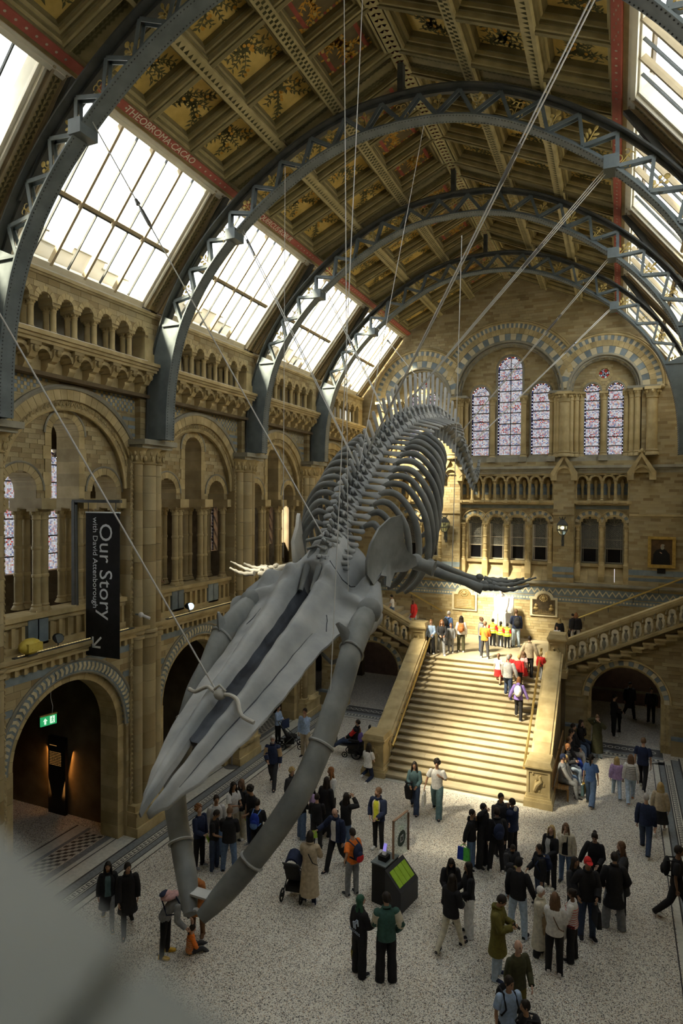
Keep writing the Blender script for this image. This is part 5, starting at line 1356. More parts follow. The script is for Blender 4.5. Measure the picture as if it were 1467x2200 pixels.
# shoulder blades and flippers, mirrored about the midline
def side(px, py, y, s):
    q = on_y(px, py, y); return wv(s * (q.x - X0), q.y, q.z)
for s in (1, -1):
    OUT = [(803, 1257, 11.7), (789, 1235, 11.5), (789, 1205, 11.45), (797, 1170, 11.5), (815, 1135, 11.8), (840, 1112, 12.1), (864, 1106, 12.4), (866, 1130, 12.45), (868, 1160, 12.6), (876, 1185, 12.9), (893, 1196, 13.2), (897, 1214, 13.3), (872, 1228, 13.0), (848, 1230, 12.6), (842, 1246, 12.3), (838, 1262, 12.1), (829, 1258, 12.0), (830, 1238, 12.0), (818, 1236, 11.9), (806, 1254, 11.75)]
    P = [side(a, b, c - (.75 if s > 0 else .1), s) for a, b, c in OUT]; nrm = Vector((s * .82, -.55, .1)).normalized(); cc = sum(P, Vector()) / len(P)
    m = MB(); n = len(P); inner = [cc + (p - cc) * .72 + nrm * -.05 for p in P]; bk = [p - nrm * .07 for p in P]
    vs = P + inner + bk; cen = len(vs); vs = vs + [cc - nrm * .06, cc - nrm * .12]
    fs = [(i, (i + 1) % n, n + (i + 1) % n, n + i) for i in range(n)] + [(n + i, n + (i + 1) % n, cen) for i in range(n)] + [((i + 1) % n, i, 2 * n + i, 2 * n + (i + 1) % n) for i in range(n)] + [(2 * n + (i + 1) % n, 2 * n + i, cen + 1) for i in range(n)]
    if s < 0: fs = [f[::-1] for f in fs]
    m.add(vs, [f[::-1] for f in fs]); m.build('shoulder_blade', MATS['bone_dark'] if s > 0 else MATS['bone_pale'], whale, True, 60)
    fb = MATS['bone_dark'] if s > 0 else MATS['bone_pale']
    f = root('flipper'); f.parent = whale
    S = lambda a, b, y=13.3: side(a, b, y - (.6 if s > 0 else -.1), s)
    m = MB(); m.ball(S(893, 1207), (.16, .17, .17), 10, 8); m.tube([S(890, 1208), S(912, 1216), S(932, 1222)], [(.16, .15), (.135, .13), (.165, .15)], 10); m.build('humerus', fb, f, True, 60)
    m = MB(); m.tube([S(936, 1228), S(955, 1236), S(1000, 1250), S(1036, 1266)], [(.11, .1), (.095, .08), (.085, .075), (.11, .085)], 9); m.build('radius_bone', fb, f, True, 60)
    m = MB(); m.tube([S(937, 1212, 13.6), S(960, 1220, 13.6), S(1000, 1236, 13.6), S(1034, 1248, 13.6)], [(.085, .08), (.062, .06), (.055, .055), (.08, .065)], 9); m.ball(S(925, 1208, 13.6), (.09, .1, .08), 7, 5); m.build('ulna', fb, f, True, 60)
    m = MB()
    for a, b, y in ((1042, 1262, 13.3), (1048, 1252, 13.5), (1040, 1254, 13.4), (1054, 1262, 13.35), (1030, 1240, 13.6)): m.ball(S(a, b, y), (.09, .08, .075), 7, 5)
    m.build('wrist_bones', fb, f, True, 60)
    for fing, y in (([(1062, 1263), (1086, 1267), (1104, 1266), (1120, 1262), (1137, 1257)], 13.2), ([(1058, 1255), (1080, 1258), (1102, 1256), (1122, 1250), (1140, 1244), (1152, 1241)], 13.4), ([(1055, 1248), (1078, 1250), (1096, 1250), (1112, 1246), (1126, 1243)], 13.6), ([(1040, 1243), (1062, 1246), (1078, 1245), (1090, 1245)], 13.8)):
        m = MB()
        for (a, b), (c, d_) in zip(fing, fing[1:]):
            k = max(.018, .06 - .01 * fing.index((a, b))); p, q = S(a, b, y), S(c, d_, y); m.tube([p, p.lerp(q, .2), p.lerp(q, .5), p.lerp(q, .8), q], [k * 1.1, k, k * .72, k, k * 1.05], 7)
        m.build('finger', fb, f, True, 60)
# steel armature under the backbone
m = MB()
m.tube([wv(.2, spine_at(d)[0].x + .3, spine_at(d)[0].y - .42) for d in (2.2, 3.5, 5, 6.5)], .03, 6)
for k in range(5):
    p = spine_at(2.4 + k * .9)[0]; m.tube([wv(.3, p.x + .2, p.y - .4), wv(1.0, p.x + .7, p.y - 1.3)], .022, 5); m.tube([wv(-.3, p.x + .2, p.y - .4), wv(-1.0, p.x + .7, p.y - 1.3)], .022, 5)
m.build('steel_armature', MATS['steel'], whale, True)
# suspension cables: each from a roof arch down to the skeleton
def cable(label, top, bot, n=2, turn=None, r=.012, grp='suspension cables'):
    top, bot = Vector(top), Vector(bot); c = root('suspension_cable', bot, label, 'cable', grp)
    for k in range(n):
        off = Vector((.07 * (k - (n - 1) / 2), 0, 0)); m = MB(); m.tube([top - bot + off, off * .3], r, 6); m.build('wire_rope', MATS['cable'] if 'cable' in MATS else M('cable', (.66, .66, .63), rough=.4), c)
    if turn is not None:
        d = (top - bot); p = d * turn; u = d.normalized(); m = MB()
        m.tube([p - u * .28, p - u * .2, p - u * .15, p + u * .15, p + u * .2, p + u * .28], [.015, .03, .04, .04, .03, .015], 8); m.tube([p + u * .3, p + u * .42], [.05, .03], 7); m.build('turnbuckle', MATS['steel'], c, True)
def RB(y, dx):
    i = RIDX(dx); e = rq(i, .0, y); return (XC + e.x, e.y, e.z)
def BW(px, up=.3):
    k = min(range(len(SPX)), key=lambda i: abs(SPX[i][0] - px)); q = on_x(SPX[k][0], SPX[k][1], X0); return (X0, q.y, q.z + up)
cable('bright pair of cables slanting from top right of the hall down to the back', RB(9.85, 4.85), BW(789, .45), 2, .70, .013)
cable('triple cable from the right haunch of the third roof arch to the back', RB(15.4, 4.9), BW(887, .7), 3, .65)
cable('pair of cables from the right haunch of the fourth roof arch to the tail stock', RB(20.95, 4.9), BW(984, .3), 2, .65)
cable('pair of cables from the right haunch of the farthest roof arch to the tail', RB(26.4, 4.9), BW(998, .3), 2, .7)
cable('thin cable entering at the left edge and ending at the snout hanger', RB(4.3, -4.6), WO + hp + Vector((-.1, 0, .1)), 1, None)
cable('cable with a turnbuckle from the near left roof arch to the neck', RB(9.85, -4.6), BW(704, .35), 1, .77, .013)
cable('cable from the left haunch of the third roof arch to the shoulder vertebrae', RB(15.4, -4.7), BW(771, .35), 2, .9)
cable('cable from the left haunch of the fourth roof arch to the lower back', RB(20.95, -4.7), BW(830, .6), 2, .45)
cable('cable from the left haunch of the farthest roof arch to the tall spines', RB(26.4, -4.7), BW(905, .8), 1, .7)
cable('thin vertical cable beside the left flipper', (-6.9, 12.6, 17.4), (-6.9, 12.6, 8.7), 1, None, .008)
cable('thin vertical cable down to the right jaw bone', (-3.95, 9.85, 18.6), WO + Vector(wv(1.2, jp[3][1], jp[3][2] + .15)), 1, None, .008)
cable('thin cable dropping past the skull to the right brow', (-4.3, 9.85, 18.7), WO + sk(1.6, .85, .15), 1, None, .008)
cable('thin cable from the ridge down to the shoulder vertebrae', (XC + .6, 15.4, 19.3), BW(765, .4), 1, None, .009)
cable('short wire holding the right flipper bones', (-3.1, 13.4, 15.6), WO + side(971, 1224, 13.5, 1), 1, None, .008)
# ---------------------------------------------------------------- people
PAL = {'black': (.016, .016, .018), 'char': (.035, .036, .04), 'navy': (.02, .03, .07), 'blue': (.10, .19, .42), 'lblue': (.36, .48, .68), 'jeans': (.12, .19, .32), 'ljeans': (.42, .52, .64), 'djeans': (.04, .06, .11), 'grey': (.22, .23, .24), 'lgrey': (.50, .50, .49),
       'white': (.74, .73, .70), 'cream': (.62, .57, .44), 'beige': (.46, .38, .26), 'tan': (.42, .30, .17), 'brown': (.16, .09, .05), 'olive': (.15, .13, .03), 'dolive': (.06, .06, .03), 'red': (.62, .03, .03), 'orange': (.80, .20, .03), 'yellow': (.70, .72, .06), 'purple': (.26, .18, .52), 'lilac': (.46, .32, .56), 'pink': (.68, .42, .42),
       'green': (.03, .10, .06), 'bgreen': (.04, .10, .08), 'teal': (.10, .17, .18), 'gold': (.60, .38, .05), 'blond': (.46, .33, .14), 'auburn': (.26, .11, .04), 'dark': (.022, .016, .012), 'gray': (.42, .40, .37), 'rust': (.42, .16, .05), 'vest': (.72, .85, .10), 'rblue': (.02, .05, .34), 'pgreen': (.10, .50, .08)}
CM = {}
def cmat(c, kind='cloth'):
    k = (c, kind)
    if k not in CM:
        b = PAL[c]; CM[k] = M('%s_%s' % (kind, c), tuple(v * .82 for v in b), tuple(min(1, v * 1.15) for v in b), scale=14 if kind == 'cloth' else 40, rough=.85 if kind == 'cloth' else .55, bump=.15 if kind == 'cloth' else .3, bscale=26, stretch=None if kind == 'cloth' else (1, 1, .2))
    return CM[k]
SKINS = [M('skin_light', (.56, .34, .24), (.62, .40, .29), scale=8, rough=.55), M('skin_mid', (.42, .24, .14), (.48, .28, .18), scale=8, rough=.55), M('skin_dark', (.20, .11, .07), (.24, .14, .09), scale=8, rough=.55)]
M('eye_dark', (.02, .015, .012), rough=.3); M('lip', (.36, .13, .11), rough=.5)
def rotz(v, a): return Vector((v[0] * cos(a) - v[1] * sin(a), v[0] * sin(a) + v[1] * cos(a), v[2]))
LEGS = {  # per side: (swing forward, outward, knee bend)
    'stand': ((.02, .05, .03), (-.02, .05, .03), 0), 'stand2': ((.10, .08, .12), (-.03, .03, .0), 0), 'wide': ((.05, .14, .02), (-.03, .12, .02), 0), 'walk': ((.42, .03, .10), (-.30, .03, .42), .04), 'walk2': ((-.28, .03, .40), (.40, .03, .08), .04),
    'step': ((.75, .03, .9), (-.05, .03, .08), .12), 'sit': ((1.45, .10, 1.45), (1.45, .08, 1.35), 0), 'kneel': ((.9, .1, 2.35), (.25, .1, 1.75), .1), 'floor': ((1.6, .25, .6), (1.65, .2, .9), .15), 'recline': ((1.45, .06, .45), (1.45, .06, .45), -.35), 'bend': ((.02, .06, .05), (-.05, .06, .02), 1.25), 'stoop': ((.05, .06, .1), (-.08, .06, .1), .75)}
ARMS = {'down': (.25, .03, -.12), 'back': (.24, -.14, -.08), 'fwd': (.22, .22, -.02), 'pocket': (.23, .08, .02), 'phone': (.07, .30, .24), 'hold': (.12, .28, .10), 'photo': (.07, .28, .62), 'fold': (-.06, .21, .22), 'chin': (.03, .13, .52), 'strap': (.13, .12, .36), 'hip': (.27, .0, .05), 'out': (.42, .30, .2), 'low': (.2, .3, -.22), 'lap': (.10, .28, -.02), 'shade': (.10, .16, .72), 'push': (.2, .36, .06), 'side': (.36, .08, -.02), 'point': (.35, .42, .32)}
def figure(legs, arms, lean=0., head=(0., 0.), fem=False, kid=False):
    lg = LEGS[legs]; ln = lean + lg[2]; J = {}
    pel = Vector((0, 0, 0)); sp = [pel]; d = pel.copy()
    for L, k in ((.15, .3), (.19, .75), (.20, 1.0)):
        d = d + Vector((0, sin(ln * k), cos(ln * k))) * L; sp.append(d)
    U = Vector((0, sin(ln), cos(ln))); F = Vector((0, cos(ln), -sin(ln))); J['sp'] = sp; J['U'] = U; J['F'] = F
    nk = sp[3]; J['neck'] = nk; hy, hp = head
    hd = Vector((0, sin(ln * .45 - hp), cos(ln * .45 - hp))); J['hU'] = hd; J['hc'] = nk + U * .05 + hd * .135 + Vector((0, cos(ln) * .02, 0))
    hf = Vector((-sin(hy), cos(hy), 0)); hf = (hf - hd * hf.dot(hd)).normalized(); J['hF'] = hf; J['hR'] = hf.cross(hd)
    sw = .165 if fem else .19
    for s, nm, (sa, so, kb) in ((-1, 'L', lg[0]), (1, 'R', lg[1])):
        hip = Vector((s * .09, 0, -.02)); th = Vector((s * sin(so), sin(sa) * cos(so), -cos(sa) * cos(so))); kn = hip + th * .43
        b = sa - kb; sh = Vector((s * sin(so) * .5, sin(b), -cos(b))).normalized(); an = kn + sh * .42; J['hip' + nm] = hip; J['kn' + nm] = kn; J['an' + nm] = an
        if legs in ('kneel',): ft = Vector((0, -.9, -.3))
        elif legs in ('floor', 'recline'): ft = Vector((s * .2, .6, .7))
        else: ft = Vector((s * .15, 1, -max(0, -b) * .8 - (.0 if b < .3 else 0) + max(0, b - .1) * .5))
        J['ft' + nm] = ft.normalized()
        S = nk - U * .075 + Vector((s * (sw - .012), 0, 0)); J['sh' + nm] = S
        t = ARMS[arms[0 if s < 0 else 1]]; T = Vector((s * t[0], 0, 0)) + F * t[1] + U * t[2]
        if arms[0 if s < 0 else 1] in ('down', 'low') and ln > .4: T = S + Vector((s * .03, .18, -.46))
        L1, L2 = .285, .255; D = T - S; l = min(D.length, L1 + L2 - .005); D.normalize(); T = S + D * l
        c = (L1 * L1 + l * l - L2 * L2) / (2 * L1 * l); c = max(-1, min(1, c)); pole = Vector((s * .55, -.5, -.75)); pole = (pole - D * pole.dot(D)).normalized()
        E = S + D * (L1 * c) + pole * (L1 * sqrt(1 - c * c)); J['el' + nm] = E; J['wr' + nm] = T; J['hd' + nm] = (T - E).normalized()
    low = min(J['anL'].z, J['anR'].z) - .075
    if legs == 'kneel': low = min(J['knL'].z, J['knR'].z) - .065
    if legs in ('floor', 'recline'): low = -.11
    J['dz'] = -low
    return J
def torso_rings(J, grow, k0, k1, fem, hem=None, flare=0., seg=14, neck=True):
    """elliptic rings up the spine; k: 0 pelvis .. 3 neck"""
    sp = J['sp']; tab = [(-.5, .168, .118), (0, .165, .118), (.7, .142 if fem else .150, .100), (1.3, .145 if fem else .158, .106), (2.0, .152 if fem else .170, .118), (2.5, .146 if fem else .164, .102), (2.76, .112, .082), (2.93, .075, .07), (3.1, .062, .062)]
    out = []
    ks = [k0] + [t[0] for t in tab if k0 + .05 < t[0] < k1 - .02] + [k1]
    for k in ks:
        for a, b in zip(tab, tab[1:]):
            if k <= b[0] + 1e-6: break
        q = max(0, min(1, (k - a[0]) / (b[0] - a[0]))); rx = a[1] + (b[1] - a[1]) * q; ry = a[2] + (b[2] - a[2]) * q
        i = max(0, min(2, int(math.floor(k)))); t = k - i; c = sp[i].lerp(sp[i + 1], t) if t >= 0 else sp[0] + (sp[1] - sp[0]) * t
        up = (sp[min(3, i + 1)] - sp[i]).normalized() if k > 0 else (sp[1] - sp[0]).normalized(); fw = Vector((1, 0, 0)).cross(up) * -1
        fw = Vector((0, up.z, -up.y)); g = grow * (1 if k < 2.85 else .5)
        out.append([c + Vector((1, 0, 0)) * ((rx + g) * cos(a_)) + fw * ((ry + g) * sin(a_) + (.012 if fem and 1.6 < k < 2.4 and sin(a_) > .3 else 0) * 2) for a_ in [2 * pi * e / seg for e in range(seg)]])
    return out
def body_source(J, fem, kid):
    m = MB(); sc = 1.13 if kid else 1
    m.loft(torso_rings(J, -.02, -.4, 3.1, fem))
    c, U, F, R = J['hc'], J['hU'], J['hF'], J['hR']
    mat = Matrix((R, F, U)).transposed()
    m.ball(c + F * .0, (.074 * sc, .094 * sc, .112 * sc), 14, 10, mat=mat)
    m.ball(c + F * .03 * sc - U * .055 * sc, (.056 * sc, .062 * sc, .062 * sc), 10, 8, mat=mat)     # jaw
    m.ball(c + F * .095 * sc - U * .018 * sc, (.017, .026, .026), 7, 6, mat=mat)                   # nose
    for s in (-1, 1): m.ball(c + R * s * .077 * sc - U * .01, (.016, .026, .034), 6, 5, mat=mat)
    m.tube([J['neck'] - J['U'] * .06, J['neck'] + J['U'] * .02, c - U * .06], [.062, .054, .054], 10)
    for n in 'LR':
        s = -1 if n == 'L' else 1
        m.tube([J['sh' + n].lerp(J['el' + n], -.12), J['sh' + n].lerp(J['el' + n], .0), J['sh' + n].lerp(J['el' + n], .5), J['el' + n], J['el' + n].lerp(J['wr' + n], .35), J['wr' + n], J['wr' + n] + J['hd' + n] * .03], [.025, .046, .042, .036, .038, .025, .024], 10)
        m.tube([J['hip' + n] + Vector((0, 0, .06)), J['hip' + n], J['hip' + n].lerp(J['kn' + n], .5), J['kn' + n], J['kn' + n].lerp(J['an' + n], .35), J['an' + n]], [.07, .082, .070, .052, .054, .034], 10)
        a = J['an' + n]; f = J['ft' + n]; m.tube([a - f * .04 + Vector((0, 0, -.02)), a + f * .02 + Vector((0, 0, -.035)), a + f * .14 + Vector((0, 0, -.05))], [.036, .04, .03], 8)
        h = J['wr' + n] + J['hd' + n] * .055; m.tube([J['wr' + n], h, J['wr' + n] + J['hd' + n] * .095], [(.022, .028), (.018, .038), (.016, .038)], 8, ref=(s * .9, .1, .3))
    return m
def hand_fingers(m, J):
    for n in 'LR':
        s = -1 if n == 'L' else 1; d = J['hd' + n]; w = J['wr' + n]; rf = Vector((s * .9, .1, .3)); a = (rf - d * rf.dot(d)).normalized(); b = d.cross(a); cl = -a * 1.0
        for k, (o, L) in enumerate(((-.030, .062), (-.010, .072), (.010, .068), (.029, .052))):
            p = w + d * .088 + b * o; m.tube([p, p + d * L * .45 + cl * .006, p + d * L * .78 + cl * .022, p + d * L * .88 + cl * .04], [.0095, .009, .008, .006], 5)
        sg = 1 if b.dot(Vector((0, 1, .3))) > 0 else -1
        p = w + d * .03 + b * sg * .026; m.tube([p, p + d * .035 + b * sg * .022 + cl * .008, p + d * .065 + b * sg * .022 + cl * .018], [.013, .011, .008], 5)
def hair_mesh(J, style, kid):
    m = MB(); sc = 1.13 if kid else 1; c, U, F, R = J['hc'], J['hU'], J['hF'], J['hR']
    def cap(g, low, front):
        rings = []
        for j in range(8):
            th = .02 + (pi * .62) * j / 7; ring = []
            for k in range(16):
                a = 2 * pi * k / 16; y = sin(a); lim = 1 - (max(0, y) ** 1.5) * front; t = th * (lim if th > .3 else 1); t = min(t, low + (pi - low) * 0)
                ring.append(c + R * ((.074 + g) * sc * sin(t) * cos(a)) + F * ((.094 + g) * sc * sin(t) * y - .006) + U * ((.112 + g) * sc * cos(t)))
            rings.append(ring)
        m.loft(rings)
    if style == 'bald':
        for s in (-1, 1): m.ball(c + R * s * .055 - F * .045 - U * .02, (.03, .05, .05), 7, 5)
        return m
    if style == 'curly':
        cap(.022, 2.1, .42); r2 = random.Random(3)
        for k in range(46):
            a, t = r2.random() * 2 * pi, r2.random() * 1.5
            if sin(a) > .35 and t > .9: continue
            m.ball(c + R * .098 * sin(t) * cos(a) + F * (.112 * sin(t) * sin(a) - .01) + U * .13 * cos(t), .03, 5, 4)
        return m
    cap(.012, 2.0, .50)
    B = -F; dn = Vector((0, 0, -1))
    if style in ('long', 'longer'):
        L = .30 if style == 'long' else .42; rings = []
        for j in range(7):
            t = j / 6; p = c + B * (.03 + .05 * min(1, t * 2.2)) - U * .02 + dn * (L * t); w = .085 + .035 * sin(min(1, t * 1.3) * pi / 2) - .05 * t * t
            rings.append([p + R * (w * sc * cos(a)) + B * (.045 * sin(a)) for a in [2 * pi * e / 10 for e in range(10)]])
        m.loft(rings)
        for s in (-1, 1): m.tube([c + R * s * .078 * sc + U * .03 + F * .02, c + R * s * .092 + dn * .1, c + R * s * .10 + F * .02 + dn * .2, c + R * s * .09 + F * .035 + dn * (L * .85)], [(.022, .04), (.024, .045), (.024, .045), (.008, .02)], 7)
    elif style == 'bob':
        m.loft([[c + B * .02 + dn * (.12 * t) + R * ((.09 + .012 * t) * sc * cos(a)) + B * (.09 * sin(a)) for a in [pi * e / 10 - .0 for e in range(11)]] + [c + dn * (.12 * t) + R * (.06 * sc * cos(a)) for a in (pi, 0)] for t in (-.2, .3, .8, 1)])
    elif style == 'bun': m.ball(c + B * .085 + U * .075, .05, 8, 6)
    elif style == 'pony': m.tube([c + B * .09 + U * .04, c + B * .15 + U * .01, c + B * .15 + dn * .12, c + B * .13 + dn * .26], [.03, .04, .038, .012], 8)
    return m
def tube2(m, pts, rad, seg=10): m.tube([tuple(p) for p in pts], rad, seg)
def top_mesh(J, style, fem, kid):
    m = MB(); bulk = {'tee': .020, 'shirt': .024, 'jumper': .026, 'jacket': .034, 'puffer': .050, 'coat': .034, 'longcoat': .036}[style]
    hem = {'tee': -.35, 'shirt': -.5, 'jumper': -.4, 'jacket': -.55, 'puffer': -.6, 'coat': -.6, 'longcoat': -.6}[style]
    rg = torso_rings(J, bulk, hem, 3.02 if style in ('jacket', 'puffer', 'coat', 'longcoat') else 2.97, fem, seg=16)
    if style in ('coat', 'longcoat'):
        z = -.30 if style == 'coat' else -.62; lo = rg[0]; cc = sum(lo, Vector()) / len(lo); kk = (J['knL'] + J['knR']) / 2; ex = []
        for t in (1, .5):
            d = Vector((kk.x * t, kk.y * t * .9 if kk.y < .3 else 0, z * t)); ex.append([p + d + Vector(((p - cc).x * .22 * t, (p - cc).y * .30 * t, 0)) for p in lo])
        rg = ex + rg
    if style == 'puffer':
        rg = [r for q in zip(rg, rg) for r in q]; rg = [[p + (p - sum(r, Vector()) / len(r)) * (.05 if i % 2 else -.02) for p in r] if i < len(rg) - 3 else r for i, r in enumerate(rg)]
        rg = [rg[i] if i % 2 == 0 else [a.lerp(b, .5) + (a.lerp(b, .5) - (sum(rg[i], Vector()) / len(rg[i]))) * .06 for a, b in zip(rg[i - 1], rg[min(i + 1, len(rg) - 1)])] for i in range(len(rg))]
    m.loft(rg)
    for n in 'LR':
        s = -1 if n == 'L' else 1; S, E, W_ = J['sh' + n], J['el' + n], J['wr' + n]; g = bulk
        inn = S - Vector((s * .075, 0, .03))
        if style == 'tee': tube2(m, [S.lerp(E, q) for q in (-.20, -.16, -.06, .1, .35, .72)], [.012, .036 + g * .7, .050 + g, .056 + g, .058 + g, .060 + g])
        else:
            tube2(m, [S.lerp(E, q) for q in (-.20, -.16, -.06, .1, .5)] + [E, E.lerp(W_, .3), E.lerp(W_, .65), W_ - (W_ - E) * .02], [.012, .036 + g * .7, .048 + g, .054 + g, .052 + g, .046 + g, .044 + g, .038 + g, .030 + g])
            tube2(m, [E.lerp(W_, .93), W_ - (W_ - E) * .0], [.036 + g, .034 + g])
    if style in ('jacket', 'puffer', 'coat', 'longcoat'):   # collar
        c = J['neck'] + J['U'] * .01; R = Vector((1, 0, 0)); m.tube([c + R * (.078 * cos(a)) + J['F'] * (.074 * sin(a) + .004) + J['U'] * (.012 - .02 * sin(a)) for a in [2 * pi * e / 14 for e in range(14)]], .026, 6, close=True)
    return m
def bottom_mesh(J, style, fem):
    m = MB(); g = {'jeans': .016, 'slim': .006, 'wide': .030, 'skirt': .02, 'shorts': .025}[style]
    m.loft(torso_rings(J, .010 if style == 'slim' else .016, -.55, .45, fem, seg=14))
    if style == 'skirt':
        lo = torso_rings(J, .02, -.3, .2, fem, seg=14)[0]; cc = sum(lo, Vector()) / len(lo); kk = (J['knL'] + J['knR']) / 2; kn = Vector((0, kk.y, kk.z + .0))
        rings = [[p + (kn - Vector((0, 0, -.02))) * t * 1.15 + Vector(((p - cc).x * .45 * t, (p - cc).y * .7 * t, 0)) + (p - cc) * (.04 * (i % 2)) * t for i, p in enumerate(lo)] for t in (1, .66, .33, 0)]; m.loft(rings); return m
    for n in 'LR':
        H, K, A = J['hip' + n], J['kn' + n], J['an' + n]; w = 1.5 if style == 'wide' else 1
        up = H + Vector((0, 0, .05))
        if style == 'shorts': tube2(m, [up, H, H.lerp(K, .5), H.lerp(K, .9)], [.085, .098, .092, .09], 12); continue
        dd = (A - K).normalized(); ank = A + dd * .055
        tube2(m, [up, H, H.lerp(K, .5), K - (K - H) * .04, K.lerp(A, .1), K.lerp(A, .45), K.lerp(A, .85), ank], [.08 + g * .4, .092 + g * .6, .080 + g, .062 + g, .062 + g, .060 + g * w, .050 + g * w, .050 + g * w * 1.1], 12)
    return m
def shoe_mesh(J, n):
    m = MB(); a = J['an' + n]; f = J['ft' + n].copy(); dn = (J['an' + n] - J['kn' + n]).normalized()
    if abs(f.z) < .5: dn = Vector((0, 0, -1)); f.z = 0; f.normalize()
    r = f.cross(dn).normalized(); b = a + dn * .062
    for up0, up1, g, mi in ((.0, .018, .006, 1), (.016, .075, 0, 0)):
        rings = []
        for t, w, h in ((-.075, .028, .95), (-.06, .038, 1.0), (0, .038, 1.0), (.06, .042, .75), (.12, .046, .55), (.165, .040, .42), (.19, .022, .3)):
            hh = up1 if mi else up0 + (up1 - up0) * h
            rings.append([b + f * (t * (1.03 if mi else 1)) + r * (x * (w + g)) - dn * (z) for x, z in ((-1, up0), (-1, up0 + (hh - up0) * .6), (-.6, hh), (.6, hh), (1, up0 + (hh - up0) * .6), (1, up0))])
        m.loft(rings, mi)
    return m
_src = []      # remesh jobs
PEOPLE = {}
def person(key, label, px, py, top, head_dir, legs, arms, topc, botc, hairc, shoe='black', skin=0, lean=0., head=(0, 0), fem=False, kid=False, z=0., pos=None, h=None, hem=None, sole='white', inner=None, group=None, seat=0., **ex):
    J = figure(legs, arms, lean, head, fem, kid)
    P = pos if pos else on_z(px, py, z)
    dz = J['dz'] + seat
    if h is None: h = max(.8, min(1.95, (on_y(px, top, P.y).z - P.z)))
    full = J['hc'].z + .13 + dz
    sc = h / full if top else h / 1.75
    src = body_source(J, fem, kid)
    PEOPLE[key] = dict(label=label, P=P, rz=radians(head_dir), sc=sc, J=J, dz=dz, src=src, topc=topc, botc=botc, hairc=hairc, shoe=shoe, skin=skin, fem=fem, kid=kid, sole=sole, inner=inner, ex=ex, group=group)
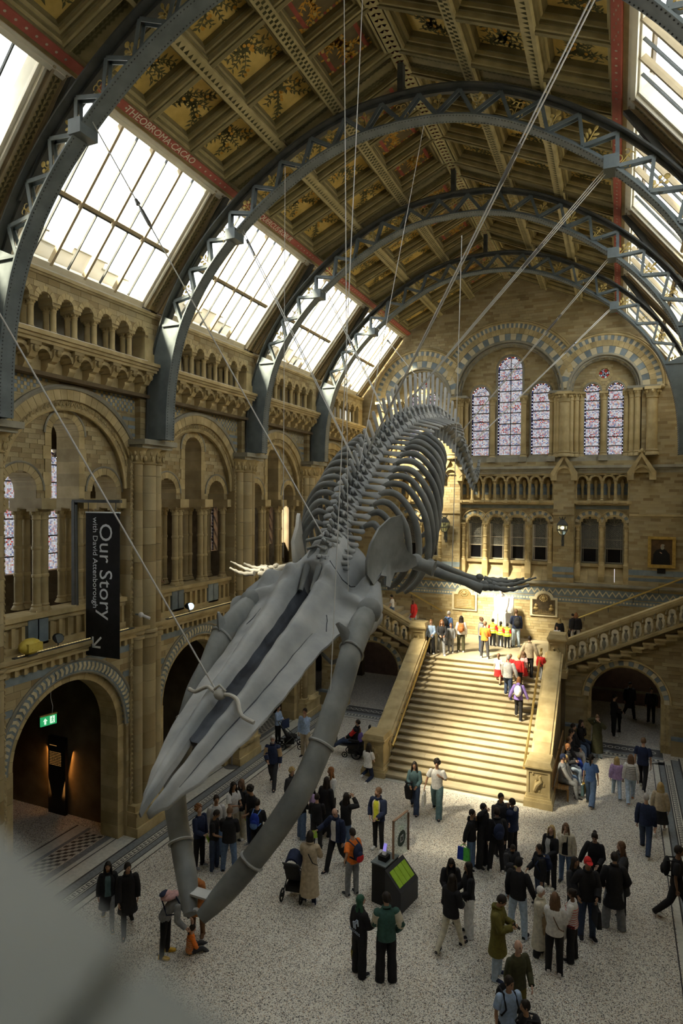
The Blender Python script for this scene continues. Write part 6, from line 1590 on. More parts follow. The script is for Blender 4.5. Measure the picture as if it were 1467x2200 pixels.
def build_people():
    tmp = []
    for k, p in PEOPLE.items():
        o = p['src'].build('tmp', MATS['stone']); md = o.modifiers.new('r', 'REMESH'); md.mode = 'VOXEL'; md.voxel_size = .021; md.use_smooth_shade = True
        sm = o.modifiers.new('s', 'SMOOTH'); sm.factor = .5; sm.iterations = 2; tmp.append(o)
    dg = bpy.context.evaluated_depsgraph_get(); me_ = []
    for o in tmp: me_.append(bpy.data.meshes.new_from_object(o.evaluated_get(dg)))
    for o in tmp:
        d = o.data; bpy.data.objects.remove(o); bpy.data.meshes.remove(d)
    for (k, p), me in zip(PEOPLE.items(), me_):
        J = p['J']; m = MB(); m.v = [tuple(v.co) for v in me.vertices]; m.f = [list(f.vertices) for f in me.polygons]; m.m = [0] * len(m.f); m.t = [.5] * len(m.f)
        bpy.data.meshes.remove(me); hand_fingers(m, J)
        ob = m.build('person', SKINS[p['skin']], None, True, 80); ob.location = p['P'] + Vector((0, 0, p['dz'] * p['sc'])); ob.rotation_euler = (0, 0, p['rz']); ob.scale = (p['sc'],) * 3
        tag(ob, p['label'], 'person', p['group']); p['ob'] = ob
        # facial features
        f = MB(); c, U, F, R = J['hc'], J['hU'], J['hF'], J['hR']; q = 1.13 if p['kid'] else 1; mat = Matrix((R, F, U)).transposed()
        for s in (-1, 1):
            f.ball(c + R * s * .031 * q + F * .088 * q + U * .012, (.012, .007, .007), 6, 4, 0, mat=mat); f.ball(c + R * s * .031 * q + F * .090 * q + U * .032, (.018, .006, .004), 6, 4, 0, mat=mat)
        f.ball(c + F * .093 * q - U * .062 * q, (.022, .008, .007), 7, 4, 1, mat=mat)
        f.build('eyes_and_mouth', [MATS['eye_dark'], MATS['lip']], ob)
        if p['hairc']:
            hc, hs = p['hairc']
            if hs in ('cap', 'beanie'):
                g = hair_mesh(J, 'short', p['kid']); g.build('hat', cmat(hc), ob, True, 70)
                if hs == 'cap': b = MB(); b.loft([[c + F * (.085 + t) * q + U * (.05 - t * .25 + e) + R * w * x for x in (-1, -.5, .5, 1)] + [c + F * (.085 + t) * q + U * (.042 - t * .25 + e) + R * w * x for x in (1, .5, -.5, -1)] for t, w, e in ((0, .07, 0), (.05, .065, 0), (.09, .035, 0))]); b.build('cap_peak', cmat(hc), ob)
                hb = MB(); hb.ball(c - F * .045 - U * .03, (.07 * q, .055, .06), 8, 6, mat=mat); hb.build('hair', cmat('dark', 'hair'), ob, True, 70)
            else: hair_mesh(J, hs, p['kid']).build('hair', cmat(hc, 'hair'), ob, True, 70)
        if p['ex'].get('beard'): b = MB(); b.ball(c + F * .055 - U * .085, (.055, .05, .042), 8, 6, mat=mat); b.build('beard', cmat(p['ex']['beard'], 'hair'), ob, True)
        if p['ex'].get('glasses'):
            b = MB()
            for s in (-1, 1): b.tube([c + F * .10 * q + R * (s * .033 + .022 * cos(e * pi / 4)) + U * (.012 + .018 * sin(e * pi / 4)) for e in range(8)], .004, 4, close=True); b.tube([c + F * .10 * q + R * s * .055 + U * .015, c + R * s * .08 + U * .015], .003, 4)
            b.build('glasses', MATS['black'], ob)
        top_mesh(J, p['topc'][1], p['fem'], p['kid']).build({'tee': 't_shirt', 'shirt': 'shirt', 'jumper': 'jumper', 'jacket': 'jacket', 'puffer': 'padded_jacket', 'coat': 'coat', 'longcoat': 'long_coat'}[p['topc'][1]], cmat(p['topc'][0]), ob, True, 70)
        bottom_mesh(J, p['botc'][1], p['fem']).build('skirt' if p['botc'][1] == 'skirt' else ('shorts' if p['botc'][1] == 'shorts' else 'trousers'), cmat(p['botc'][0]), ob, True, 70)
        for n in 'LR': shoe_mesh(J, n).build('shoe', [cmat(p['shoe']), cmat(p['sole'])], ob)
        sp = J['sp']; Fw = J['F']; Uw = J['U']; cen = sp[1].lerp(sp[2], .7)
        def front(w0, w1, k0, k1, e, nm, mat_, seg=6):
            rg = torso_rings(J, e, k0, k1, p['fem'], seg=32); b = MB(); i0, i1 = w0, w1
            vs = [r[i % 32] for r in rg for i in range(i0, i1 + 1)]; n_ = i1 - i0 + 1
            b.add(vs, [(j * n_ + i, j * n_ + i + 1, (j + 1) * n_ + i + 1, (j + 1) * n_ + i) for j in range(len(rg) - 1) for i in range(n_ - 1)]); return b.build(nm, mat_, ob, True, 70)
        if p['inner']: front(6, 10, -.3, 2.8, {'jacket': .044, 'puffer': .066, 'coat': .044, 'longcoat': .046}.get(p['topc'][1], .03), 'shirt_front', cmat(p['inner']))
        E = p['ex']
        if E.get('lining'): 
            for a, b_ in ((5, 6), (10, 11)): front(a, b_, -.3, 2.85, .05, 'collar_lining', cmat(E['lining']))
        if E.get('stripes'):
            for j in range(9): front(0, 32, -.3 + j * .32, -.22 + j * .32, .032, 'stripe', cmat(E['stripes']))
        if E.get('hood'):
            b = MB(); b.ball(J['neck'] - Fw * .085 + Uw * .0, (.085, .05, .075), 9, 7); b.build('hood', cmat(E['hood']), ob, True, 70)
        if E.get('sleeves'):
            b = MB()
            for n in 'LR':
                S, El, Wr = J['sh' + n], J['el' + n], J['wr' + n]; tube2(b, [S.lerp(El, .12), S.lerp(El, .5), El, El.lerp(Wr, .5), Wr], [.094, .088, .082, .072, .062])
            b.build('sleeves', cmat(E['sleeves']), ob, True, 70)
        if E.get('vestband'):
            front(0, 32, .5, .75, .046, 'reflective_band', cmat('white')); front(0, 32, 1.5, 1.72, .046, 'reflective_band', cmat('white'))
        if E.get('belt_fur'):
            for n in 'LR': pass
        if E.get('strapline'):
            b = MB(); b.tube([J['shL'] + Vector((.05, .0, .05)), sp[2] + Fw * (-.16), sp[1] - Fw * .155 + Vector((.1, 0, 0)), sp[0] + Vector((.19, -.02, .03)), sp[1] + Fw * .15 + Vector((.06, 0, 0)), sp[2] + Fw * .165 - Vector((.04, 0, 0))], .012, 5, close=True); b.build('bag_strap', cmat(E['strapline']), ob)
        # things carried: separate objects placed against the body
        W = ob.matrix_basis.copy() if False else (Matrix.Translation(ob.location) @ Matrix.Rotation(p['rz'], 4, 'Z') @ Matrix.Scale(p['sc'], 4))
        p['W'] = W
        if E.get('pack'):
            col, lab = E['pack'][:2]; bulk = {'puffer': .06, 'jacket': .045, 'coat': .045}.get(p['topc'][1], .03)
            ctr = sp[1].lerp(sp[2], .75) - Fw * (.19 + bulk); b = MB(); ry = (Matrix((Vector((1, 0, 0)), Fw, Uw))).transposed()
            for (x, y, z), o_ in (((.155, .085, .23), Vector()), ((.11, .05, .12), -Fw * .075 - Uw * .07)): b.ball(ctr + o_, (x, y, z), 12, 8, mat=ry)
            r = root('backpack', W @ ctr, lab, 'backpack'); inv = Matrix.Translation(W @ ctr).inverted() @ W
            for m_, nm in ((b, 'pack'),): m_.v = [tuple(inv @ Vector(v)) for v in m_.v]; m_.build(nm, cmat(col), r, True, 70)
            b = MB()
            for s in (-1, 1): b.tube([inv @ q_ for q_ in (ctr + Uw * .17 + Vector((s * .09, 0, 0)), J['neck'] - Uw * .02 + Vector((s * .11, 0, 0)) + Fw * .02, sp[2] + Vector((s * .125, 0, 0)) + Fw * (.15 + bulk * .6), sp[1] + Vector((s * .16, 0, 0)) + Fw * .06, ctr - Uw * .15 + Vector((s * .12, 0, 0)))], .017, 5)
            b.build('shoulder_strap', cmat(E['pack'][2] if len(E['pack']) > 2 else col), r)
            if len(E['pack']) > 3:
                b = MB(); b.ball(ctr - Fw * .09 - Uw * .12, (.125, .05, .11), 10, 7, mat=ry); b.v = [tuple(inv @ Vector(v)) for v in b.v]; b.build('front_pocket', cmat(E['pack'][3]), r, True)
        if E.get('bag'):
            col, lab, n = E['bag'][:3]; w = J['wr' + n] + J['hd' + n] * .10; s = -1 if n == 'L' else 1; r = root('bag', W @ w, lab, 'bag'); inv = Matrix.Translation(W @ w).inverted() @ W
            c2 = E['bag'][3] if len(E['bag']) > 3 else col; H = .36; wd = .19; b = MB(); o_ = w + Vector((0, 0, -.10))
            def slab_(z0, z1, x0, x1, cm, nm):
                b = MB(); P_ = [(-.05, x0, z0), (.05, x0, z0), (.05, x1, z0), (-.05, x1, z0), (-.03, x0 * .92, z1), (.03, x0 * .92, z1), (.03, x1 * .92, z1), (-.03, x1 * .92, z1)]
                b.hexa([inv @ (o_ + Vector(q_)) for q_ in P_]); b.build(nm, cmat(cm), r)
            if c2 != col: slab_(-H, 0, -wd, 0, col, 'bag_side'); slab_(-H, 0, 0, wd, c2, 'bag_side')
            else: slab_(-H, 0, -wd, wd, col, 'bag_body')
            b = MB(); b.tube([inv @ (o_ + Vector((0, -.11, -.01))), inv @ (o_ + Vector((0, -.05, .09))), inv @ (o_ + Vector((0, .05, .09))), inv @ (o_ + Vector((0, .11, -.01)))], .011, 5); b.build('handle', cmat(c2), r)
        if E.get('phone'):
            w = (J['wrL'] + J['wrR']) / 2 if E['phone'] == 'both' else J['wr' + E['phone'][0]]; dd = J['hdR'] if E['phone'] == 'both' else J['hd' + E['phone'][0]]
            w = w + dd * .11; r = MB(); r.box(-.036, .036, -.006, .006, -.075, .075); r.box(-.032, .032, -.0075, -.006, -.07, .07, 1)
            o2 = r.build('phone', [MATS['black'], MATS['screen'] if 'screen' in MATS else M('screen', (.10, .13, .17), rough=.15)]); o2.location = W @ w; o2.rotation_euler = (1.0 if E['phone'] != 'up' else 0, 0, p['rz']); o2.scale = (p['sc'],) * 3
            tag(o2, E.get('phl', 'dark phone held by the ' + p['label'].split(',')[0]), 'phone')
        if E.get('leaf'):
            n = E['leaf'][0]; w = J['wr' + n] + J['hd' + n] * .12; r = MB(); r.box(-.075, .075, -.002, .002, -.15, .05); o2 = r.build('leaflet', MATS['lime'] if 'lime' in MATS else M('lime', (.32, .55, .05), (.38, .62, .08), scale=5)); o2.location = W @ w; o2.rotation_euler = (.25, .2, p['rz'] + .5); o2.scale = (p['sc'],) * 3; tag(o2, E['leaf'][1], 'leaflet')
        if E.get('drape'):
            col, lab, n = E['drape']; w = J['el' + n].lerp(J['wr' + n], .6); b = MB(); r0 = []
            for t, wx, wy in ((-.02, .10, .06), (.05, .14, .10), (-.15, .15, .11), (-.38, .13, .10), (-.52, .11, .08)): r0.append([w + Vector((wx * cos(a) * (1 + .15 * cos(3 * a)), wy * sin(a) * (1 + .15 * sin(4 * a)), t)) for a in [2 * pi * e / 14 for e in range(14)]])
            r0 = sorted(r0, key=lambda q_: -q_[0].z); b.loft(r0[::-1]); b.v = [tuple(v) for v in b.v]; o2 = b.build('coat_over_arm', cmat(col), None, True, 70); o2.location = ob.location; o2.rotation_euler = ob.rotation_euler; o2.scale = ob.scale; tag(o2, lab, 'coat')
def on_stair(px, py):
    best = None
    for j in range(NS):
        q = on_z(px, py, (j + 1) * RI); y0 = 21.6 + j * TR; e = max(0, y0 + .08 - q.y, q.y - y0 - TR + .05)
        if best is None or e < best[0]: best = (e, Vector((q.x, min(max(q.y, y0 + .08), y0 + TR - .05), q.z)))
    return best[1]
D = ('down', 'down')
p = person
# by the left border, bottom left
p('a1', 'woman in a long black coat and pale scarf walking beside the mosaic border', 232, 1985, 1848, 222, 'walk', D, ('black', 'coat'), ('grey', 'slim'), ('dark', 'longer'), fem=True, inner='teal', sole='gold', skin=1)
p('a2', 'man in a black jacket striding right beside the woman in the long black coat', 274, 1998, 1850, 226, 'walk2', ('down', 'fwd'), ('black', 'coat'), ('black', 'slim'), ('dark', 'short'), head=(.4, 0), skin=1)
p('a3', 'woman in a grey shirt bending over, pink and navy backpack on her back', 356, 2052, None, 290, 'bend', D, ('grey', 'shirt'), ('black', 'slim'), ('blond', 'pony'), shoe='gold', sole='gold', fem=True, h=1.68, skin=0, pack=('pink', 'pink striped and navy backpack on the bending woman in grey', 'navy', 'navy'))
p('a4', 'small child in orange and white stripes sitting on the floor under the jaw tip', 408, 2046, None, 320, 'floor', ('lap', 'lap'), ('orange', 'jumper'), ('char', 'slim'), ('dark', 'pony'), shoe='grey', kid=True, h=1.12, stripes='cream')
p('a5', 'person in a rust patterned coat stooping behind the tips of the jaw bones', 424, 2008, None, 200, 'stoop', ('hold', 'hold'), ('rust', 'coat'), ('brown', 'slim'), ('brown', 'short'), shoe='brown', fem=True, h=1.72, skin=1)
# school group by the left jaw bone
p('b1', 'curly haired boy in navy top and black trousers looking up at the skull', 428, 1862, 1728, 262, 'stand', ('down', 'hold'), ('navy', 'jumper'), ('black', 'jeans'), ('auburn', 'curly'), shoe='grey', head=(0, .35), stripes=None, leaf=('R', 'green leaflet held by the curly haired boy in navy'))
p('b2', 'boy in a pale grey hoodie standing behind the two youths in black', 464, 1842, 1706, 230, 'stand', D, ('lgrey', 'jumper'), ('jeans', 'jeans'), ('dark', 'short'), hood='lgrey', skin=1)
p('b3', 'youth in black T-shirt and dark jeans with head bowed, second from the left jaw', 460, 1868, 1738, 285, 'stand2', ('hold', 'hold'), ('black', 'tee'), ('djeans', 'jeans'), ('dark', 'short'), shoe='lgrey', skin=1, head=(0, -.4))
p('b4', 'broad backed youth in a black jacket and mid blue jeans by the left jaw', 492, 1874, 1734, 20, 'wide', ('phone', 'phone'), ('black', 'jacket'), ('jeans', 'jeans'), ('brown', 'short'), head=(0, -.3))
p('b5', 'girl in a white T-shirt with long dark hair looking at her phone', 500, 1808, 1678, 250, 'stand', ('phone', 'phone'), ('white', 'tee'), ('cream', 'wide'), ('dark', 'longer'), fem=True, skin=1, phone='R', phl='phone held by the girl in the white T-shirt')
p('b6', 'girl in a dark open jacket and cream trousers holding a lime leaflet', 519, 1798, 1672, 170, 'stand2', ('down', 'low'), ('char', 'jacket'), ('cream', 'wide'), ('brown', 'longer'), fem=True, leaf=('L', 'lime leaflet held by the girl in cream trousers'), shoe='white')
p('b7', 'curly haired boy in a loose black T-shirt and jeans facing the hall', 540, 1818, 1685, 160, 'stand', ('hold', 'down'), ('black', 'tee'), ('djeans', 'jeans'), ('dark', 'curly'), shoe='grey', skin=1, head=(0, -.35))
p('b8', 'boy in black seen from behind with a bright blue backpack', 552, 1842, 1716, 10, 'stand2', ('phone', 'phone'), ('black', 'jumper'), ('black', 'jeans'), ('dark', 'short'), pack=('rblue', 'bright blue backpack on the boy in black', 'blue', 'blue'))
p('b9', 'grey bearded man in a navy gilet over a plaid shirt walking towards the entrance', 586, 1690, 1578, 196, 'walk', ('down', 'hold'), ('navy', 'jacket'), ('char', 'jeans'), ('gray', 'short'), sleeves='tan', beard='gray', glasses=1)
p('b10', 'woman in a pale blue blouse standing with a stroller by the chapel pier', 597, 1596, 1514, 268, 'stand', ('hold', 'phone'), ('lblue', 'shirt'), ('black', 'slim'), ('dark', 'bun'), fem=True, phone='R', phl='phone held by the woman in the pale blue blouse')
p('b11', 'man in a blue shirt and beige trousers with a hand at his mouth', 655, 1626, 1520, 178, 'stand2', ('chin', 'down'), ('lblue', 'shirt'), ('beige', 'jeans'), ('dark', 'short'), skin=1)
# crowd partly behind the right jaw bone
p('c1', 'blond person in a dark coat half hidden by the right jaw bone', 626, 1760, 1648, 250, 'stand', D, ('char', 'jacket'), ('djeans', 'jeans'), ('blond', 'curly'), shoe='blue')
p('c2', 'person in a black top and wide blue jeans just behind the right jaw bone', 648, 1800, 1690, 330, 'stand', ('hold', 'hold'), ('black', 'jumper'), ('jeans', 'wide'), ('dark', 'short'), shoe='navy')
p('c3', 'woman in a lilac floral blouse showing past the edge of the right jaw bone', 672, 1796, 1680, 300, 'stand', D, ('lilac', 'tee'), ('jeans', 'jeans'), ('dark', 'long'), fem=True, skin=1)
p('c4', 'man in a black jumper seen from behind, close to the right jaw bone', 680, 1822, 1704, 15, 'stand', ('hold', 'hold'), ('black', 'jumper'), ('char', 'jeans'), ('dark', 'short'))
p('c5', 'woman with very long brown hair and white sleeves turning her head', 711, 1770, 1646, 150, 'stand', ('hold', 'fold'), ('white', 'jumper'), ('black', 'jeans'), ('auburn', 'longer'), fem=True, head=(-.4, 0))
p('c6', 'woman in a long black coat seen from behind, before the white sleeved woman', 700, 1796, 1668, 350, 'stand', D, ('black', 'longcoat'), ('black', 'slim'), ('dark', 'longer'), fem=True)
p('c7', 'dark haired woman in black and blue jeans taking a photo overhead', 742, 1832, 1702, 345, 'stand', ('photo', 'photo'), ('black', 'jumper'), ('jeans', 'slim'), ('dark', 'longer'), fem=True, phone='both', phl='phone raised by the dark haired woman in blue jeans', skin=1)
p('c8', 'bald man in a navy suit and white shirt with sunglasses on his head', 722, 1866, 1732, 168, 'walk2', ('down', 'out'), ('navy', 'jacket'), ('black', 'jeans'), ('dark', 'bald'), inner='white', glasses=1, leaf=('R', 'lime leaflet held by the bald man in the navy suit'), head=(.2, -.35))
p('c9', 'woman in a beige trench coat with a black bag strap across her back', 665, 1942, 1784, 15, 'stand2', ('push', 'push'), ('beige', 'longcoat'), ('navy', 'slim'), ('dark', 'bob'), shoe='lgrey', fem=True, strapline='black')
p('c10', 'boy in an orange T-shirt and grey joggers with hand on hip', 757, 1922, 1778, 62, 'stand2', ('hip', 'down'), ('orange', 'tee'), ('grey', 'jeans'), ('dark', 'short'), shoe='char', skin=1, pack=('navy', 'blue and red backpack on the boy in orange', 'navy', 'red'))
p('c11', 'man in a sheepskin lined jacket and neon yellow shirt by the donation stand', 812, 1824, 1690, 172, 'stand2', ('hold', 'pocket'), ('navy', 'jacket'), ('black', 'slim'), ('brown', 'short'), shoe='white', inner='yellow', lining='cream', beard='brown', head=(-.9, .1))
p('c12', 'smiling woman in a grey blue top with a black coat over her arm', 890, 1742, 1634, 188, 'walk', ('hold', 'hold'), ('teal', 'jumper'), ('djeans', 'wide'), ('dark', 'longer'), fem=True, skin=1, drape=('black', 'black coat hung over the arm of the woman in grey blue', 'R'))
p('c13', 'man in a white T-shirt and baggy green grey jeans walking from the stairs', 938, 1750, 1629, 186, 'walk', ('strap', 'side'), ('white', 'tee'), ('teal', 'wide'), ('dark', 'curly'), skin=1, bag=('white', 'white tote bag at the hip of the man in the white T-shirt', 'R'))
p('c14', 'woman in a white T-shirt kneeling against the left newel of the stairs', 790, 1672, None, 350, 'kneel', ('hold', 'hold'), ('white', 'tee'), ('navy', 'slim'), ('dark', 'longer'), shoe='white', fem=True, h=1.66)
p('c15', 'red haired woman standing behind the left newel, beside the wheelchair', 771, 1622, 1562, 20, 'stand', D, ('purple', 'jumper'), ('navy', 'jeans'), ('auburn', 'long'), fem=True)
# the couple in front
p('d1', 'woman in black with green tinted long hair and white print on her back', 772, 2092, 1921, 332, 'stand', ('down', 'hold'), ('black', 'jacket'), ('black', 'wide'), ('green', 'longer'), fem=True, head=(-.6, 0))
p('d2', 'man in a dark green varsity jacket with white sleeves, back to camera', 829, 2106, 1916, 30, 'stand', ('hold', 'pocket'), ('bgreen', 'jacket'), ('black', 'wide'), ('dark', 'short'), head=(.6, 0), sleeves='cream')
# group in front of the staircase
p('e1', 'man in a black hoodie and blue jeans with hand to chin, tote on his arm', 1012, 1866, 1737, 262, 'stand', ('chin', 'back'), ('black', 'jumper'), ('jeans', 'jeans'), ('dark', 'short'), skin=1, hood='black', bag=('rblue', 'royal blue and bright green tote bag of the man in the hoodie', 'R', 'pgreen'))
p('e2', 'person all in black shading their eyes, behind the man in the hoodie', 1036, 1862, 1724, 250, 'stand', ('down', 'shade'), ('black', 'jumper'), ('black', 'wide'), ('dark', 'short'), skin=1)
p('e3', 'person in a dark padded coat at the back of the group before the stairs', 1074, 1836, 1702, 220, 'stand', ('hold', 'hold'), ('char', 'puffer'), ('black', 'jeans'), ('dark', 'short'), skin=1)
p('e4', 'person in a royal blue jacket with a white hood', 1100, 1842, 1714, 70, 'stand', ('chin', 'hold'), ('navy', 'puffer'), ('black', 'jeans'), ('dark', 'short'), hood='white', skin=1)
p('e5', 'person in black with a white label on a low slung bag, back to camera', 1066, 1872, 1734, 25, 'wide', D, ('black', 'jacket'), ('black', 'jeans'), ('dark', 'short'), shoe='white', pack=('navy', 'low black bag with white label on the person in white shoes', 'black'))
p('e6', 'person in a shiny black padded jacket looking at a lime leaflet', 1098, 1926, 1810, 215, 'stand', ('phone', 'phone'), ('char', 'puffer'), ('ljeans', 'jeans'), ('dark', 'short'), skin=1, head=(0, -.5), pack=('black', 'round black backpack on the person in the shiny padded jacket', 'black'), leaf=('L', 'lime leaflet read by the person in the shiny padded jacket'))
p('e7', 'man in a black cap and jumper with pale jeans, back to the camera', 1112, 2010, 1840, 350, 'wide', ('down', 'side'), ('black', 'jumper'), ('ljeans', 'jeans'), ('black', 'cap'))
p('e8', 'woman in a black leather coat with long dark hair, head bowed', 967, 1985, 1838, 200, 'stand', ('hold', 'hold'), ('black', 'coat'), ('black', 'jeans'), ('dark', 'longer'), shoe='lgrey', fem=True, head=(0, -.5), skin=1)
p('e9', 'woman in black top and flared white trousers holding a bright pouch', 1006, 2008, 1850, 120, 'stand', ('hold', 'hold'), ('black', 'jumper'), ('white', 'wide'), ('dark', 'longer'), fem=True, skin=1)
p('e10', 'woman in a short black jacket and cream leggings with round bag', 968, 2040, 1878, 340, 'walk2', ('hold', 'hold'), ('black', 'jacket'), ('cream', 'slim'), ('dark', 'long'), fem=True, skin=1)
p('e11', 'man in an olive parka and pale jeans reading his phone', 1068, 2100, 1918, 268, 'stand', ('phone', 'phone'), ('olive', 'coat'), ('ljeans', 'jeans'), ('dark', 'short'), shoe='navy', skin=1, hood='olive', head=(0, -.45), phone='R', phl='blue phone held by the man in the olive parka')
# group on the right
p('f1', 'woman in a cream fur coat and white animal hood', 1158, 2050, 1902, 262, 'stand', ('hold', 'fold'), ('cream', 'longcoat'), ('black', 'wide'), ('white', 'beanie'), shoe='cream', fem=True, drape=('tan', 'tan fur over the arm of the woman in the cream coat', 'R'))
p('f2', 'woman in a white jumper and black trousers with long brown hair, from behind', 1190, 2090, 1916, 2, 'stand', ('fold', 'hold'), ('white', 'jumper'), ('black', 'jeans'), ('brown', 'longer'), shoe='white', fem=True, strapline='brown')
p('f3', 'woman in a white and red floral blouse with a grey coat on her arm', 1228, 2062, 1908, 80, 'stand', ('hold', 'hold'), ('white', 'shirt'), ('black', 'wide'), ('dark', 'bun'), fem=True, skin=2, drape=('lgrey', 'grey coat hanging from the arm of the floral blouse woman', 'L'), stripes='red')
p('f4', 'person in a bright red cap and black leather jacket with jeans', 1260, 2014, 1838, 200, 'stand', ('hold', 'pocket'), ('black', 'jacket'), ('djeans', 'jeans'), ('red', 'cap'), fem=True, skin=1, bag=('black', 'square black handbag beside the person in the red cap', 'L'))
p('f5', 'woman with long wavy dark hair in a black leather jacket beside the red cap', 1232, 1990, 1838, 230, 'stand', ('hold', 'hold'), ('char', 'jacket'), ('black', 'jeans'), ('dark', 'longer'), fem=True, skin=1, inner='lgrey')
p('f6', 'slim woman in a fitted black jumper with hair tied back, looking down', 1276, 1930, 1784, 176, 'stand', ('hold', 'side'), ('black', 'jumper'), ('black', 'slim'), ('dark', 'bun'), fem=True, head=(0, -.4))
p('f7', 'woman in a dark coat with long brown hair reaching out her arm', 1334, 1962, 1806, 110, 'stand', ('point', 'down'), ('char', 'coat'), ('black', 'jeans'), ('brown', 'longer'), fem=True)
p('f8', 'man in a long black coat and grey jeans with white shoes, from behind', 1318, 1994, 1830, 12, 'wide', ('pocket', 'pocket'), ('black', 'coat'), ('grey', 'wide'), ('dark', 'short'), shoe='lgrey', bag=('black', 'flat black folder beside the man in the long black coat', 'R'))
p('f9', 'man in black with a shaved head and navy cross bag, facing left', 1158, 1948, 1812, 120, 'stand', ('down', 'hold'), ('black', 'jacket'), ('djeans', 'jeans'), ('dark', 'short'), skin=1, pack=('navy', 'navy bag on the back of the shaven headed man', 'navy'))
p('f10', 'blonde woman in a black jacket gazing up at the skeleton', 1182, 1906, 1772, 150, 'stand', ('hold', 'down'), ('black', 'jacket'), ('black', 'jeans'), ('blond', 'longer'), shoe='cream', fem=True, head=(.2, .35), inner='lgrey')
p('f11', 'woman in a cream fleece jacket and blue jeans with dark backpack straps', 1214, 1894, 1766, 176, 'stand', ('down', 'chin'), ('cream', 'puffer'), ('jeans', 'jeans'), ('brown', 'longer'), fem=True, inner='black')
p('f12', 'balding man with long grey hair in an olive shirt at the bottom edge', 1110, 2212, 2034, 225, 'stand', ('hold', 'down'), ('dolive', 'shirt'), ('olive', 'jeans'), ('gray', 'bald'), h=1.74)
p('f13', 'man in a pale blue T-shirt and dark backpack at the bottom edge', 1090, 2290, 2092, 215, 'walk', D, ('lblue', 'tee'), ('black', 'jeans'), ('dark', 'short'), skin=1, head=(.3, 0), pack=('black', 'dark backpack of the man in the pale blue T-shirt', 'black'))
p('f14', 'person in black with head turned left at the bottom edge of the picture', 1128, 2340, 2146, 120, 'stand', D, ('black', 'tee'), ('black', 'jeans'), ('dark', 'short'), skin=1, pack=('char', 'black backpack at the very bottom of the picture', 'char'))
p('f15', 'man in a black T-shirt and trousers with a black rucksack on the right edge', 1452, 1976, 1814, 262, 'walk', D, ('black', 'tee'), ('black', 'jeans'), ('dark', 'short'), shoe='white', skin=2, pack=('black', 'black rucksack on the man at the right edge', 'black'))
p('f16', 'grey haired man in a navy fleece and dark trousers walking away', 1386, 1830, 1704, 352, 'walk', ('down', 'down'), ('navy', 'jumper'), ('djeans', 'jeans'), ('gray', 'short'), sole='white')
p('f17', 'blonde woman in a beige jacket and black skirt beside the man in the navy fleece', 1417, 1790, 1680, 350, 'walk2', D, ('beige', 'jacket'), ('black', 'skirt'), ('blond', 'longer'), shoe='white', fem=True)
p('f18', 'man in a dark blue T-shirt and black trousers by the right arch', 1380, 1695, 1584, 348, 'walk', D, ('navy', 'tee'), ('black', 'slim'), ('brown', 'short'), shoe='white')
p('f19', 'girl in a lilac padded jacket and pale jeans walking away', 1324, 1712, 1626, 5, 'walk', D, ('lilac', 'puffer'), ('ljeans', 'jeans'), ('blond', 'long'), fem=True, kid=True, shoe='grey')
p('f20', 'girl in a white and black striped jumper and pale jeans walking away', 1354, 1722, 1620, 5, 'walk2', D, ('white', 'jumper'), ('ljeans', 'jeans'), ('brown', 'longer'), fem=True, shoe='rust', stripes='char')
p('f21', 'woman in a bright blue top and jeans with a dark ponytail, walking away', 1268, 1727, 1620, 352, 'walk', D, ('blue', 'tee'), ('jeans', 'wide'), ('dark', 'pony'), fem=True, shoe='brown', bag=('teal', 'teal and black bag at the side of the woman in the blue top', 'L', 'gold'))
# benches at the right flank of the stairs
def seatpos(x, y): return Vector((x, y, 0))
p('s1', 'man in a grey hooded top and gilet seated nearest on the bench', 0, 0, None, 270, 'sit', ('lap', 'lap'), ('grey', 'jumper'), ('grey', 'jeans'), ('navy', 'beanie'), pos=seatpos(-1.62, 22.75), h=1.78, sleeves='lgrey')
p('s2', 'blond child in a grey sweater seated beside the man in the gilet', 0, 0, None, 265, 'sit', ('lap', 'lap'), ('lgrey', 'jumper'), ('jeans', 'jeans'), ('blond', 'long'), pos=seatpos(-1.58, 23.35), h=1.45, kid=True, shoe='white')
p('s3', 'auburn haired woman in black and pale jeans looking at her phone on the bench', 0, 0, None, 262, 'sit', ('phone', 'phone'), ('char', 'jacket'), ('ljeans', 'jeans'), ('auburn', 'bob'), pos=seatpos(-1.55, 24.0), h=1.68, fem=True, shoe='white', phone='R', phl='phone held by the auburn haired woman on the bench')
p('s4', 'young person in royal blue trousers stretched out on the bench', 0, 0, None, 280, 'sit', ('lap', 'lap'), ('char', 'jacket'), ('rblue', 'jeans'), ('brown', 'short'), pos=seatpos(-1.55, 24.7), h=1.7)
p('s5', 'man with cropped hair in black reading, seated under the sunlit flank wall', 0, 0, None, 275, 'sit', ('hold', 'hold'), ('black', 'jumper'), ('lgrey', 'jeans'), ('dark', 'short'), pos=seatpos(-1.52, 25.4), h=1.78)
p('s6', 'dark haired person in black seated at the far end of the bench', 0, 0, None, 265, 'sit', ('lap', 'lap'), ('black', 'jacket'), ('jeans', 'jeans'), ('dark', 'short'), pos=seatpos(-1.50, 26.1), h=1.75)
p('s7', 'dark figure seated in the shadow beyond the end of the bench', 0, 0, None, 240, 'sit', ('chin', 'lap'), ('black', 'coat'), ('djeans', 'jeans'), ('dark', 'long'), pos=seatpos(-1.25, 26.85), h=1.68, fem=True)
p('s8', 'woman in a long olive coat and pale flared jeans shading her eyes', 1282, 1628, 1535, 190, 'stand', ('photo', 'shade'), ('dolive', 'longcoat'), ('ljeans', 'wide'), ('brown', 'bun'), fem=True)
p('s9', 'man in black with sandals standing inside the right arch', 1318, 1580, 1490, 285, 'stand', ('hold', 'hold'), ('black', 'jumper'), ('black', 'jeans'), ('dark', 'short'), shoe='white')
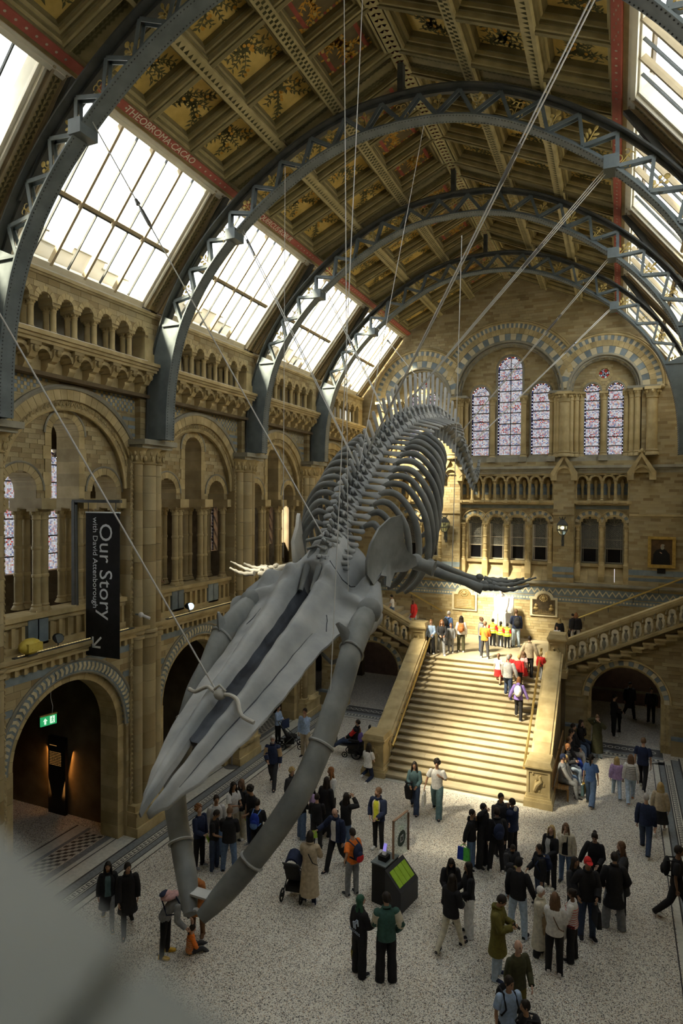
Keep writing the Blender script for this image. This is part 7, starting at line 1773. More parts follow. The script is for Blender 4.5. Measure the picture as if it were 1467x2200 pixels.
p('s10', 'child in a pale cap close beside the man inside the right arch', 1330, 1572, 1512, 100, 'stand', ('hold', 'hold'), ('black', 'jumper'), ('black', 'jeans'), ('lgrey', 'cap'), kid=True)
p('s11', 'taller dark silhouette standing deep in the right passage', 1352, 1541, 1464, 200, 'walk', D, ('char', 'coat'), ('black', 'jeans'), ('dark', 'short'))
p('s12', 'dark silhouette nearest the far jamb of the right passage', 1398, 1552, 1476, 170, 'stand', D, ('char', 'jumper'), ('black', 'jeans'), ('dark', 'short'))
# on the stairs
def ps(key, label, px, py, top, *a, **k): person(key, label, px, py, top, *a, pos=on_stair(px, py), **k)
ps('t1', 'woman in a purple anorak with a white drawstring bag climbing the stairs', 1112, 1549, 1454, 0, 'step', ('side', 'side'), ('purple', 'shirt'), ('black', 'jeans'), ('auburn', 'bob'), fem=True, pack=('white', 'white drawstring bag on the woman in the purple anorak', 'grey'), hood='purple')
ps('t2', 'man in a pale grey jumper climbing the stairs with the red uniformed children', 1088, 1506, 1406, 0, 'step', ('fwd', 'side'), ('lgrey', 'jumper'), ('djeans', 'jeans'), ('gray', 'short'), hood=None)
ps('t3', 'girl in a white blouse and red skirt climbing at the left of the school group', 1071, 1469, 1404, 0, 'step', D, ('white', 'tee'), ('red', 'skirt'), ('brown', 'pony'), fem=True, kid=True)
ps('t4', 'small boy in a red jumper just ahead of the man in pale grey', 1096, 1462, 1405, 0, 'walk', D, ('red', 'jumper'), ('char', 'jeans'), ('brown', 'short'), kid=True)
ps('t5', 'boy in a red jumper and black trousers in the middle of the climbing group', 1114, 1478, 1407, 0, 'step', D, ('red', 'jumper'), ('black', 'jeans'), ('blond', 'short'), kid=True)
ps('t6', 'girl in a pink blouse and red skirt with a long plait on the stairs', 1126, 1460, 1400, 350, 'walk2', D, ('pink', 'tee'), ('red', 'skirt'), ('brown', 'longer'), fem=True, kid=True)
ps('t7', 'stout man in a brown jacket and dark trousers near the top of the stairs', 1136, 1455, 1366, 0, 'step', ('side', 'side'), ('beige', 'jacket'), ('black', 'jeans'), ('dark', 'short'))
ps('t8', 'boy in a red jumper and grey trousers with a hand on the brass rail', 1160, 1462, 1400, 350, 'walk', ('down', 'fwd'), ('red', 'jumper'), ('grey', 'jeans'), ('blond', 'short'), kid=True)
# on the landing
def pl(key, label, px, py, top, *a, **k): person(key, label, px, py, top, *a, pos=on_z(px, py, 3.2), **k)
pl('l1', 'person in a bright orange anorak with their back to the hall on the landing', 1041, 1414, 1334, 355, 'wide', ('hold', 'hold'), ('orange', 'shirt'), ('char', 'jeans'), ('brown', 'short'), strapline='green', shoe='white')
pl('l2', 'person in a slate hooded jacket just behind the orange anorak', 1033, 1402, 1325, 300, 'stand', D, ('grey', 'jacket'), ('djeans', 'jeans'), ('brown', 'bun'), fem=True)
pl('l3', 'child in a hi-vis vest over red, leftmost of three before the statue', 1058, 1388, 1329, 0, 'stand', D, ('vest', 'jacket'), ('black', 'jeans'), ('dark', 'short'), kid=True, sleeves='red', vestband=1)
pl('l4', 'child in a hi-vis vest over red, in the middle of three before the statue', 1075, 1390, 1335, 352, 'stand', D, ('vest', 'jacket'), ('char', 'slim'), ('dark', 'pony'), kid=True, sleeves='red', vestband=1, fem=True)
pl('l5', 'child in a hi-vis vest over red, rightmost of three before the statue', 1089, 1393, 1339, 8, 'stand', D, ('vest', 'jacket'), ('black', 'slim'), ('dark', 'short'), kid=True, sleeves='red', vestband=1, fem=True)
pl('l6', 'man in a blue jumper and pale jeans looking up at the statue', 1108, 1390, 1308, 20, 'stand', ('hold', 'down'), ('navy', 'jumper'), ('ljeans', 'jeans'), ('brown', 'short'), pack=('char', 'grey backpack on the man beside the statue', 'black'))
pl('l7', 'person in a pale blue blouse and black trousers by the left landing newel', 925, 1404, 1330, 190, 'stand2', ('hold', 'down'), ('lblue', 'shirt'), ('black', 'wide'), ('auburn', 'short'), fem=True, shoe='white')
pl('l8', 'auburn haired woman in a black top and grey trousers coming down to the stairs', 948, 1405, 1330, 200, 'walk', ('hold', 'hold'), ('char', 'jumper'), ('grey', 'jeans'), ('auburn', 'long'), fem=True, shoe='white')
pl('l9', 'grey haired man in a denim shirt with a dark backpack on the landing', 963, 1388, 1312, 330, 'stand', D, ('blue', 'shirt'), ('grey', 'jeans'), ('gray', 'short'), pack=('char', 'dark backpack on the grey haired man in denim', 'black'))
pl('l10', 'child in a navy tunic and grey leggings in the group on the landing', 968, 1402, 1338, 185, 'stand', D, ('grey', 'jumper'), ('grey', 'slim'), ('brown', 'short'), kid=True, fem=True, shoe='white')
pl('l11', 'woman in a white top with very long black hair and a red shoulder bag', 990, 1401, 1322, 10, 'stand', D, ('white', 'jumper'), ('dolive', 'jeans'), ('dark', 'longer'), fem=True, shoe='white', pack=('rust', 'red leather bag on the woman with very long black hair', 'rust'))
def on_flight(px, py, s):      # side flight on the left (s = -1) or right
    for j in range(NSD):
        q = on_z(px, py, 3.2 + (j + 1) * TZ); d = s * (q.x - XC) - (HWI + .72)
        if j * TX - .03 <= d <= (j + 1) * TX + .03: return q
    return on_z(px, py, 3.2)
def pf(key, label, px, py, top, *a, s=1, **k): person(key, label, px, py, top, *a, pos=on_flight(px, py, s), **k)
pf('m1', 'woman in a long cream coat on the left flight of stairs', 871, 1342, 1281, 80, 'step', D, ('cream', 'longcoat'), ('black', 'slim'), ('auburn', 'longer'), fem=True, s=-1)
pf('m2', 'woman in a short bright red coat on the left flight of stairs', 889, 1344, 1288, 60, 'step', D, ('red', 'coat'), ('ljeans', 'jeans'), ('brown', 'longer'), fem=True, s=-1)
pf('m3', 'child in a white top and blue jeans climbing the left flight beyond the ribs', 843, 1330, 1297, 90, 'step', ('fwd', 'down'), ('white', 'tee'), ('jeans', 'jeans'), ('dark', 'short'), kid=True, s=-1, h=1.2)
pl('m4', 'smiling dark haired woman just above the right landing newel', 1196, 1400, 1343, 170, 'stand', D, ('white', 'tee'), ('black', 'jeans'), ('dark', 'long'), fem=True)
pl('m5', 'person with long light brown hair behind the right landing newel', 1201, 1388, 1327, 10, 'stand', D, ('black', 'jacket'), ('black', 'jeans'), ('blond', 'long'), fem=True)
pf('m6', 'person in a padded black jacket at the foot of the right flight', 1238, 1385, 1316, 30, 'step', D, ('black', 'puffer'), ('lgrey', 'jeans'), ('auburn', 'long'), fem=True)
pf('m7', 'man in a dark coat beside the padded black jacket on the right flight', 1231, 1380, 1318, 40, 'step', D, ('char', 'coat'), ('black', 'jeans'), ('dark', 'short'))
pf('m8', 'long haired person in a dark green top holding a phone up on the right flight', 1254, 1361, 1289, 100, 'step', ('photo', 'photo'), ('green', 'jumper'), ('jeans', 'jeans'), ('dark', 'longer'), fem=True, phone='both', phl='phone held up by the person in dark green on the stairs')
pf('m9', 'blonde woman in a pale blue top with a dark shoulder bag on the right flight', 1281, 1350, 1303, 150, 'walk', ('hold', 'hold'), ('lblue', 'jumper'), ('jeans', 'jeans'), ('blond', 'longer'), fem=True, bag=('navy', 'dark bag of the blonde woman on the right flight', 'R'))
person('g1', 'visitor leaning at the gallery opening of the second left bay', 0, 0, None, 280, 'stand', ('hold', 'hold'), ('char', 'jacket'), ('black', 'jeans'), ('brown', 'long'), pos=Vector((-14.5, 17.35, 6.2)), h=1.7, fem=True)
person('g2', 'wheelchair user in a red and black jacket, knees under a brown blanket', 0, 0, None, 95, 'recline', ('lap', 'lap'), ('black', 'jacket'), ('djeans', 'jeans'), ('dark', 'short'), pos=Vector((-9.35, 22.9, .55)), h=1.7, shoe='brown', sleeves='red')
build_people()
# ---------------------------------------------------------------- fittings and furniture
def emis(name, col, st, base=None):
    m = M(name, base or col, rough=.5); p = m.node_tree.nodes['Principled BSDF']; p.inputs['Emission Color'].default_value = (*col, 1); p.inputs['Emission Strength'].default_value = st; return m
emis('lamp_glow', (1, .78, .48), 5.0); emis('exit_green', (.02, .30, .10), .9); emis('exit_white', (.75, .95, .8), .8); emis('spot_face', (.55, .8, 1), 2.0); emis('led', (1, .75, .35), .45); emis('panel_text', (.9, .45, .12), .25); emis('reader_screen', (.3, .25, .75), .7)
M('bronze', (.30, .22, .09), (.40, .30, .13), scale=6, rough=.5, metal=.3); M('bronze_dark', (.07, .055, .035), (.12, .095, .06), scale=6, rough=.4, metal=.4); M('gold_frame', (.45, .31, .08), (.62, .44, .14), scale=8, rough=.4, metal=.4)
M('oak', (.30, .17, .06), (.40, .24, .10), scale=3, rough=.5, stretch=(1, 8, 1)); M('banner_cloth', (.010, .010, .011), (.016, .016, .017), scale=5, rough=.85); M('letter', (.80, .86, .90), rough=.7); M('pink_board', (.50, .27, .30), rough=.6); M('pale_blue', (.45, .52, .66), rough=.6); M('yellow_shell', (.55, .42, .06), (.62, .5, .1), scale=6, rough=.45)
M('lime_card', (.30, .50, .03), (.36, .58, .06), scale=8, rough=.5); M('plastic_white', (.75, .75, .76), rough=.35); M('rubber', (.02, .02, .02), rough=.8)
def rotm(z, loc=(0, 0, 0)): return Matrix.Translation(Vector(loc)) @ Matrix.Rotation(z, 4, 'Z')
# lanterns on the buttresses
for s, lab in ((-1, 'hexagonal wall lantern on the sunlit left buttress, by the ribs'), (1, 'glowing hexagonal wall lantern on the right buttress, between the window groups')):
    x = XC + s * 2.72 if s > 0 else XC - 2.98; r = root('wall_lantern', (x, YE - .5, 8.62), lab, 'lantern', None)
    hx = lambda R, z: [(R * cos(pi / 6 + k * pi / 3), R * sin(pi / 6 + k * pi / 3), z) for k in range(6)]
    m = MB(); m.loft([hx(.27, .28), hx(.25, .34), hx(.12, .5), hx(.10, .54), hx(.13, .56)]); 
    for k in range(6): a = pi / 6 + k * pi / 3; m.tube([(.12 * cos(a), .12 * sin(a), .56), (.15 * cos(a), .15 * sin(a), .66)], .015, 4)
    m.build('lantern_roof', MATS['iron_dark'], r)
    m = MB()
    for R, z in ((.26, .29), (.26, .02), (.12, -.2)): m.tube(hx(R, z), .016, 4, close=True)
    for a, b in zip(hx(.26, .02), hx(.26, .29)): m.tube([a, b], .012, 4)
    for a, b in zip(hx(.12, -.2), hx(.26, .02)): m.tube([a, b], .012, 4)
    m.build('lantern_frame', MATS['iron_dark'], r)
    for k in range(6):
        for lo, hi in ((hx(.255, .03), hx(.255, .28)), (hx(.12, -.19), hx(.255, .02))):
            m = MB(); A, B, C_, D_ = Vector(lo[k]), Vector(lo[(k + 1) % 6]), Vector(hi[(k + 1) % 6]), Vector(hi[k]); n = (A + B) * -.01; n.z = 0; m.orient([A, B, C_, D_, A + n, B + n, C_ + n, D_ + n]); m.build('pane', MATS['clear'], r)
    m = MB(); m.ball((0, 0, .14), .085, 10, 8); m.build('bulb', MATS['lamp_glow'] if s > 0 else MATS['white'], r, True)
    m = MB(); m.tube([(0, 0, -.2), (0, 0, -.34), (0, .12, -.5), (0, .3, -.55), (0, .36, -.4)], .03, 7); m.ball((0, .1, -.5), (.06, .07, .14), 7, 6); m.box(-.06, .06, .33, .38, -.75, -.2); m.build('bracket', MATS['iron_dark'], r, True)
# memorial plaques
for cx, lab, mt, dark in ((-7.16, 'pale bronze memorial plaque with a crest, beside the white statue', 'bronze', 0), (-3.27, 'dark bronze memorial plaque with relief busts, right of the white statue', 'bronze_dark', 1)):
    r = root('memorial_plaque', (cx, YE - .01, 4.5), lab, 'plaque'); zt = .72
    def outl(e): return [(-.53 - e, -e), (.53 + e, -e), (.53 + e, zt + e), (.33 + e * .5, zt + e)] + [((.33 + e * .5) * cos(a), zt + e + .30 * sin(a)) for a in [pi * k / 10 for k in range(1, 10)]] + [(-.33 - e * .5, zt + e), (-.53 - e, zt + e)]
    m = MB(); m.prism([(x, 0, z) for x, z in outl(.09)] if dark is None else [(-.64, 0, -.1), (.64, 0, -.1), (.64, 0, zt + .12), (.44, 0, zt + .12)] + [(.44 * cos(a), 0, zt + .12 + .30 * sin(a)) for a in [pi * k / 10 for k in range(1, 10)]] + [(-.44, 0, zt + .12), (-.64, 0, zt + .12)], (0, -.05, 0)); m.build('stone_frame', MATS['cream'], r)
    m = MB(); m.prism([(x, -.05, z) for x, z in outl(0)], (0, -.03, 0)); m.build('plate', MATS[mt], r)
    m = MB(); m.tube([(x, -.085, z) for x, z in outl(-.03)], .012, 4, close=True); m.lathe([(.0, 0), (.2, .0)], (0, 0, 0), 6) if 0 else None
    for k in range(12): a = 2 * pi * k / 12; m.ball((.17 * cos(a), -.08, zt + .06 + .14 * sin(a)), (.045, .02, .04), 6, 4)
    m.ball((0, -.08, zt + .06), (.11, .03, .10), 8, 6)
    if dark:
        for q in (-1, 1): m.ball((q * .36, -.09, .42), (.07, .05, .09), 8, 6); m.ball((q * .36, -.08, .27), (.12, .05, .09), 8, 6); m.ball((q * .30, -.09, .44), (.03, .03, .03), 5, 4)
    m.build('relief', MATS[mt] if not dark else MATS['bronze'], r, True)
    m = MB()
    for j in range(5):
        for i in range(9):
            if rnd.random() < .85: x = -.38 + i * .085 + (.15 if not dark else .0) * 0; m.box(x, x + .06, -.085, -.08, .44 - j * .08 if not dark else .2 - j * .035, .46 - j * .08 if not dark else .212 - j * .035)
    m.build('inscription', MATS['cream'] if not dark else MATS['bronze'], r, stuff=True)
# portrait in a gilt frame
r = root('framed_portrait', (1.84, YE - .01, 7.73), 'gilt framed dark portrait of a white bearded sitter on the right wall', 'painting')
m = MB(); w, h = .57, .71
for x0, x1, z0, z1 in ((-w, -w + .11, -h, h), (w - .11, w, -h, h), (-w + .11, w - .11, -h, -h + .11), (-w + .11, w - .11, h - .11, h)): m.box(x0, x1, -.10, 0, z0, z1)
for x0, x1, z0, z1 in ((-w + .1, -w + .14, -h + .1, h - .1), (w - .14, w - .1, -h + .1, h - .1), (-w + .1, w - .1, -h + .1, -h + .14), (-w + .1, w - .1, h - .14, h - .1)): m.box(x0, x1, -.075, 0, z0, z1)
m.build('gilt_frame', MATS['gold_frame'], r)
m = MB(); m.box(-w + .13, w - .13, -.04, -.03, -h + .13, h - .13); m.build('canvas', M('canvas_brown', (.06, .035, .018), (.14, .085, .04), scale=3, rough=.5), r)
m = MB(); m.prism([(-.36, -.041, -h + .14), (.36, -.041, -h + .14), (.33, -.041, -.1), (.2, -.041, .08), (.08, -.041, .16), (-.06, -.041, .16), (-.22, -.041, .08), (-.34, -.041, -.1)], (0, -.003, 0)); m.build('painted_coat', MATS['black'], r)
m = MB(); m.ball((.02, -.044, .27), (.07, .004, .10), 10, 8); m.ball((-.03, -.044, -.03), (.065, .004, .025), 8, 5, mat=Matrix.Rotation(.6, 3, 'Y')); m.build('painted_face', MATS['skin_mid'], r, True)
m = MB(); m.ball((.03, -.047, .20), (.075, .004, .09), 10, 8); m.ball((.05, -.046, .32), (.07, .004, .05), 8, 6); m.build('painted_beard', MATS['stone_grey'], r, True)
r = root('name_plate', (1.84, YE - .01, 6.86), 'small black plate on the wall under the gilt framed portrait', 'plate'); m = MB(); m.box(-.17, .17, -.04, 0, -.11, .11); m.build('plate', MATS['black'], r)
# white marble statue on the landing
sJ = figure('sit', ('lap', 'lap'), .05, (0, -.15)); SS = 1.42; sl_ = (-5.08, 31.3, 4.12)
src = MB(); b_ = body_source(sJ, False, False)
for q in (b_, top_mesh(sJ, 'coat', False, False), bottom_mesh(sJ, 'wide', False), shoe_mesh(sJ, 'L'), shoe_mesh(sJ, 'R')): src.add(q.v, q.f)
kn = (sJ['knL'] + sJ['knR']) / 2; src.loft([[Vector((x * w, kn.y - .03 + y, z)) for x, y in ((-1, -.1), (1, -.1), (1, .09), (-1, .09))] for w, z in ((.2, -.42), (.2, -.2), (.22, .05))])
for q in range(7): x = -.2 + q * .066; src.tube([Vector((x, kn.y + .09, .03)), Vector((x * 1.05, kn.y + .11, -.2)), Vector((x * 1.1, kn.y + .10, -.42))], .022, 5)
src.ball(sJ['hc'] + sJ['hF'] * .055 - sJ['hU'] * .12, (.06, .05, .09), 8, 6)
o = src.build('tmp', MATS['marble']); md = o.modifiers.new('r', 'REMESH'); md.mode = 'VOXEL'; md.voxel_size = .016; md.use_smooth_shade = True
me = bpy.data.meshes.new_from_object(o.evaluated_get(bpy.context.evaluated_depsgraph_get())); bpy.data.objects.remove(o)
r = root('statue', (sl_[0], sl_[1], 3.2), 'white marble statue of a seated bearded man on the landing', 'statue'); i_ = inst('seated_figure', me, r, mw=Matrix.Translation((0, -.15, 1.48)) @ Matrix.Rotation(pi, 4, 'Z') @ Matrix.Scale(SS, 4))
m = MB(); m.box(-.42, .42, -.05, .62, .5, 1.42); m.box(-.46, .46, .42, .66, .5, 2.1); m.box(-.5, .5, -.95, .7, .3, .55); m.box(-.56, .56, -1.0, .75, 0, .32); m.build('chair_and_plinth', MATS['marble'], r)
# banner on the first left bay
bx = -12.58; by = 13.0; r = root('hanging_banner', (bx, by, 7.7), 'tall black hanging banner with pale sideways lettering and an arrow', 'banner'); bw, bh = .58, 1.93
m = MB(); m.box(-bw, bw, -.012, .012, -bh, bh); m.build('cloth', MATS['banner_cloth'], r)
m = MB(); m.tube([(-bw - .02, 0, bh), (bw + .02, 0, bh)], .022, 6); m.build('top_rail', MATS['letter'], r)
R90 = Matrix.Rotation(pi / 2, 4, 'X'); dn = lambda x, z: Matrix.Translation((x, -.016, z)) @ Matrix.Rotation(pi / 2, 4, 'X') @ Matrix.Rotation(-pi / 2, 4, 'Z')
lettering('Our Story', .62, MATS['letter'], r, dn(.10, .36)); lettering('with David Attenborough', .235, MATS['letter'], r, dn(-.25, .58))
m = MB(); q0, q1 = Vector((-.02, 0, -1.42)), Vector((-.34, 0, -1.70))
q0, q1 = Vector((-.05, -.016, -1.42)), Vector((-.33, -.016, -1.68))
for a, b in ((q0, q1), (q1, q1 + Vector((0, 0, .27))), (q1, q1 + Vector((.27, 0, 0)))):
    d_ = (b - a).normalized(); n_ = Vector((-d_.z, 0, d_.x)) * .028; m.prism([a - n_ - d_ * .02, b - n_, b + n_, a + n_ - d_ * .02], (0, -.004, 0))
m.build('arrow', MATS['letter'], r)
m = MB(); m.box(-1.05, .62, -.05, .05, bh + .26, bh + .34); m.box(-1.05, -.95, -.06, .06, -1.6, bh + .3)
for x in (-.5, .45): m.tube([(x, 0, bh), (x, 0, bh + .26)], .012, 5)
m.tube([(-.88, -.05, bh + .2), (-.84, -.05, -.6)], .03, 6); m.build('banner_bracket', MATS['iron_dark'], r)
# exit sign hanging in the first chapel arch
e0 = Vector((-14.0, 12.5, 4.02)); r = root('exit_sign', e0, 'small green hanging exit sign with white arrow and running figure', 'sign'); r.rotation_euler = (0, 0, radians(75))
m = MB(); m.box(-.22, .22, -.02, .02, -.13, .13); m.build('sign_plate', MATS['exit_green'], r)
m = MB(); m.box(-.23, .23, -.03, .03, .13, .165); m.build('top_bar', MATS['gold_frame'], r)
m = MB(); y = -.024
m.prism([(-.16, y, -.0), (-.10, y, .08), (-.04, y, .0), (-.075, y, .0), (-.075, y, -.09), (-.125, y, -.09), (-.125, y, 0)], (0, -.004, 0)); m.box(.03, .16, y - .003, y, -.09, .10)
m.build('pictogram', MATS['exit_white'], r)
m = MB(); m.ball((.10, y - .004, .065), (.018, .004, .02), 6, 4)
for a, b in (((.10, .04), (.09, -.01)), ((.09, -.01), (.12, -.05)), ((.09, -.01), (.06, -.05)), ((.10, .03), (.13, .0)), ((.10, .03), (.06, .02)), ((.12, -.05), (.11, -.08))): m.tube([(a[0], y - .004, a[1]), (b[0], y - .004, b[1])], .009, 4)
m.build('running_figure', MATS['exit_green'], r)
m = MB(); m.tube([(.1, 0, .16), (.12, .0, .35), (.06, 0, .6), (.08, 0, 1.1)], .006, 4); m.build('flex', MATS['plastic_white'], r)
# lit text panel in the chapel with its lamp
tp = on_y(127, 1600, 14.86); r = root('text_panel', (tp.x, 14.86, 1.5), 'dark upright text panel glowing orange at its edges inside the first chapel', 'panel')
m = MB(); m.box(-.36, .36, -.1, 0, -1.5, .95); m.build('board', MATS['black'], r)
m = MB(); m.box(-.3, .0, -.104, -.1, .66, .68)
for j in range(9):
    for i in range(7): x0 = -.3 + i * .072; m.box(x0, x0 + .045 + .02 * rnd.random(), -.104, -.1, .45 - j * .05, .465 - j * .05)
m.build('text_lines', MATS['panel_text'], r, stuff=True)
for sx in (-1, 1):
    L = bpy.data.lights.new('wash', 'AREA'); L.energy = 3; L.color = (1, .42, .1); L.size = .08; L.size_y = 1.5; L.shape = 'RECTANGLE'; lo = bpy.data.objects.new('panel_wash_light', L); COL.objects.link(lo); lo.parent = r; lo.location = (sx * .40, -.07, -.2); lo.rotation_euler = Vector((sx * .8, .55, -.25)).to_track_quat('-Z', 'Y').to_euler()
# fittings on the gallery ledge
r = root('floodlight', (-12.98, 11.05, 6.42), 'yellow floodlight on the ledge of the first left bay', 'floodlight'); m = MB(); m.ball((0, 0, 0), (.2, .3, .2), 12, 8); m.build('shell', MATS['yellow_shell'], r, True); m = MB(); m.box(.12, .2, -.2, .2, -.1, .1); m.box(.2, .21, -.1, .1, -.05, -.02); m.build('lens', MATS['yellow_shell'], r); m = MB(); m.box(-.1, .1, -.14, .14, -.22, -.17); m.tube([(0, -.12, -.18), (0, -.12, -.05)], .02, 5); m.build('foot', MATS['iron_dark'], r)
for (y, lab) in ((17.4, 'round spotlight with a pale blue face on the ledge of the second left bay'), (12.0, 'small dark spotlight on the ledge beside the yellow floodlight')):
    r = root('spotlight', (-12.98, y, 6.4), lab, 'spotlight'); m = MB(); m.tube([(-.2, .0, .02), (-.1, -.06, .05), (.06, -.14, .06)], [.08, .11, .13], 10); m.build('housing', MATS['black'], r, True); m = MB(); m.tube([(.06, -.14, .06), (.07, -.148, .06)], .115, 12); m.build('lens', MATS['spot_face'] if y > 15 else MATS['iron'], r); m = MB(); m.box(-.12, .04, -.12, .02, -.2, -.16); m.tube([(-.05, -.06, -.16), (-.06, -.05, .0)], .02, 5); m.build('yoke', MATS['iron_dark'], r)
r = root('security_camera', (-12.72, 14.65, 6.62), 'small white security camera on the pier beside the banner', 'camera'); m = MB(); m.ball((0, 0, 0), .08, 8, 6); m.build('dome', MATS['plastic_white'], r, True); m = MB(); m.tube([(.05, .02, -.02), (.26, .08, -.10)], .045, 8); m.build('barrel', MATS['plastic_white'], r); m = MB(); m.tube([(0, 0, 0), (-.2, 0, 0)], .025, 6); m.build('arm', MATS['iron'], r)
for k, yc in enumerate(BAYS[:3]):
    r = root('led_strip', (XL + .25, yc, 6.235), ('warm light strip along the ledge of the %s left bay' % ('first', 'second', 'third')[k]), 'light strip'); m = MB()
    for i in range(44): y = -1.9 + i * .085; m.box(-.012, .012, y, y + .06, 0, .012)
    m.build('diodes', MATS['led'], r, stuff=True)
# pink sign stand by the second pier
r = root('sign_stand', (-13.15, 20.1, 0), 'pink notice board on a steel stand by the pier', 'sign'); r.rotation_euler = (0, 0, radians(62)); m = MB(); m.lathe([(.3, 0), (.3, .02), (.04, .04)], seg=18); m.build('base', MATS['steel'], r, True); m = MB(); m.tube([(0, 0, .03), (0, 0, 1.0)], .03, 8); m.build('pole', MATS['steel'], r, True); m = MB(); m.box(-.3, .3, -.03, .0, .75, 1.75); m.build('board', MATS['pink_board'], r)
m = MB(); m.box(-.2, .14, -.034, -.03, 1.28, 1.6); m.build('notice', MATS['pale_blue'], r); m = MB(); m.ball((-.1, -.034, 1.08), (.05, .004, .12), 8, 6, mat=Matrix.Rotation(.3, 3, 'Y')); m.ball((-.07, -.034, 1.2), (.03, .004, .04), 6, 4); m.build('printed_bird', MATS['gold_frame'], r)
# donation stand
ds = on_z(838, 1935); r = root('donation_stand', ds, 'black donation stand with a glass panel and a rack of lime leaflets', 'donation stand'); r.rotation_euler = (0, 0, radians(-12))
m = MB(); m.box(-.36, .04, -.30, .32, 0, .98); m.build('cabinet', MATS['black'], r); m = MB(); m.box(-.38, .05, -.32, .34, .98, 1.01); m.build('counter', MATS['iron'], r)
m = MB(); m.prism([(.05, -.34, 0), (.50, -.34, 0), (.50, -.34, .52), (.05, -.34, .95)], (0, .86, 0)); m.build('rack_body', M('graphite', (.035, .037, .042), rough=.5), r)
for j in range(4):
    m = MB(); y0 = -.27 + j * .185; P = lambda x, e: .95 - (x - .05) * .955 + e
    for k, (xa, xb) in enumerate(((.14, .43),)): m.orient([(xa, y0, P(xa, .004)), (xb, y0, P(xb, .004)), (xb, y0 + .17, P(xb, .004)), (xa, y0 + .17, P(xa, .004)), (xa, y0, P(xa, .03)), (xb, y0, P(xb, .012)), (xb, y0 + .17, P(xb, .012)), (xa, y0 + .17, P(xa, .03))])
    m.build('leaflet_stack', MATS['lime_card'], r)
m = MB(); m.box(-.02, .04, .12, .92, 1.01, 2.0); 
m = MB(); m.prism([(0, .1, 1.0), (0, .86, .9), (0, .86, 1.86), (0, .82, 1.93), (0, .76, 1.96), (0, .1, 1.96)], (.035, 0, 0)); m.build('glass_panel', MATS['clear'], r)
m = MB()
for a, b in (((0, .1, 1.0), (0, .1, 1.96)), ((0, .1, 1.96), (0, .80, 1.96)), ((0, .86, .92), (0, .86, 1.88))): m.orient([(x + dx, y + dy, z) if abs(a[2] - b[2]) > .1 else (x, y, z + dy) for (x, y, z) in (a, b) for dx, dy in ()] or [(-.01, min(a[1], b[1]) - .012, min(a[2], b[2]) - .012), (.045, min(a[1], b[1]) - .012, min(a[2], b[2]) - .012), (.045, max(a[1], b[1]) + .012, min(a[2], b[2]) - .012), (-.01, max(a[1], b[1]) + .012, min(a[2], b[2]) - .012), (-.01, min(a[1], b[1]) - .012, max(a[2], b[2]) + .012), (.045, min(a[1], b[1]) - .012, max(a[2], b[2]) + .012), (.045, max(a[1], b[1]) + .012, max(a[2], b[2]) + .012), (-.01, max(a[1], b[1]) + .012, max(a[2], b[2]) + .012)])
m.build('panel_edge', M('copper_edge', (.40, .25, .16), rough=.4, metal=.3), r)
m = MB(); m.prism([(.036, .48 + .2 * cos(2 * pi * k / 24), 1.38 + .2 * sin(2 * pi * k / 24)) for k in range(24)], (.006, 0, 0)); m.build('roundel', M('roundel_green', (.04, .07, .06), rough=.4), r)
m = MB(); m.tube([(.045, .42, 1.30), (.045, .54, 1.30), (.045, .54, 1.46), (.045, .42, 1.46)], .008, 4, close=True); m.tube([(.045, .44, 1.33), (.045, .44, 1.40)], .006, 4); m.tube([(.045, .45, 1.43), (.045, .52, 1.43)], .006, 4); m.build('emblem', MATS['plastic_white'], r)
rr = root('card_reader', r.matrix_basis @ Vector((-.16, -.02, 1.01)), 'white card reader with a violet screen on the counter of the donation stand', 'card reader'); rr.rotation_euler = r.rotation_euler; rr.location = ds + Matrix.Rotation(radians(-12), 3, 'Z') @ Vector((-.16, -.02, 1.01))
m = MB(); m.box(-.11, .11, -.13, .09, 0, .12); m.build('base', MATS['black'], rr); m = MB(); m.tube([(0, -.03, .12), (0, .0, .2)], .06, 10); m.orient([(-.05, -.02, .17), (.05, -.02, .17), (.05, .01, .17), (-.05, .01, .17), (-.05, .05, .38), (.05, .05, .38), (.05, .08, .38), (-.05, .08, .38)]); m.build('reader', MATS['plastic_white'], rr, True); m = MB(); m.orient([(-.042, -.028, .2), (.042, -.028, .2), (.042, -.022, .2), (-.042, -.022, .2), (-.042, .04, .37), (.042, .04, .37), (.042, .046, .37), (-.042, .046, .37)]); m.build('screen', MATS['reader_screen'], rr)
# benches along the right flank of the stairs
for k, (y, lab) in enumerate(((23.3, 'oak bench nearest the right newel, with seated visitors'), (25.6, 'oak bench farther along the right flank of the stairs'))):
    r = root('bench', (-1.62, y, 0), lab, 'bench'); m = MB()
    for j in range(4): m.box(-.22 + j * .115, -.12 + j * .115, -1.05, 1.05, .40, .435)
    m.build('seat', MATS['oak'], r); m = MB(); m.box(-.29, -.25, -1.05, 1.05, .42, .9); m.build('backrest', MATS['oak'], r)
    for yy in (-.98, .92):
        for xx in (-.24, .18): m = MB(); m.box(xx, xx + .06, yy, yy + .06, 0, .40); m.build('leg', MATS['oak'], r)
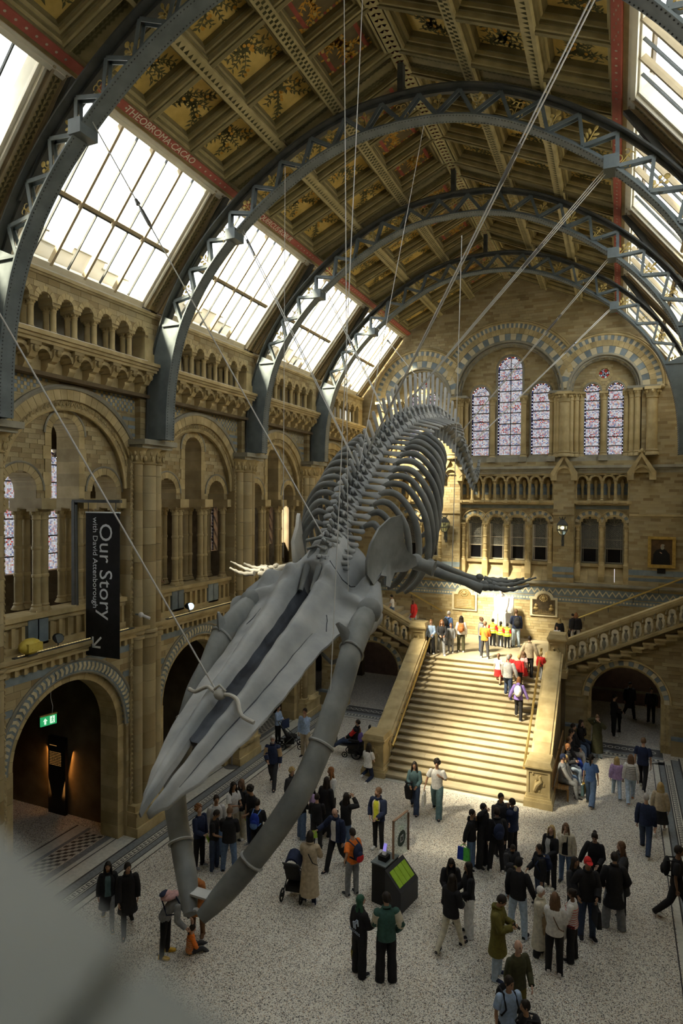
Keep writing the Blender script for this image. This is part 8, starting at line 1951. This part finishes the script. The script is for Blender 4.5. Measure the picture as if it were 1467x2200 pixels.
# strollers and powered wheelchair
def wheel(m, c, R, w=.03): m.tube([(c[0] + w * 0, c[1] + R * cos(2 * pi * k / 14), c[2] + R * sin(2 * pi * k / 14)) for k in range(14)], .022, 6, close=True); m.tube([(c[0] - .02, c[1], c[2]), (c[0] + .02, c[1], c[2])], R * .35, 8)
for (px, py, rz, lab) in ((622, 1606, 300, 'black stroller beside the woman in the pale blue blouse'), (634, 1922, 10, 'black stroller with a raised hood pushed by the woman in the trench coat')):
    r = root('stroller', on_z(px, py), lab, 'stroller'); r.rotation_euler = (0, 0, radians(rz))
    m = MB()
    for s in (-1, 1): m.tube([(s * .22, .42, .16), (s * .2, .0, .62), (s * .2, -.42, 1.02)], .016, 6); m.tube([(s * .24, -.30, .14), (s * .21, .12, .5)], .016, 6)
    m.tube([(-.2, -.42, 1.02), (0, -.46, 1.05), (.2, -.42, 1.02)], .02, 6); m.build('frame', MATS['iron_dark'], r)
    for s in (-1, 1):
        for y, R in ((.42, .11), (-.30, .14)): m = MB(); wheel(m, (s * .25, y, R), R); m.build('wheel', MATS['rubber'], r, True)
    m = MB(); m.loft([[(x, -.14, .45), (x, .20, .40), (x, .30, .46), (x, .20, .5), (x, -.08, .52), (x, -.30, .95), (x, -.36, .92)] for x in (-.19, 0, .19)]); m.build('seat', MATS['rubber'], r)
    m = MB(); m.loft([[(.21 * cos(a), -.32 + .30 * t, .82 + .28 * sin(a) + .1 * t) for a in [pi * q / 10 for q in range(11)]] + [(.19 * cos(a), -.32 + .30 * t, .80 + .25 * sin(a) + .1 * t) for a in [pi * q / 10 for q in range(10, -1, -1)]] for t in (0, .5, 1)]); m.build('hood', cmat('navy'), r, True)
    m = MB(); m.box(-.19, .19, -.22, .18, .2, .34); m.build('basket', MATS['black'], r)
r = root('powered_wheelchair', (-9.3, 22.9, 0), 'black powered wheelchair with raised footrest beside the left newel', 'wheelchair'); r.rotation_euler = (0, 0, radians(95))
m = MB(); m.box(-.24, .24, -.42, .22, .16, .38); m.build('base', MATS['black'], r)
for s in (-1, 1):
    m = MB(); wheel(m, (s * .3, -.12, .18), .18); m.build('drive_wheel', MATS['rubber'], r, True); m = MB(); wheel(m, (s * .24, .36, .1), .1); m.build('caster', MATS['rubber'], r, True); m = MB(); m.box(s * .29 - .04, s * .29 + .04, -.24, .18, .68, .74); m.tube([(s * .29, -.2, .4), (s * .29, -.2, .68)], .02, 6); m.build('armrest', MATS['rubber'], r)
m = MB(); m.box(-.23, .23, -.26, .26, .38, .48); m.build('seat', MATS['rubber'], r); m = MB(); m.orient([(-.22, -.34, .46), (.22, -.34, .46), (.22, -.26, .46), (-.22, -.26, .46), (-.2, -.58, 1.1), (.2, -.58, 1.1), (.2, -.5, 1.1), (-.2, -.5, 1.1)]); m.build('backrest', MATS['rubber'], r); m = MB(); m.ball((0, -.58, 1.22), (.12, .05, .08), 8, 6); m.tube([(0, -.56, 1.0), (0, -.6, 1.2)], .02, 5); m.build('headrest', MATS['rubber'], r, True)
m = MB(); m.orient([(-.16, .26, .40), (.16, .26, .40), (.16, .30, .46), (-.16, .30, .46), (-.14, .80, .40), (.14, .80, .40), (.14, .80, .46), (-.14, .80, .46)]); m.box(-.14, .14, .78, .84, .38, .62); m.build('footrest', MATS['iron_dark'], r); m = MB(); m.box(-.1, .1, -.44, -.42, .24, .34); m.build('tail_light', MATS['red_paint'], r)
# white print on the back of the woman in front, and her yellow scarf
pp = PEOPLE['d1']; J = pp['J']; ob = pp['ob']; m_ = MATS['print'] if 'print' in MATS else M('print', (.38, .47, .60), rough=.7)
sp = J['sp']; q = sp[1] * .62 + sp[2] * .38 - Vector((0, .172, 0)) if 0 else sp[1] - Vector((0, .155, 0))
lettering('RECORDS', .085, m_, ob, Matrix.Translation(q + Vector((.01, -.012, -.06))) @ Matrix.Rotation(pi / 2, 4, 'X'), 'back_print')
m = MB(); y = q.y - .012
for a, b in (((.0, .02), (-.03, .14)), ((.05, .02), (.03, .14)), ((-.03, .14), (.03, .16)), ((.03, .16), (.10, .24)), ((.06, .14), (.12, .2)), ((.12, .24), (.14, .12))): m.tube([(a[0] + q.x, y, a[1] + q.z), (b[0] + q.x, y, b[1] + q.z)], .018, 5)
m.build('back_print', m_, ob)
wv_ = J['wrL'] + J['hdL'] * .1; o = MB()
o.loft([[wv_ + Vector((x * w - .02 * t, y * w - .04 * t, -t)) for x, y in ((-1, -.5), (1, -.5), (1, .5), (-1, .5))] for t, w in ((.62, .03), (.45, .055), (.3, .035), (.15, .05), (0, .025))]); o2 = o.build('scarf', M('scarf_cloth', (.02, .02, .02), (.55, .42, .03), scale=9, rough=.85)); o2.location = ob.location; o2.rotation_euler = ob.rotation_euler; o2.scale = ob.scale; tag(o2, 'black and yellow scarf dangling from the hand of the woman in front', 'scarf')
lettering('N', .12, MATS['black'], PEOPLE['d2']['ob'], Matrix.Translation(PEOPLE['d2']['J']['elL'] + Vector((-.10, -.02, .06))) @ Matrix.Rotation(-pi / 2, 4, 'Z') @ Matrix.Rotation(pi / 2, 4, 'X'), 'sleeve_letter')
